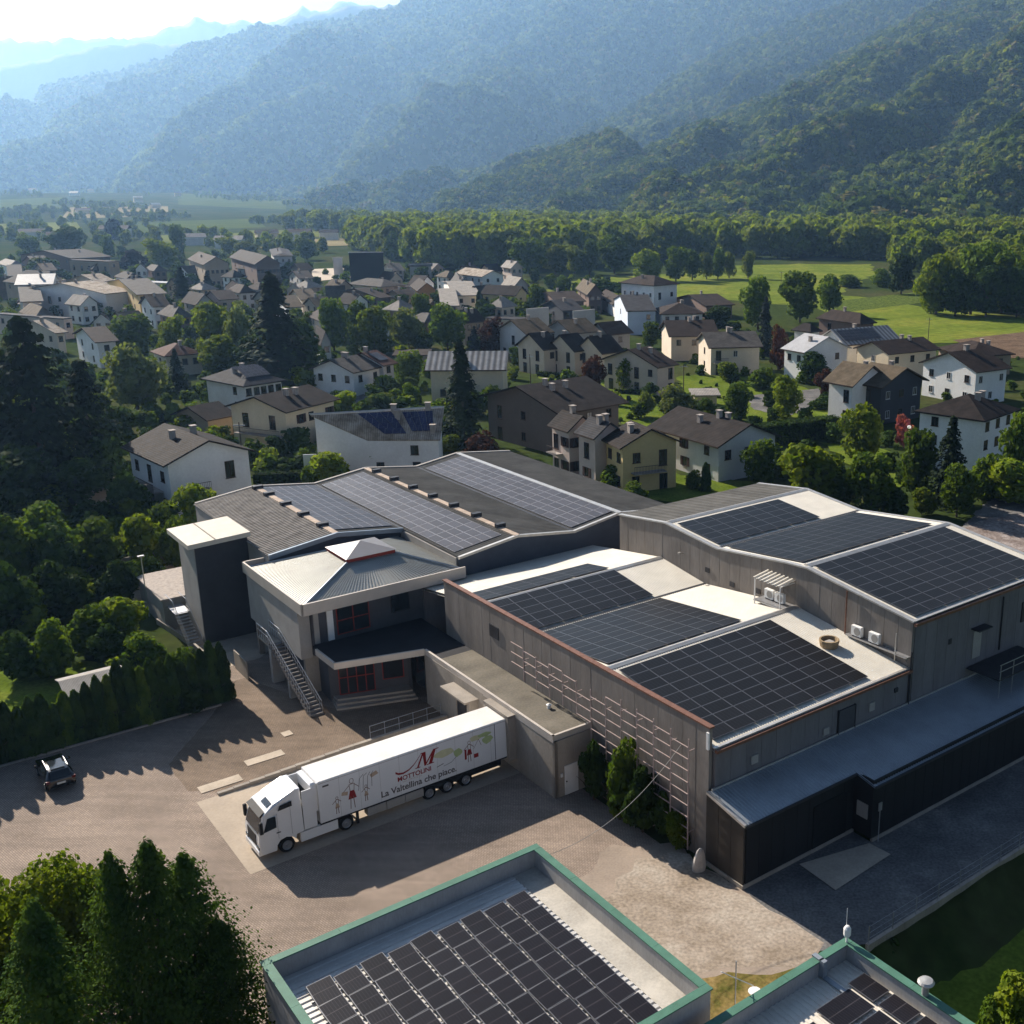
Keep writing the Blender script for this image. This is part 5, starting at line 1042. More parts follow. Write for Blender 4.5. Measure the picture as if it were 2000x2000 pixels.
for s in (-1,1):
    x = -28.6+s*.885; MB().add([(x,37.4,1.06),(x,39.3,1.04),(-28.6+s*.70,38.9,1.40),(-28.6+s*.70,37.6,1.42)], [(0,1,2,3),(3,2,1,0)]).build('side_window', M_GLASS, car)
    MB().box(-28.6+s*.78-.12,-28.6+s*.78+.12,36.74,36.86,.78,.96).build('tail_light', M_LAMPR, car); MB().box(-28.6+s*.62-.02,-28.6+s*.62+.02,37.4,39.0,1.51,1.56).build('roof_rail', M_STEEL, car); MB().cham(-28.6+s*1.02-.1,-28.6+s*1.02+.1,39.3,39.5,.98,1.14,.03).build('mirror', M_CARB, car)
    MB().box(-28.6+s*.66-.15,-28.6+s*.66+.15,40.86,41.0,.62,.76).build('headlight', M_GLASS, car)
    for v in (37.5,40.1):
        t = MB(); t.cyl((-28.6+s*.76,v,.33),(-28.6+s*.92,v,.33),.33,18); w_ = t.build('wheel', M_TYRE, car); off = car['_off']
        g = MB(); g.cyl((-28.6+s*.92-off[0],v-off[1],.33),(-28.6+s*.93-off[0],v-off[1],.33),.2,12); g.build('rim', M_RIM, w_)
MB().box(-28.86,-28.34,36.70,36.75,.62,.74).build('number_plate', M_PLATE, car)

# ------------------------------------------------------------------ yard furniture
kw = fac('kerb_wall', -12, 29.8, 'low concrete kerb wall dividing truck bay from upper yard', 'wall')
for i in range(16):
    u0 = -20.6+i*1.08; MB().box(u0,u0+1.06,29.55,29.85,0,.16+.28*min(1,i/8)).build('kerb_block', M_CONC, kw)
rl = fac('railing', -6.4, 30.2, 'thin grey steel railing beside the loading bay ramp', 'railing')
for i in range(6): u = -9.35+i*1.16; MB().box(u-.02,u+.02,30.18,30.22,.0,1.25).build('post', M_STEEL, rl)
for z in (.7,1.22): MB().box(-9.37,-3.53,30.18,30.22,z-.018,z+.018).build('rail', M_STEEL, rl)
hk = fac('hedge_kerb', -22, 43.2, 'long concrete kerb at the foot of the thuja hedge', 'kerb')
for i in range(22): u0 = -38+i*1.0; MB().box(u0,u0+.985,43.0,43.16,0,.13).build('kerb_block', M_CONC, hk)
rw = fac('driveway_wall', -14.6, 52, 'low curved pale retaining kerb beside the concrete driveway', 'wall')
pth = [(-15.6,45.3),(-14.75,47.2),(-14.25,50),(-14.0,53),(-14.15,56.5),(-14.5,60),(-15.0,64)]
for a, c in zip(pth[:-1], pth[1:]):
    a = Vector(a); c = Vector(c); d = (c-a).normalized(); n_ = Vector((-d.y,d.x))*.22; MB().prism([tuple(a),tuple(c-d*.012),tuple(c-d*.012+n_),tuple(a+n_)], 0, .55).build('wall_segment', M_CONC, rw)
gw = fac('boundary_wall', -14, 79, 'grey concrete panel wall in shade behind the dark tower', 'wall')
for i in range(7): u0 = -18.6+i*1.45; MB().box(u0,u0+1.42,79.0,79.2,0,2.3).build('wall_panel', M_CONC, gw)
sd = fac('garden_shed', -23.7, 49, 'garden shed with pale grey pitched roof behind the thuja hedge', 'shed')
MB().box(-25.6,-21.8,48.0,50.6,0,2.0).build('wall', M('shed_wood', (.10,.07,.05), .9, .2, 2, .1), sd)
M_SHR = wave_mat('shed_roof_sheet', (.30,.28,.255), (.40,.37,.34), 3.0, 'X', .75, .4, 1.0, .2)
MB().slab([(-26.0,47.3,1.95),(-21.4,47.3,1.95),(-21.4,49.6,2.62),(-26.0,49.6,2.62)], .08).build('roof', M_SHR, sd); MB().slab([(-26.0,49.6,2.62),(-21.4,49.6,2.62),(-21.4,51.2,2.2),(-26.0,51.2,2.2)], .08).build('roof', M_SHR, sd)
lp = fac('driveway_lamp', -15.2, 66.5, 'tall thin grey lamp post by the concrete driveway', 'lamp post')
MB().cyl((-15.2,66.5,0),(-15.2,66.5,6.0),.07,8,.045).build('pole', M_STEEL, lp); MB().cham(-15.5,-14.9,66.35,66.65,6.0,6.12,.03).build('lamp_head', M_ZINC, lp)
rk = tag(obj('boulder', None or MB().lathe((0,0,0), [(.42,0),(.46,.35),(.36,.9),(.22,1.35),(.08,1.5)], 9).data('boulder', M('pale_stone', (.42,.39,.36), .9, .25, 2, .5)), None, W(-.95,3.0), (0,.06,.4), (1,.7,1)), 'upright pale boulder standing at the corner of the black annexe', 'boulder')
fw = fac('road_wall', 20, -7.8, 'low concrete wall with mesh fence along the side road', 'wall')
for i in range(30): u0 = 1.5+i*1.5; MB().box(u0,u0+1.48,-8.02,-7.80,-2.1,.25+.12*(i%2)*.0).build('wall_block', M_CONC, fw)
for i in range(22): u = 1.6+i*2.0; MB().box(u-.02,u+.02,-7.93,-7.89,.24,1.35).build('fence_post', M_STEEL, fw)
for z in (.55,.9,1.3): MB().box(1.6,43.6,-7.915,-7.905,z-.008,z+.008).build('fence_wire', M_STEEL, fw)

# ------------------------------------------------------------------ village houses
WALLS = dict(white=(.80,.785,.76), cream=(.70,.59,.42), yellow=(.66,.50,.25), sand=(.62,.53,.42), pink=(.60,.48,.41), grey=(.40,.39,.375), lgrey=(.60,.59,.585), blue=(.56,.62,.72), stone=(.13,.11,.095), orange=(.52,.26,.09), tan=(.36,.28,.20), dark=(.05,.055,.065), black=(.02,.022,.025), brown=(.17,.12,.10), ochre=(.66,.48,.22))
ROOFS = dict(dark=((.016,.013,.012),(.036,.029,.027)), brown=((.024,.017,.014),(.050,.036,.030)), grey=((.06,.055,.05),(.115,.105,.096)), lgrey=((.22,.20,.18),(.34,.31,.275)), red=((.07,.036,.028),(.115,.062,.048)), metal=((.24,.235,.23),(.36,.35,.34)), lichen=((.17,.13,.095),(.46,.40,.33)), slate=((.026,.026,.03),(.055,.055,.06)), silver=((.36,.36,.37),(.46,.46,.47)), olive=((.075,.058,.038),(.135,.105,.072)))
def wmat(c): return M('plaster_'+c, WALLS[c], .9, .09, .35, .05, fine=8)
def rmat(c): a, b_ = ROOFS[c]; return wave_mat('tiles_'+c, a, b_, 1.05 if c != 'metal' else .28, 'X', .8 if c not in ('metal','silver') else .5, .5, .6, .25 if c != 'metal' else .55)
M_WFR = M('window_frame_brown', (.06,.035,.025), .6, .15, 4, 0); M_WFW = M('window_frame_white', (.55,.54,.52), .6, .08, 4, 0); M_SHUT = M('shutter_brown', (.05,.025,.018), .7, .2, 6, .1); M_CHIM = M('chimney_render', (.33,.29,.26), .9, .2, 2, .1); M_EAVE = M('eave_timber', (.05,.034,.026), .8, .2, 2, 0); M_ALP = M('balcony_rail', (.07,.05,.045), .7, .2, 3, 0)
def win_mesh(w, h, shut, fr, name):
    b = MB(); t = .07; b.box(-w/2,w/2,-.06,.04,0,t,0); b.box(-w/2,w/2,-.06,.04,h-t,h,0); b.box(-w/2,-w/2+t,-.06,.04,t,h-t,0); b.box(w/2-t,w/2,-.06,.04,t,h-t,0); b.box(-.03,.03,-.05,.03,t,h-t,0); b.box(-w/2-.08,w/2+.08,-.12,.02,-.07,0,0)
    if shut: b.box(-w/2-.52,-w/2-.02,-.09,-.03,0,h,1); b.box(w/2+.02,w/2+.52,-.09,-.03,0,h,1)
    return b.data(name, [fr, M_SHUT])
WM = {'p':win_mesh(1.0,1.35,False,M_WFW,'window_plain'), 's':win_mesh(1.0,1.35,True,M_WFR,'window_shuttered'), 'b':win_mesh(1.1,1.35,False,M_WFR,'window_brown'), 'd':win_mesh(1.2,2.2,False,M_WFR,'window_door')}
PMESH = {k: MB().add([(-.47*w,-.02,.05),(.47*w,-.02,.05),(.47*w,-.02,h-.05),(-.47*w,-.02,h-.05)], [(0,1,2,3)]).data('pane_'+k, M_GLASS) for k,(w,h) in dict(p=(1.0,1.35), s=(1.0,1.35), b=(1.1,1.35), d=(1.2,2.2)).items()}
def put_window(root, kind, loc, rz):
    o = obj('window' if kind != 'd' else 'balcony_door', WM[kind], root, loc, (0,0,rz)); obj('pane', PMESH[kind], o)
def solve_w(P0, d, tx, h, mx=60):
    lo, hi = .5, mx; s = PX(P0+d*5)[0] > PX(P0)[0]
    for _ in range(50):
        m = (lo+hi)/2; x = PX(P0+d*m)[0]
        if (x < tx) == s: lo = m
        else: hi = m
    return m
NH = [0]
def house(name, label, N, Lx, Rx, yaw, h, roof, rise, wall, rf, wl=(0,0,'b'), wr=(0,0,'b'), ov=.7, chim=1, pv=None, balc=None, cat='house', group='village houses', plinth=None, skip=()):
    P0 = G(N[0], N[1], h); a = math.radians(yaw); dR = Vector((math.cos(a),math.sin(a),0)); dL = Vector((-math.sin(a),math.cos(a),0))
    wR = Rx[0] if isinstance(Rx, tuple) else solve_w(P0, dR, Rx, h); wL = Lx[0] if isinstance(Lx, tuple) else solve_w(P0, dL, Lx, h)
    t = empty(name, (P0.x,P0.y,0), a, label, cat, group); NH[0] += 1; rng = random.Random(NH[0]*7)
    wm = wmat(wall); rm = rmat(rf)
    b = MB(); b.box(0,wR,0,wL,-.1,h)
    if roof == 'x': b.ext([(0,h),(wL,h),(wL/2,h+rise)], 'x', .001, wR-.001)
    elif roof == 'y': b.ext([(0,h),(wR,h),(wR/2,h+rise)], 'y', .001, wL-.001)
    b.build('wall', wm, t)
    if plinth: MB().box(-.03,wR+.03,-.03,wL+.03,-.1,plinth).build('plinth', wmat('stone'), t)
    ro = None; o2 = ov; th = .22
    def zroof(x, y): return h+.1
    if roof == 'x':
        s = rise/(wL/2); y0 = -o2; ze = h-s*o2
        r = MB(); r.slab([(-o2,y0,ze+th),(wR+o2,y0,ze+th),(wR+o2,wL/2,h+rise+th),(-o2,wL/2,h+rise+th)], th); r.slab([(-o2,wL/2,h+rise+th),(wR+o2,wL/2,h+rise+th),(wR+o2,wL+o2,ze+th),(-o2,wL+o2,ze+th)], th)
        ro = r.build('roof', rm, t); zroof = lambda x,y: h+rise-abs(y-wL/2)*s+th
    elif roof == 'y':
        s = rise/(wR/2); ze = h-s*o2
        r = MB(); r.slab([(-o2,wL+o2,ze+th),(-o2,-o2,ze+th),(wR/2,-o2,h+rise+th),(wR/2,wL+o2,h+rise+th)], th); r.slab([(wR/2,wL+o2,h+rise+th),(wR/2,-o2,h+rise+th),(wR+o2,-o2,ze+th),(wR+o2,wL+o2,ze+th)], th)
        ro = r.build('roof', rm, t); zroof = lambda x,y: h+rise-abs(x-wR/2)*s+th
    elif roof == 'hip':
        m = min(wR,wL)/2+o2; x0,x1,y0,y1 = -o2,wR+o2,-o2,wL+o2; zt_ = h+rise; zb_ = h+.02
        if wR >= wL: q = [(x0+m,(y0+y1)/2,zt_),(x1-m+.01,(y0+y1)/2,zt_)]
        else: q = [((x0+x1)/2,y0+m,zt_),((x0+x1)/2,y1-m+.01,zt_)]
        c = [(x0,y0,zb_),(x1,y0,zb_),(x1,y1,zb_),(x0,y1,zb_)]
        if wR >= wL: fs = [(0,1,5,4),(1,2,5),(2,3,4,5),(3,0,4)]
        else: fs = [(0,1,4),(1,2,5,4),(2,3,5),(3,0,4,5)]
        r = MB(); r.add(c+q, fs+[(3,2,1,0)]); r.box(x0,x1,y0,y1,zb_-.22,zb_-.002); ro = r.build('roof', rm, t)
        zroof = lambda x,y: zb_+(zt_-zb_)*max(0,min(1,min(x-x0,x1-x,y-y0,y1-y)/m))
    elif roof == 'flat':
        r = MB(); r.box(-.15,wR+.15,-.15,wL+.15,h,h+.3); ro = r.build('roof', rm, t)
    elif roof == 'shed':
        r = MB(); r.slab([(-o2,-o2,h+.1),(wR+o2,-o2,h+.1),(wR+o2,wL+o2,h+rise),(-o2,wL+o2,h+rise)], th); ro = r.build('roof', rm, t); b = MB(); b.ext([(0,h),(wL,h),(wL,h+rise-.25)], 'x', .02, wR-.02).build('gable_wall', wm, t)
        zroof = lambda x,y: h+.1+rise*y/wL
    if roof in ('x','y'):    # barge boards / gutters
        g = MB()
        if roof == 'x': g.box(-o2,wR+o2,-o2-.08,-o2-.005,ze-.02,ze+th-.01)
        else: g.box(-o2-.08,-o2-.005,-o2,wL+o2,ze-.02,ze+th-.01)
        g.build('gutter', M_EAVE, t)
    for i in range(chim):
        if roof == 'flat': break
        cx = wR*(.25+.5*rng.random()); cy = wL*(.3+.3*rng.random()); z = zroof(cx,cy); c = MB(); c.box(cx-.3,cx+.3,cy-.35,cy+.35,z-.5,z+.9); c.box(cx-.4,cx+.4,cy-.45,cy+.45,z+1.0,z+1.08); c.box(cx-.25,cx+.25,cy-.3,cy+.3,z+.9,z+1.0); c.build('chimney', M_CHIM, ro)
    def rows(n, face):
        nc, nr, kd = n; ln = wR if face == 'R' else wL; top = h
        for r_ in range(nr):
            z = .95+r_*(h-.2)/max(nr,1) if nr > 1 else h-2.3
            for c_ in range(nc):
                x = ln*(c_+.5+.08*(rng.random()-.5))/nc; k = kd[(r_*nc+c_)%len(kd)]
                if k == '-': continue
                zz_ = z-.75 if k == 'd' and r_ > 0 else (max(.1,z-.85) if k == 'd' else z)
                if face == 'R': put_window(t, k, (x,-.01,zz_), 0)
                else: put_window(t, k, (-.01,x,zz_), -math.pi/2)
    rows(wl, 'L'); rows(wr, 'R')
    for (face, f0, f1, z) in (balc or []):
        ln = wR if face == 'R' else wL; a0, a1 = ln*f0, ln*f1; bb = MB()
        if face == 'R': q = (a0,a1,-1.2,-.012)
        else: q = (-1.2,-.012,a0,a1)
        bo = bb.box(q[0],q[1],q[2],q[3],z-.16,z).build('balcony', M_CHIM, t); rr = MB()
        if face == 'R': rr.box(a0,a1,-1.2,-1.15,z+.9,z+.96); [rr.box(x,x+.03,-1.19,-1.16,z,z+.9) for x in np.arange(a0,a1,.22)]
        else: rr.box(-1.2,-1.15,a0,a1,z+.9,z+.96); [rr.box(-1.19,-1.16,x,x+.03,z,z+.9) for x in np.arange(a0,a1,.22)]
        rr.build('balcony_rail', M_ALP, bo)
    if pv and ro is not None:
        side, f0, f1, g0, nc, nr = pv      # side 'y0': slope facing -y ; 'x0': slope facing -x
        if roof == 'x' or (roof == 'hip' and side == 'y0'):
            s = rise/(wL/2) if roof == 'x' else rise/(min(wR,wL)/2+o2); tl = math.atan(s)
            for i in range(nc):
                for j in range(nr):
                    x = wR*f0+i*(wR*(f1-f0)/nc); y = wL*g0+j*1.0*math.cos(tl)*1.04
                    obj('solar_panel', panel_cache(wR*(f1-f0)/nc-.03, 1.0), ro, (x,y-.08*s,zroof(x+.2,y)+.10 if roof=='x' else zroof(wR/2,y)+.10), (tl,0,0))
        else:
            s = rise/(wR/2) if roof == 'y' else rise/(min(wR,wL)/2+o2); tl = math.atan(s)
            for i in range(nc):
                for j in range(nr):
                    y = wL*f0+i*(wL*(f1-f0)/nc); x = wR*g0+j*1.0*math.cos(tl)*1.04
                    obj('solar_panel', panel_cache(1.0, wL*(f1-f0)/nc-.03), ro, (x,y,zroof(x,y+.2)+.10 if roof=='y' else zroof(x,wL/2)+.10), (0,-tl,0))
    t['_dim'] = (wR,wL,h); return t
_PCH = {}
def panel_cache(w, h):
    k = (round(w,2), round(h,2))
    if k not in _PCH: _PCH[k] = panel_mesh('solar_panel_house_%d' % len(_PCH), k[0], k[1], M_PANELB)
    return _PCH[k]
H = house
H('yellow_house','cream yellow house with dark roof and two tall brown doors above a balcony',(556.7,802.6),451,651,66,6.6,'x',1.7,'cream','dark',(2,1,'d'),(5,2,'sb-'),balc=[('L',.05,.9,2.6)],chim=2)
H('panelled_house','white house whose dark roof carries bluish white solar panels',(477.5,753),402.7,549,52,5.6,'hip',2.0,'white','slate',(2,2,'b-'),(5,2,'b'),pv=('y0',.2,.85,.12,6,5),chim=2)
# mono-pitch house on a skewed plot just behind the workshop
q0, q1, q2, q3 = G(715.7,857.6,5.6), G(856,856.6,5.6), G(860,798.6,8.9), G(614,812,8.9)
t = empty('lichen_roof_house', (q0.x,q0.y,0), 0, 'pale house with lichen stained roof and blue solar panels just behind the workshop', 'house', 'village houses')
lc = [p-Vector((q0.x,q0.y,0)) for p in (q0,q1,q2,q3)]
MB().add([(p.x,p.y,-.1) for p in lc]+[(p.x,p.y,p.z-.12) for p in lc], [(3,2,1,0),(4,5,6,7),(0,1,5,4),(1,2,6,5),(2,3,7,6),(3,0,4,7)]).build('wall', wmat('white'), t)
rq = lambda a,b: (lc[0].lerp(lc[1],a)).lerp(lc[3].lerp(lc[2],a),b)
rb = MB(); nx_, ny_ = 14, 8
for i in range(nx_):
    for j in range(ny_):
        x0, x1 = -.02+1.05*i/nx_, -.02+1.05*(i+1)/nx_; y0, y1 = -.05+1.08*j/ny_, -.05+1.08*(j+1)/ny_
        rb.add([rq(x,y) for x,y in ((x0,y0),(x1,y0),(x1,y1),(x0,y1))], [(0,1,2,3)])
for (e0,e1) in (((-.02,-.05),(1.03,-.05)),((1.03,-.05),(1.03,1.03)),((-.02,1.03),(-.02,-.05))):
    for i in range(10): p0 = rq(e0[0]+(e1[0]-e0[0])*i/10, e0[1]+(e1[1]-e0[1])*i/10); p1 = rq(e0[0]+(e1[0]-e0[0])*(i+1)/10, e0[1]+(e1[1]-e0[1])*(i+1)/10); rb.add([p0-Vector((0,0,.2)),p1-Vector((0,0,.2)),p1,p0], [(0,1,2,3)])
ro = rb.build('roof', rmat('lichen'), t); ro.location.z = .1
MB().slab([rq(-.02,1.0)+Vector((0,0,.1)),rq(1.03,1.0)+Vector((0,0,.1)),rq(1.03,1.05)+Vector((0,0,.1)),rq(-.02,1.05)+Vector((0,0,.1))], .12).build('ridge_flashing', M_ZINC, ro)
M_PBL = panel_mat('solar_cells_house', 2, 4, (.02,.025,.075), (.16,.16,.2), .25)
for (a0,a1,n_,b0,b1,m_) in ((.32,.60,3,.14,.94,4),(.68,.94,4,.22,.90,3)):
    for i in range(n_):
        for j in range(m_):
            e0 = a0+(a1-a0)*i/n_; e1 = a0+(a1-a0)*(i+.94)/n_; f0 = b0+(b1-b0)*j/m_; f1 = b0+(b1-b0)*(j+.96)/m_
            MB().slab([rq(x,y)+Vector((0,0,.16)) for x,y in ((e0,f0),(e1,f0),(e1,f1),(e0,f1))], .05).build('solar_panel', M_PBL, ro)
for (x,y) in ((.62,.75),(.93,.2),(.62,.97),(.9,.97)): p = rq(x,y); c = MB(); c.box(p.x-.35,p.x+.35,p.y-.3,p.y+.3,p.z-.4,p.z+1.0); c.box(p.x-.45,p.x+.45,p.y-.4,p.y+.4,p.z+1.0,p.z+1.1); c.build('chimney', M_CHIM, ro)
fa = math.atan2(lc[1].y,lc[1].x)
for (f,z) in ((.17,.9),(.68,.9),(.66,3.3)): p = lc[0].lerp(lc[1],f); put_window(t, 'b', (p.x,p.y-.02,z), fa)
H('white_gable_house','white gabled house with dark awning balcony at left behind the laurel bushes',(327,905),(13,),484,44,7.2,'y',2.0,'white','dark',(3,2,'db'),(2,1,'-d-'),balc=[('R',.12,.45,3.4),('L',.2,.7,3.2)],chim=2)
H('stone_house','big dark stone house with wide overhanging roof beside the tall spruce',(1093,803),952,(12,),44,7.0,'x',2.6,'stone','dark',(3,2,'-bd'),(3,1,'b'),chim=3,ov=1.2)
H('terraced_house','salmon end unit of the stepped terrace next to the stone house',(1111,839),1078,1160,36,7.0,'y',1.6,'pink','dark',(2,2,'sd'),(2,2,'sb'),balc=[('L',.4,.95,3.2)],chim=1,ov=.5)
H('terraced_house','salmon middle unit of the stepped terrace with glinting roof windows',(1162,853),1130,1216,36,7.0,'y',1.6,'pink','slate',(1,2,'sd'),(2,2,'-b'),chim=2,ov=.5)
H('terraced_house','ochre yellow end unit of the stepped terrace with balcony and low shed',(1216,872),1184,1320.5,26,6.6,'y',1.9,'ochre','dark',(2,2,'b'),(2,2,'bd'),balc=[('R',.15,.75,2.9)],chim=2,ov=.6)
H('lean_to','low dark roofed shed in front of the ochre terrace unit',(1228,925),1215,1310,26,2.6,'shed',.7,'tan','dark',chim=0,ov=.3,cat='shed')
H('broad_roof_house','pale grey house with broad dark roof and lower sunlit side wall',(1404,869),1276,1514,36,5.4,'y',2.2,'lgrey','dark',(3,2,'bsd'),(3,1,'b'),chim=3)
H('hip_roof_house','three storey white house with dark hipped roof at right edge',(1919,819.7),1797.6,1981,48,8.2,'hip',2.4,'white','dark',(2,3,'-b'),(3,3,'b'),chim=2,pv=None)
H('dormer_house','house with lichen coloured roof and slate blue wing',(1665,749),1620,1730,38,7.2,'y',2.6,'white','olive',(2,2,'d-'),(1,1,'-'),chim=1,ov=.9)
H('slate_wing_house','dark slate blue walled house with loggia and two small gables',(1722,752),1668,1800,38,7.0,'y',2.4,'dark','olive',(1,2,'d'),(3,2,'pbp'),chim=1,ov=1.0)
H('silver_roof_house','white house with silver roof and rows of dark solar panels near the meadow',(1571,687),1532.6,1655,34,6.4,'y',2.6,'white','silver',(2,1,'b'),(2,1,'b'),chim=1)
H('panel_wing_house','wing with steep panel covered roof joined to the silver roofed house',(1652,672),1600,1755,30,6.0,'x',2.6,'white','metal',(0,0,'b'),(2,1,'b'),pv=('y0',.02,.7,.05,7,4),chim=1)
H('cream_house','cream house with low brown gable roof and white verge',(1736,690),1675,1829,31,6.0,'x',1.8,'cream','brown',(1,1,'p'),(3,1,'b'),chim=2)
H('white_villa','large bluish white villa with brown roof and white verge boards',(1907,724.5),1804,1966.6,33,6.6,'x',2.6,'white','brown',(3,2,'pb'),(3,2,'-p'),chim=2)
H('brown_roof_house','low house with broad brown roof behind the white villa',(1900,695),1834,1975,20,4.6,'hip',2.2,'tan','brown',(2,1,'b'),(2,1,'b'),chim=2)
H('grey_house','grey pebble dashed house with red brown shutters and balcony beside lawn',(1388.8,678),1364.7,1483.5,10,6.2,'x',2.3,'sand','grey',(1,2,'b'),(3,2,'dp-'),chim=2,balc=[('R',.05,.35,2.9)])
H('beige_house','beige house with wide plain brown roof behind the grey house',(1311,656),1292.5,1400,8,6.0,'x',2.6,'sand','brown',(1,1,'-'),(3,1,'b'),chim=2)
H('pinkish_house','pinkish beige house with broad brown roof and two skylights',(1284,716),1180,1317,48,6.0,'x',2.6,'pink','brown',(4,2,'bd'),(2,2,'-d'),chim=2)
for k,(n_,l_,r_) in enumerate((((1062,681),1012,1092),((1122,684),1072,1150),((1176,688),1128,1212))):
    H('row_house',['left','middle','right'][k]+' unit of the brown roofed row houses with stepped roofs',n_,l_,r_,44,6.0,'x',2.8,'sand','brown',(2,2,'d'),(1,1,'b'),chim=1,ov=.6)
H('loft_house','grey brown loft house with tall concrete fin wall left of the row houses',(1030,652),975,1075,40,6.6,'x',2.6,'lgrey','olive',(3,2,'d-'),(2,1,'b'),chim=1)
H('loft_house','grey brown loft house with tall concrete fin wall behind the row houses',(1118,650),1068,1165,40,6.2,'x',2.4,'grey','olive',(2,1,'b'),(2,1,'b'),chim=1)
H('loft_house','small grey house with pale verge right of the fin walled lofts',(1190,652),1150,1230,40,5.4,'x',2.2,'grey','brown',(2,1,'b'),(1,1,'b'),chim=0)
H('blue_white_house','bluish white house with steep gable and dark slate roof',(1225.8,608),1200,1279.4,8,6.6,'x',2.8,'blue','slate',(1,2,'b'),(2,1,'-b'),chim=1,ov=.4)
H('hipped_white_house','white hipped roof house with balcony right of the blue white house',(1293,613),1280,1372,8,6.0,'hip',2.4,'lgrey','brown',(1,1,'-'),(4,2,'b'),chim=2)
H('tall_white_house','tall square white house with hipped roof at the meadow edge',(1277,557.5),1213.7,1322,42,9.5,'hip',2.6,'white','brown',(5,2,'p'),(2,2,'db'),chim=1)
H('brown_barn','long low brown roofed barn in front of the meadow',(1380,597),1318,1430,22,4.2,'x',2.2,'brown','brown',(0,0,'b'),(3,1,'b'),chim=1,cat='barn')
H('yellow_block','yellow two storey house with dark brown roof and low garage',(1006.5,575),943,1028,62,7.0,'y',2.2,'yellow','dark',(4,2,'-b'),(1,2,'b'),chim=1)
H('yellow_garage','low pale green grey garage in front of the yellow two storey house',(1012,626),948,(6,),62,3.6,'flat',0,'sand','slate',chim=0,cat='garage')
H('white_farmhouse','white farmhouse with grey sheet roof left of the yellow block',(888.4,578),865.7,934,14,5.6,'x',2.2,'white','lgrey',(1,1,'b'),(2,1,'b'),chim=1)
H('upper_white_house','white house with pale tiled roof in front of the dark wood',(942,540),891,983,38,6.4,'y',2.0,'white','lichen',(4,1,'b'),(2,2,'b'),chim=1)
H('orange_house','small orange rendered house with dark roof',(818,566),800,850,18,5.6,'y',2.2,'orange','brown',(1,1,'b'),(1,1,'-'),chim=0)
H('long_brown_house','long low house with plain brown roof behind the round trees',(742,582),650,762,55,4.4,'x',2.4,'brown','brown',(5,1,'b'),(1,1,'b'),chim=1)
H('brown_roof_cottage','brown roofed cottage with small arched window right of the long brown house',(790,583),752,822,40,4.4,'x',2.2,'tan','brown',(2,1,'b'),(1,1,'b'),chim=1)
H('grey_roof_house','house with pale grey roof left of the orange house',(745,560),680,790,50,5.0,'hip',2.2,'sand','grey',(3,1,'b'),(2,1,'b'),chim=1)
H('farm_shed','long shed with flat pinkish roof below the dark office block',(772,562),705,806,48,4.2,'shed',.8,'sand','brown',(3,1,'b'),(1,1,'-'),chim=0,cat='shed')
H('low_brown_house','low brown roofed house beside the yellow block wall',(1090,590),1050,1140,20,4.6,'x',2.0,'brown','brown',(1,1,'b'),(3,1,'b'),chim=1)
H('slate_house','dark slate roofed house in front of the low brown roofs',(1100,606),1060,1135,28,5.0,'x',2.2,'dark','slate',(1,1,'b'),(2,1,'b'),chim=1)
H('small_white_house','small white gabled annex left of the tall white house',(1200,592),1172,1226,12,4.4,'y',1.8,'white','brown',(1,1,'b'),(1,1,'b'),chim=0)
H('dark_office_block','black boxy modern office block at the edge of the wood',(681,494),664,748,12,15.0,'flat',0,'black','silver',(1,2,'-'),(0,0,'b'),chim=0,cat='office',group=None)
H('office_annex','pale flat annex with dark end left of the office block',(650,504),600,668,12,9.0,'flat',0,'lgrey','silver',(2,1,'b'),(2,1,'-'),chim=0,cat='office',group=None)
H('flat_beige_house','beige flat roofed house in front of the office block',(712,527),698,765,10,5.4,'flat',0,'cream','silver',(1,1,'b'),(3,1,'-'),chim=0)
H('grey_shed','grey shed with dark doorway in front of the wood',(800,520),776,842,10,6.5,'shed',1.2,'grey','grey',(1,1,'-'),(2,1,'-d'),chim=0,cat='shed')
H('gabled_block','large brown gabled apartment block in the old village',(500,515),443,546,30,9.5,'y',3.0,'brown','dark',(3,2,'b'),(6,2,'bs'),chim=1)
H('gabled_block','tan gabled apartment block at left of the brown one',(400,516),369,446,30,9.5,'y',2.8,'tan','brown',(3,2,'b'),(5,2,'b'),chim=1)
H('violet_block','violet grey flat topped block behind the brown gabled block',(535,500),517,570,20,10.5,'hip',1.2,'lgrey','slate',(1,3,'b'),(3,3,'p'),chim=1)
H('yellow_apartments','yellow three storey apartment house with wooden balconies',(271,576),208.5,322,34,8.6,'x',2.6,'ochre','grey',(3,3,'b-d'),(4,3,'d'),balc=[('L',.1,.4,3.3),('R',.1,.95,3.3)],chim=2)
H('long_white_house','long white house with pale lichen roof left of the yellow apartments',(206,574),45,(10,),66,8.0,'x',2.6,'white','lichen',(8,2,'bd-'),(1,1,'-'),chim=3,balc=[('L',.05,.3,3.4)])
H('edge_white_house','white balcony house with blue roof panels at far left edge',(33,556),(16,),(10,),20,9.5,'x',2.6,'white','silver',(3,3,'d'),(2,3,'b'),balc=[('L',.1,.6,3.2)],chim=1)
H('pink_house','pinkish house with small windows behind the white balcony house',(95,542),34,120,60,6.6,'hip',2.2,'pink','dark',(3,2,'s'),(1,1,'b'),chim=1)
H('tan_flat_block','tan block with flat roof and balconies among dark roofs',(212,512),135,232,62,8.6,'flat',0,'tan','brown',(5,2,'d'),(1,1,'b'),chim=0)
H('pale_roof_house','house with broad pale sunlit roof behind the long white house',(200,556),128,232,58,6.0,'x',3.0,'sand','lichen',(2,1,'b'),(1,1,'b'),chim=2)
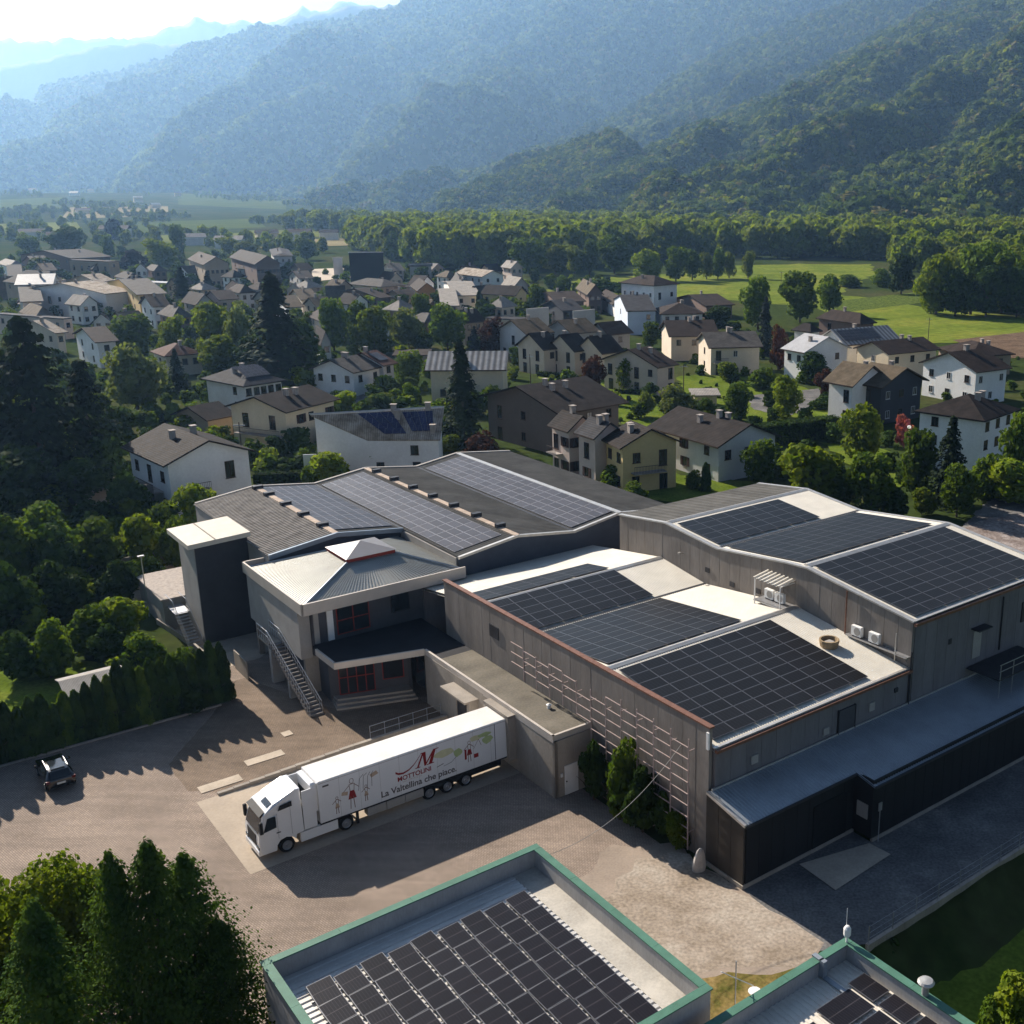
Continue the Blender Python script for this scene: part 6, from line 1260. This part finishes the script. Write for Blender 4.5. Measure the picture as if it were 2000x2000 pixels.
H('white_roof_hall','long low hall with bright white roof behind the yellow apartments',(330,553),196,345,74,4.6,'shed',.5,'lgrey','silver',(4,1,'b'),(1,1,'-'),chim=0,cat='hall')
H('flat_pink_house','flat roofed pink house in front of the long white house',(124,624),-10,140,64,5.4,'flat',0,'pink','slate',(5,1,'b-'),(1,1,'b'),chim=0)
H('sunlit_roof_house','house with pale sunlit roof above the cedar trees',(110,650),35,125,60,5.2,'x',2.4,'sand','lichen',(3,1,'b'),(1,1,'b'),chim=1)
H('skylight_house','white house with brown roof and bright white skylight among the trees',(190,668),148,225,40,6.0,'x',2.2,'white','brown',(2,2,'b'),(1,2,'b'),chim=0)
H('old_brown_house','old brown roofed house behind the dark hedges at far left',(60,556),10,100,50,7.0,'hip',2.6,'tan','dark',(3,1,'b'),(2,1,'b'),chim=1)
H('old_brown_house','old dark roofed long house behind the tan flat block',(140,505),40,215,55,7.0,'x',3.0,'brown','dark',(5,1,'b'),(3,1,'b'),chim=2)
H('arched_house','white gabled house with arched dark windows and terrace',(689,726),612,745,64,5.0,'x',1.9,'white','grey',(3,1,'b'),(2,1,'b'),chim=2)
H('striped_roof_house','house with blue and orange panelled roof behind the arched white house',(748,712),676,768,62,5.4,'x',2.0,'lgrey','red',(3,1,'b'),(1,2,'b'),pv=('y0',.1,.9,.1,2,3),chim=1)
H('ribbed_roof_house','pale house with light grey ribbed metal roof behind the spruce',(840,719),(9,),981,2,6.4,'x',2.4,'cream','metal',(1,1,'b'),(3,2,'b-'),chim=2,ov=.9)
H('garden_store','small store with flat pinkish roof between garden trees',(772,694),(5,),832,4,3.0,'shed',.6,'tan','brown',chim=0,cat='shed')
H('red_roof_house','low house with red brown roof behind the willow tree',(325,695),300,392,40,4.6,'hip',2.0,'sand','red',(1,1,'b'),(3,1,'b'),chim=1)
H('dark_carport','long low dark roofed carport behind the cream yellow house',(405,818),345,452,58,3.4,'x',1.5,'tan','dark',chim=0,cat='carport')
H('slim_grey_house','slim grey house half hidden right of the giant dark conifer',(628,668),612,645,24,6.4,'y',2.2,'lgrey','dark',(1,1,'-'),(1,2,'b'),chim=0)
H('dark_barn','dark weathered barn with hipped roof at the meadow',(1680,632),1600,1706,34,6.0,'hip',2.4,'brown','brown',(2,1,'-d'),(2,1,'b'),chim=1,cat='barn')
H('meadow_cottage','small white cottage with dark roof left of the dark barn',(1583,648),1552,1600,40,4.6,'hip',1.8,'white','dark',(2,1,'-'),(1,1,'-'),chim=0)
H('garden_hut','tiny garden hut with pale roof between hedges',(1357,772),(4,),1400,4,2.4,'shed',.5,'sand','lgrey',chim=0,cat='hut')
rng = random.Random(5); pls = [(15,398),(60,403),(95,398),(140,410),(175,404),(235,400),(265,415),(300,421),(345,408),(150,430),(40,470),(95,478),(195,470),(360,480),(420,486),(505,478),(560,476),(625,470),(880,446),(930,450),(1010,452),(1080,447),(1130,452),(1180,447),(1235,451),(1290,455),(900,437),(1060,458)]
for k,(x,y) in enumerate(pls):
    c = rng.choice(['white','cream','lgrey','sand']); r_ = rng.choice(['grey','silver','brown','lgrey']); hh = 6+3*rng.random(); yw = rng.choice([10,30,50])
    P = G(x, y); z0 = float(FAN(np.array(P.x),np.array(P.y))); w_ = 12+10*rng.random(); 
    t = empty('far_house', (P.x,P.y,z0), math.radians(yw)); d_ = w_*.7
    tag(t, '%s small pale house from the left at the far foot of the mountain' % ('%d%s' % (k+1, {1:'st',2:'nd',3:'rd'}.get((k+1)%10 if (k+1)//10 != 1 else 0,'th')) ) , 'house', 'far houses in the valley')
    MB().box(0,w_,0,d_,-2,hh).build('wall', wmat(c), t); rr = MB(); rr.ext([(-.6,hh),(d_+.6,hh),(d_/2,hh+2.6)], 'x', -.6, w_+.6); rr.build('roof', rmat(r_), t)
xs = sorted([(o.location.x/o.location.y, o) for o in COL.objects if o.name.startswith('far_house') and o.parent is None], key=lambda q: q[0])
OR = ['first','second','third','fourth','fifth','sixth','seventh','eighth','ninth','tenth','eleventh','twelfth','thirteenth','fourteenth','fifteenth','sixteenth','seventeenth','eighteenth','nineteenth','twentieth','twenty-first','twenty-second','twenty-third','twenty-fourth','twenty-fifth','twenty-sixth','twenty-seventh','twenty-eighth','twenty-ninth','thirtieth']
for k,(_,o) in enumerate(xs): o['label'] = OR[k]+' tiny pale house from the left along the far valley edge'
# fin walls of the lofts
for (x,y,lab) in ((1030,655,'left'),(1120,660,'right')):
    p = G(x,y,2); o = tag(MB().box(-.2,.2,0,7,0,9).build('fin_wall', wmat('grey')), lab+' one of two tall concrete fin walls among the loft houses', 'wall'); o.location = (p.x,p.y,0); o.rotation_euler = (0,0,math.radians(-50))
# street furniture in the village
def pole(x, y, h, lab): 
    p = G(x,y); t = empty('utility_pole', p, 0, lab, 'pole'); MB().cyl((0,0,0),(0,0,h),.11,8,.07).build('post', M_BARK, t); MB().box(-.8,.8,-.05,.05,h-.5,h-.38).build('cross_arm', M_STEEL, t)
pole(480,950,9,'grey pole in front of the white gabled house'); pole(1037,770,8,'thin pole beside the ribbed roof house'); pole(1335,770,6,'wooden pole between pinkish house and grey house'); pole(1812,672,7,'thin dark pole standing in the meadow'); pole(1525,570,8,'thin pole beside the blue spruce')
p = G(610,945); t = empty('sign_board', p, math.radians(10), 'blank white sign board on post in front of the hedge', 'sign'); MB().box(-.05,.05,-.05,.05,0,3.0).build('post', M_STEEL, t); MB().box(-.9,.9,-.06,.06,2.0,4.2).build('panel', M_WHITE, t)
p = G(1772,890); t = empty('garden_lamp', p, 0, 'white globe lamp on post in front of the hipped white house', 'lamp post'); MB().cyl((0,0,0),(0,0,4.2),.05,8).build('pole', M_STEEL, t); MB().lathe((0,0,4.2), [(.05,0),(.25,.1),(.3,.3),(.2,.5),(.02,.55)], 12).build('globe', M_WHITE, t)
def hedge(name, px0, px1, h, w, lab, kind='bush2'):
    a = G(*px0); b_ = G(*px1); d = b_-a; L = d.length; rz = math.atan2(d.y,d.x); t = empty(name, a, rz, lab, 'hedge'); rr = np.random.default_rng(int(px0[0])); n_ = int(L*h*w*26)
    f_ = rr.integers(0,3,n_); x = rr.random(n_)*L; y = (rr.random(n_)-.5)*w; z = rr.random(n_)*h; nn = np.zeros((n_,3))
    y = np.where(f_==0, -w/2*(1+.08*rr.normal(size=n_)), np.where(f_==1, w/2, y)); z = np.where(f_==2, h*(1+.04*rr.normal(size=n_)), z); nn[f_==0,1] = -1; nn[f_==1,1] = 1; nn[f_==2,2] = 1; nn += rr.normal(size=(n_,3))*.4; nn /= np.linalg.norm(nn,axis=1)[:,None]
    V, Fq = quads_from(np.stack([x,y,z],-1), nn, .16, .8, rr); obj('foliage', np_mesh('hedge_foliage', V, Fq, [LM['green'] if kind == 'g' else LM['dark']]), t); MB().box(.1,L-.1,-w/2+.1,w/2-.1,0,h-.1).build('stems', M_CORE, t)
hedge('clipped_hedge',(496,955),(600,950),2.2,1.4,'dark clipped hedge beside the white gabled house','d'); hedge('clipped_hedge',(1480,870),(1632,850),3.2,2.5,'long dark clipped hedge in front of the green lawn','d'); hedge('clipped_hedge',(1200,768),(1262,772),1.0,.8,'bright low hedge below the pinkish house','g'); hedge('clipped_hedge',(1050,735),(1140,745),1.2,.8,'low hedge in front of the row houses','g')

# ------------------------------------------------------------------ more of the old village, then the undergrowth between the houses
rng = random.Random(21)
EXTRA = [(350,560,40),(395,566,38),(440,560,44),(470,572,40),(505,566,42),(430,585,46),(385,592,44),(300,598,40),(520,585,40),(560,566,38),(600,562,40),(640,572,44),(590,585,40),(45,590,50),(340,620,46),(620,598,40),(660,560,36),(865,598,40),(830,604,38),(1150,572,36),(20,520,40),(70,515,40),(250,545,40),(560,600,40),(980,600,36)]+[(int(rng.uniform(0,1000)), int(532+rng.random()*88), int(rng.uniform(30,46))) for _ in range(0)]
lst = []
_have = [PX((o.location.x,o.location.y,4)) for o in COL.objects if o.parent is None and '_dim' in o]+[(x,y) for x,y,w in EXTRA]
_k = 0
while len(EXTRA) < 62 and _k < 4000:
    _k += 1; x = rng.uniform(-10,1010); y = 522+rng.random()**1.2*112
    if 470 < x < 620 and y > 600: continue
    if all(abs(x-a)/((y-373)*.21) > 1 or abs(y-b)/((y-373)*.085) > 1 for a,b in _have): EXTRA.append((x,y,(y-373)*.2)); _have.append((x,y))
for k,(x,y,w) in enumerate(EXTRA):
    t = H('village_house','x',(x,y),x-w*.6,x+w*.7,rng.choice([12,30,40,55]),4.6+2.4*rng.random(),rng.choice(['x','y','x','hip']),2.0+.8*rng.random(),rng.choice(['tan','sand','brown','grey','lgrey','pink','white']),rng.choice(['grey','brown','dark','olive','lgrey']),(2,2,'b'),(2,2,'b'),chim=rng.choice([0,1,2]),group='tight old village houses'); lst.append((x,y,t))
lst.sort(key=lambda q: q[0])
LEFT = [q for q in lst if q[1] < 566]; NEAR = [q for q in lst if q[1] >= 566]
for grp, ph in ((LEFT,'far row of the old village'),(NEAR,'near row of the old village')):
    for k,(x,y,t) in enumerate(grp): t['label'] = ('%dth' % (k+1) if k >= len(OR) else OR[k])+' small plain house from the left in the '+ph
FOOT = []
for o in COL.objects:
    if o.parent is None and '_dim' in o:
        FOOT.append((o.location.x, o.location.y, o.rotation_euler.z, o['_dim'][0], o['_dim'][1]))
def free(p, mg=1.2):
    for (x,y,a,w,d) in FOOT:
        dx = p.x-x; dy = p.y-y; lx = dx*math.cos(a)+dy*math.sin(a); ly = -dx*math.sin(a)+dy*math.cos(a)
        if -mg < lx < w+mg and -mg < ly < d+mg: return False
    u, v = UV(p)
    if -14 < u < 40 and -10 < v < 73: return False
    return True
PS = []
for k, lm in enumerate(('green','dark','bright','dark','green')):
    V, Fq, mi = deciduous(300+k, 420, .07, 7, base=.0); PS.append(proto('garden_shrub_%d'%k, V*np.array([1.3,1.3,1]), Fq, mi, [LM[lm], M_CORE]))
def undergrowth(name, px, n, h0, h1, seed):
    rr = np.random.default_rng(seed); pts = []; sc = []
    for x,y in in_poly(px, n, seed):
        p = G(x,y)
        if free(p): pts.append((p.x,p.y,-.15)); sc.append(h0+(h1-h0)*rr.random()**1.6)
    scatter(name, pts, sc, PS)
undergrowth('garden_undergrowth', [(0,620),(700,610),(1020,620),(1180,640),(1020,760),(900,900),(560,960),(480,900),(240,880),(0,960)], 620, 1.2, 4.6, 31)
undergrowth('east_undergrowth', [(1180,640),(1500,640),(1660,700),(2010,700),(2010,930),(1800,960),(1530,960),(1330,940),(1120,900),(1060,760)], 360, .9, 3.4, 32)
undergrowth('village_greenery', [(0,500),(420,500),(700,530),(1060,545),(1180,600),(1020,650),(600,640),(0,640)], 520, 2.0, 7.0, 33)
undergrowth('meadow_scrub', [(1050,545),(1200,548),(1230,575),(1060,585)], 60, 1.5, 4, 34)
undergrowth('drive_shrubbery', [(-40,990),(330,985),(330,1100),(240,1170),(130,1230),(-40,1290)], 190, 1.5, 4.0, 35)
undergrowth('hedge_backing', [(200,1330),(260,1270),(400,1370),(395,1395),(250,1400)], 36, 1.0, 2.6, 36)

# ------------------------------------------------------------------ trees and shrubs that can be told apart
random.seed(3)
KW = dict(round0='green round tree', round1='bright green round tree', round2='dark green round tree', round3='olive green round tree', round4='fresh green spreading tree', round5='yellow green spreading tree', silver0='silvery green airy tree', red0='dark red leaved tree', yellow0='yellow leaved tree', pink0='pink blossoming tree', purple0='blackish purple domed tree', spruce0='dark spruce', spruce1='slim dark spruce', bluespruce='blue grey spruce', cedar='dark spreading cedar', thuja0='dark columnar cypress', thuja1='dark columnar cypress', thuja2='dark columnar cypress', bush0='green leafy shrub', bush1='bright green shrub', bush2='dark green shrub')
NMK = dict(spruce='spruce_tree', blues='spruce_tree', cedar='cedar_tree', thuja='cypress_tree', bush0='shrub', bush1='shrub', bush2='shrub')
def grove(group, phrase, items, z0=0.0):
    cnt = {}
    for it in items: cnt.setdefault(KW[it[0]], []).append(it)
    for kw_, lst in cnt.items():
        lst.sort(key=lambda q: q[1])
        for i, (k, x, yf, yt, w) in enumerate(lst):
            p = G(x, yf, z0); h = top_z(p, yt)-z0; wm = w/F_*p.y*1.03
            lab = (OR[i]+' '+kw_+' from the left '+phrase) if len(lst) > 1 else ('the '+kw_+' '+phrase)
            nm = next((v for a, v in NMK.items() if k.startswith(a)), 'broadleaf_tree')
            tree(nm, k, p, h, wm, lab, 'shrub' if k.startswith('bush') else 'tree', group, zbase=z0)
grove('park trees at left','in the dark park at left edge',[('cedar',95,975,622,235),('cedar',15,960,690,200),('cedar',190,950,705,150),('spruce1',115,930,760,95),('round2',40,1010,880,170),('round2',150,985,900,130),('cedar',-20,900,640,160),('round0',60,985,930,120),('round2',215,960,860,110),('silver0',30,760,655,90),('round2',235,900,800,90)])
grove('village trees left','between the left village houses',[('silver0',270,808,662,132),('spruce1',350,765,682,50),('round0',265,705,618,100),('round5',342,695,615,62),('round1',420,695,588,97),('round1',438,730,654,98),('silver0',478,705,588,62),('spruce0',548,750,532,180),('round2',598,735,630,90),('round2',500,735,660,80),('bush1',372,848,806,72),('bush0',440,845,812,34),('bush1',600,762,723,42),('round0',300,760,700,60)])
grove('village trees centre','in the village centre gardens',[('round0',653,685,586,68),('round4',708,680,586,62),('round1',733,694,598,88),('silver0',800,684,596,74),('round0',823,655,577,52),('round4',875,688,590,98),('red0',962,694,620,62),('yellow0',932,664,616,38),('bluespruce',928,694,636,38),('thuja0',938,622,570,20),('round4',803,803,746,46),('bush1',750,802,766,64),('round0',803,755,688,68),('bush2',765,778,736,48),('spruce0',907,868,664,118),('red0',940,912,844,80),('bush1',880,885,848,48),('round2',690,640,605,40),('round0',610,655,610,46),('round2',640,600,575,36)])
grove('garden trees east','in the gardens around the pinkish house',[('red0',1158,774,696,60),('round1',1222,764,698,60),('silver0',1320,820,746,84),('silver0',1258,815,760,44),('round0',1436,822,750,74),('round1',1531,816,731,72),('bush0',1385,818,778,44),('bush1',1420,745,705,46),('bush0',1480,760,720,60),('thuja1',1076,762,738,12),('thuja2',1090,765,738,12),('round2',1400,648,600,68),('round0',1270,680,630,48),('bush0',1190,830,790,36),('bluespruce',1493,695,578,50),('red0',1520,722,636,40),('round2',1590,748,690,70),('red0',1612,780,720,44),('bush2',1610,800,772,60),('thuja0',1378,960,905,24),('bush0',1350,955,920,40),('bush0',1195,955,905,70),('bush0',1240,985,945,60),('bush2',1270,780,745,40)])
grove('garden trees right','in the garden behind the tall hall',[('round1',1690,895,788,98),('pink0',1765,875,813,44),('round5',1585,990,866,155),('round0',1700,1005,890,115),('spruce0',1850,985,812,110),('round0',1785,970,843,90),('round4',1868,1010,903,100),('bush0',1915,975,890,84),('bush1',1965,985,893,118),('round0',1990,965,812,95),('round0',1487,950,864,88),('bush0',1640,990,930,90),('bush2',1750,1010,950,70),('bush1',1800,1005,950,60),('round2',1930,905,840,70),('bush0',1830,870,838,30)])
grove('meadow edge trees','along the meadow edge',[('round1',1268,548,486,64),('round0',1320,550,484,60),('round4',1352,548,486,46),('round3',1380,546,492,30),('round0',1402,545,487,38),('round3',1424,544,491,26),('round3',1461,544,489,30),('round3',1123,535,478,44),('round0',1152,536,470,46),('round4',1200,534,458,76),('round0',1035,538,468,84),('round3',1085,536,476,50),('bush2',1175,582,543,80),('bush0',1045,608,558,48),('bush0',1142,622,599,54),('bush2',1215,575,552,40),('round0',1480,645,544,76),('round0',1562,630,534,90),('round4',1620,615,535,64),('bush0',1725,560,525,50),('round2',1760,575,500,56),('bush0',1660,560,536,60)])
grove('grove on the right meadow','in the right meadow grove',[('round1',1828,615,495,92),('round0',1895,615,484,98),('round4',1955,612,488,98),('round0',2015,616,476,100),('round2',1925,620,520,84),('round2',1865,618,530,70),('round2',1985,620,525,84),('round3',1850,600,490,80),('round0',1930,600,478,90),('round3',1990,598,480,90)])
grove('old village trees','in the old village at far left',[('round2',133,508,445,80),('purple0',264,532,486,58),('round5',315,527,466,76),('purple0',220,470,426,38),('spruce1',360,604,522,62),('spruce1',410,588,530,40),('round0',215,503,460,34),('round2',90,552,506,80),('round0',60,503,462,50),('round3',450,500,462,50),('round0',350,505,440,34),('round3',480,505,470,50),('round0',520,548,505,44),('round2',600,508,470,46),('round3',565,520,490,44),('round0',570,545,512,40)])
grove('shrubbery beside the drive','in the shrubbery beside the factory drive',[('bush0',40,1165,1005,150),('bush2',120,1150,1015,140),('bush0',200,1130,1010,120),('bush1',285,1120,1000,100),('bush0',345,1110,1010,70),('bush2',20,1250,1090,140),('bush2',110,1215,1090,130),('bush1',390,1040,943,96),('bush0',320,1075,985,80),('bush1',645,955,880,86),('bush0',598,955,912,30),('bush2',240,1185,1090,90),('bush0',90,1080,980,120),('bush2',300,1160,1080,80),('bush2',250,1020,915,100)])
grove('garden hedge shrubs','in the garden behind the thuja hedge',[('bush1',245,1262,1165,110),('bush0',175,1280,1185,110),('bush0',100,1325,1222,100),('bush2',40,1325,1225,110),('bush0',300,1330,1240,100),('bush0',350,1350,1270,90),('bush1',385,1372,1300,70),('bush2',215,1300,1215,90),('bush2',270,1330,1255,90)])
grove('climbers at the trellis wall','at the foot of the trellis wall',[('bush2',1160,1562,1440,70),('bush0',1210,1600,1452,90),('bush2',1255,1625,1490,90),('bush1',1322,1655,1582,62),('bush2',1295,1630,1540,64)])
grove('shrubs at bottom right','on the shaded lawn at bottom right',[('bush1',1985,2010,1900,120),('bush2',1740,1890,1830,70),('bush2',1700,1850,1800,50),('bush0',1930,2030,1960,70)], -2.0)
# thuja hedge in front of the garden: a row of pointed columns
rng = random.Random(9); k = 0
for i in range(30):
    u = -37.2+i*.75; v = 43.75+.25*rng.random(); h = (3.3 if 9 < i < 19 else 4.0)+1.3*rng.random(); 
    tree('thuja', 'thuja%d' % rng.choice([0,1,2]), W(u,v), h, 1.45+.35*rng.random(), OR[i]+' pointed thuja from the left in the hedge behind the black car', 'thuja', 'row of pointed thujas')
# ------------------------------------------------------------------ big conifers right under the drone
def big_conifer(p, h, w, lab, seed, mat, layers=44, per=13, droop=.12, up=.35, power=.75, frond=20, size=.0125):
    t = empty('conifer_tree', p, 0, lab, 'tree', 'tall conifers in the foreground'); V, Fq, mi = conifer(seed, layers, per, size, .5, droop, .02, power, frond, up)
    obj('crown', np_mesh('big_crown_%d'%seed, V, Fq, [mat], mi), t, sc=(w,w,h)); obj('trunk', TR_C, t, sc=(h*.8,h*.8,h))
def tip(x, y, z): p = G(x,y,z); return (p.x,p.y,0)
big_conifer(tip(285,1650,12.5), 12.5, 7.6, 'dark conifer with pointed tip at the right of the foreground group', 101, LM['near'])
big_conifer(tip(355,1672,10.8), 10.8, 8.0, 'dark feathery conifer on the right flank of the foreground group', 102, LM['near'])
big_conifer(tip(212,1672,12.0), 12.0, 6.6, 'slim dark conifer in the middle of the foreground group', 103, LM['near'])
big_conifer(tip(425,1800,8.2), 8.2, 6.5, 'lower bushy conifer at the right edge of the foreground group', 104, LM['near'])
big_conifer(tip(60,1760,12.0), 12.0, 9.0, 'broad drooping conifer at the bottom left corner', 105, LM['near'], droop=.55, up=.1)
for k,(x,y,z,w) in enumerate(((40,1690,9.0,7.5),(140,1688,9.0,6.5),(-40,1700,9.5,7.5))):
    p = tip(x,y,z); V, Fq, mi = deciduous(200+k, 9000, .014, 14); t = empty('broadleaf_tree', p, 0, ['sunlit yellow green tree at bottom left behind the conifers','bright green tree nestled between the foreground conifers','bright leafy tree cut by the left frame edge'][k], 'tree', 'foreground broadleaf trees')
    obj('crown', np_mesh('near_crown_%d'%k, V, Fq, [LM['bright'], M_CORE], mi), t, sc=(w,w,z)); obj('trunk', TR_D[0], t, sc=(z*.6,z*.6,z))

# ------------------------------------------------------------------ hazy air
mn = np.array([V.reshape(-1,3).min(0) for V in MOUNT.values()]).min(0); mx = np.array([V.reshape(-1,3).max(0) for V in MOUNT.values()]).max(0)
me = MB().box(mn[0]-40, mx[0]+40, -60, mx[1]+60, -60, mx[2]+40).data('haze', None); me.materials.clear()
hm = bpy.data.materials.new('haze_air'); hm.use_nodes = True; N_ = hm.node_tree.nodes; N_.clear(); out = N_.new('ShaderNodeOutputMaterial'); pv_ = N_.new('ShaderNodeVolumePrincipled')
pv_.inputs['Color'].default_value = (.30,.56,1.0,1); pv_.inputs['Density'].default_value = 1.1e-4; pv_.inputs['Anisotropy'].default_value = .5; pv_.inputs['Absorption Color'].default_value = (1,1,1,1)
hm.node_tree.links.new(pv_.outputs[0], out.inputs['Volume']); me.materials.append(hm); tag(obj('haze', me), kind='stuff')
for o in bpy.data.objects:
    for key in ('_off','_dim'):
        if key in o: del o[key]
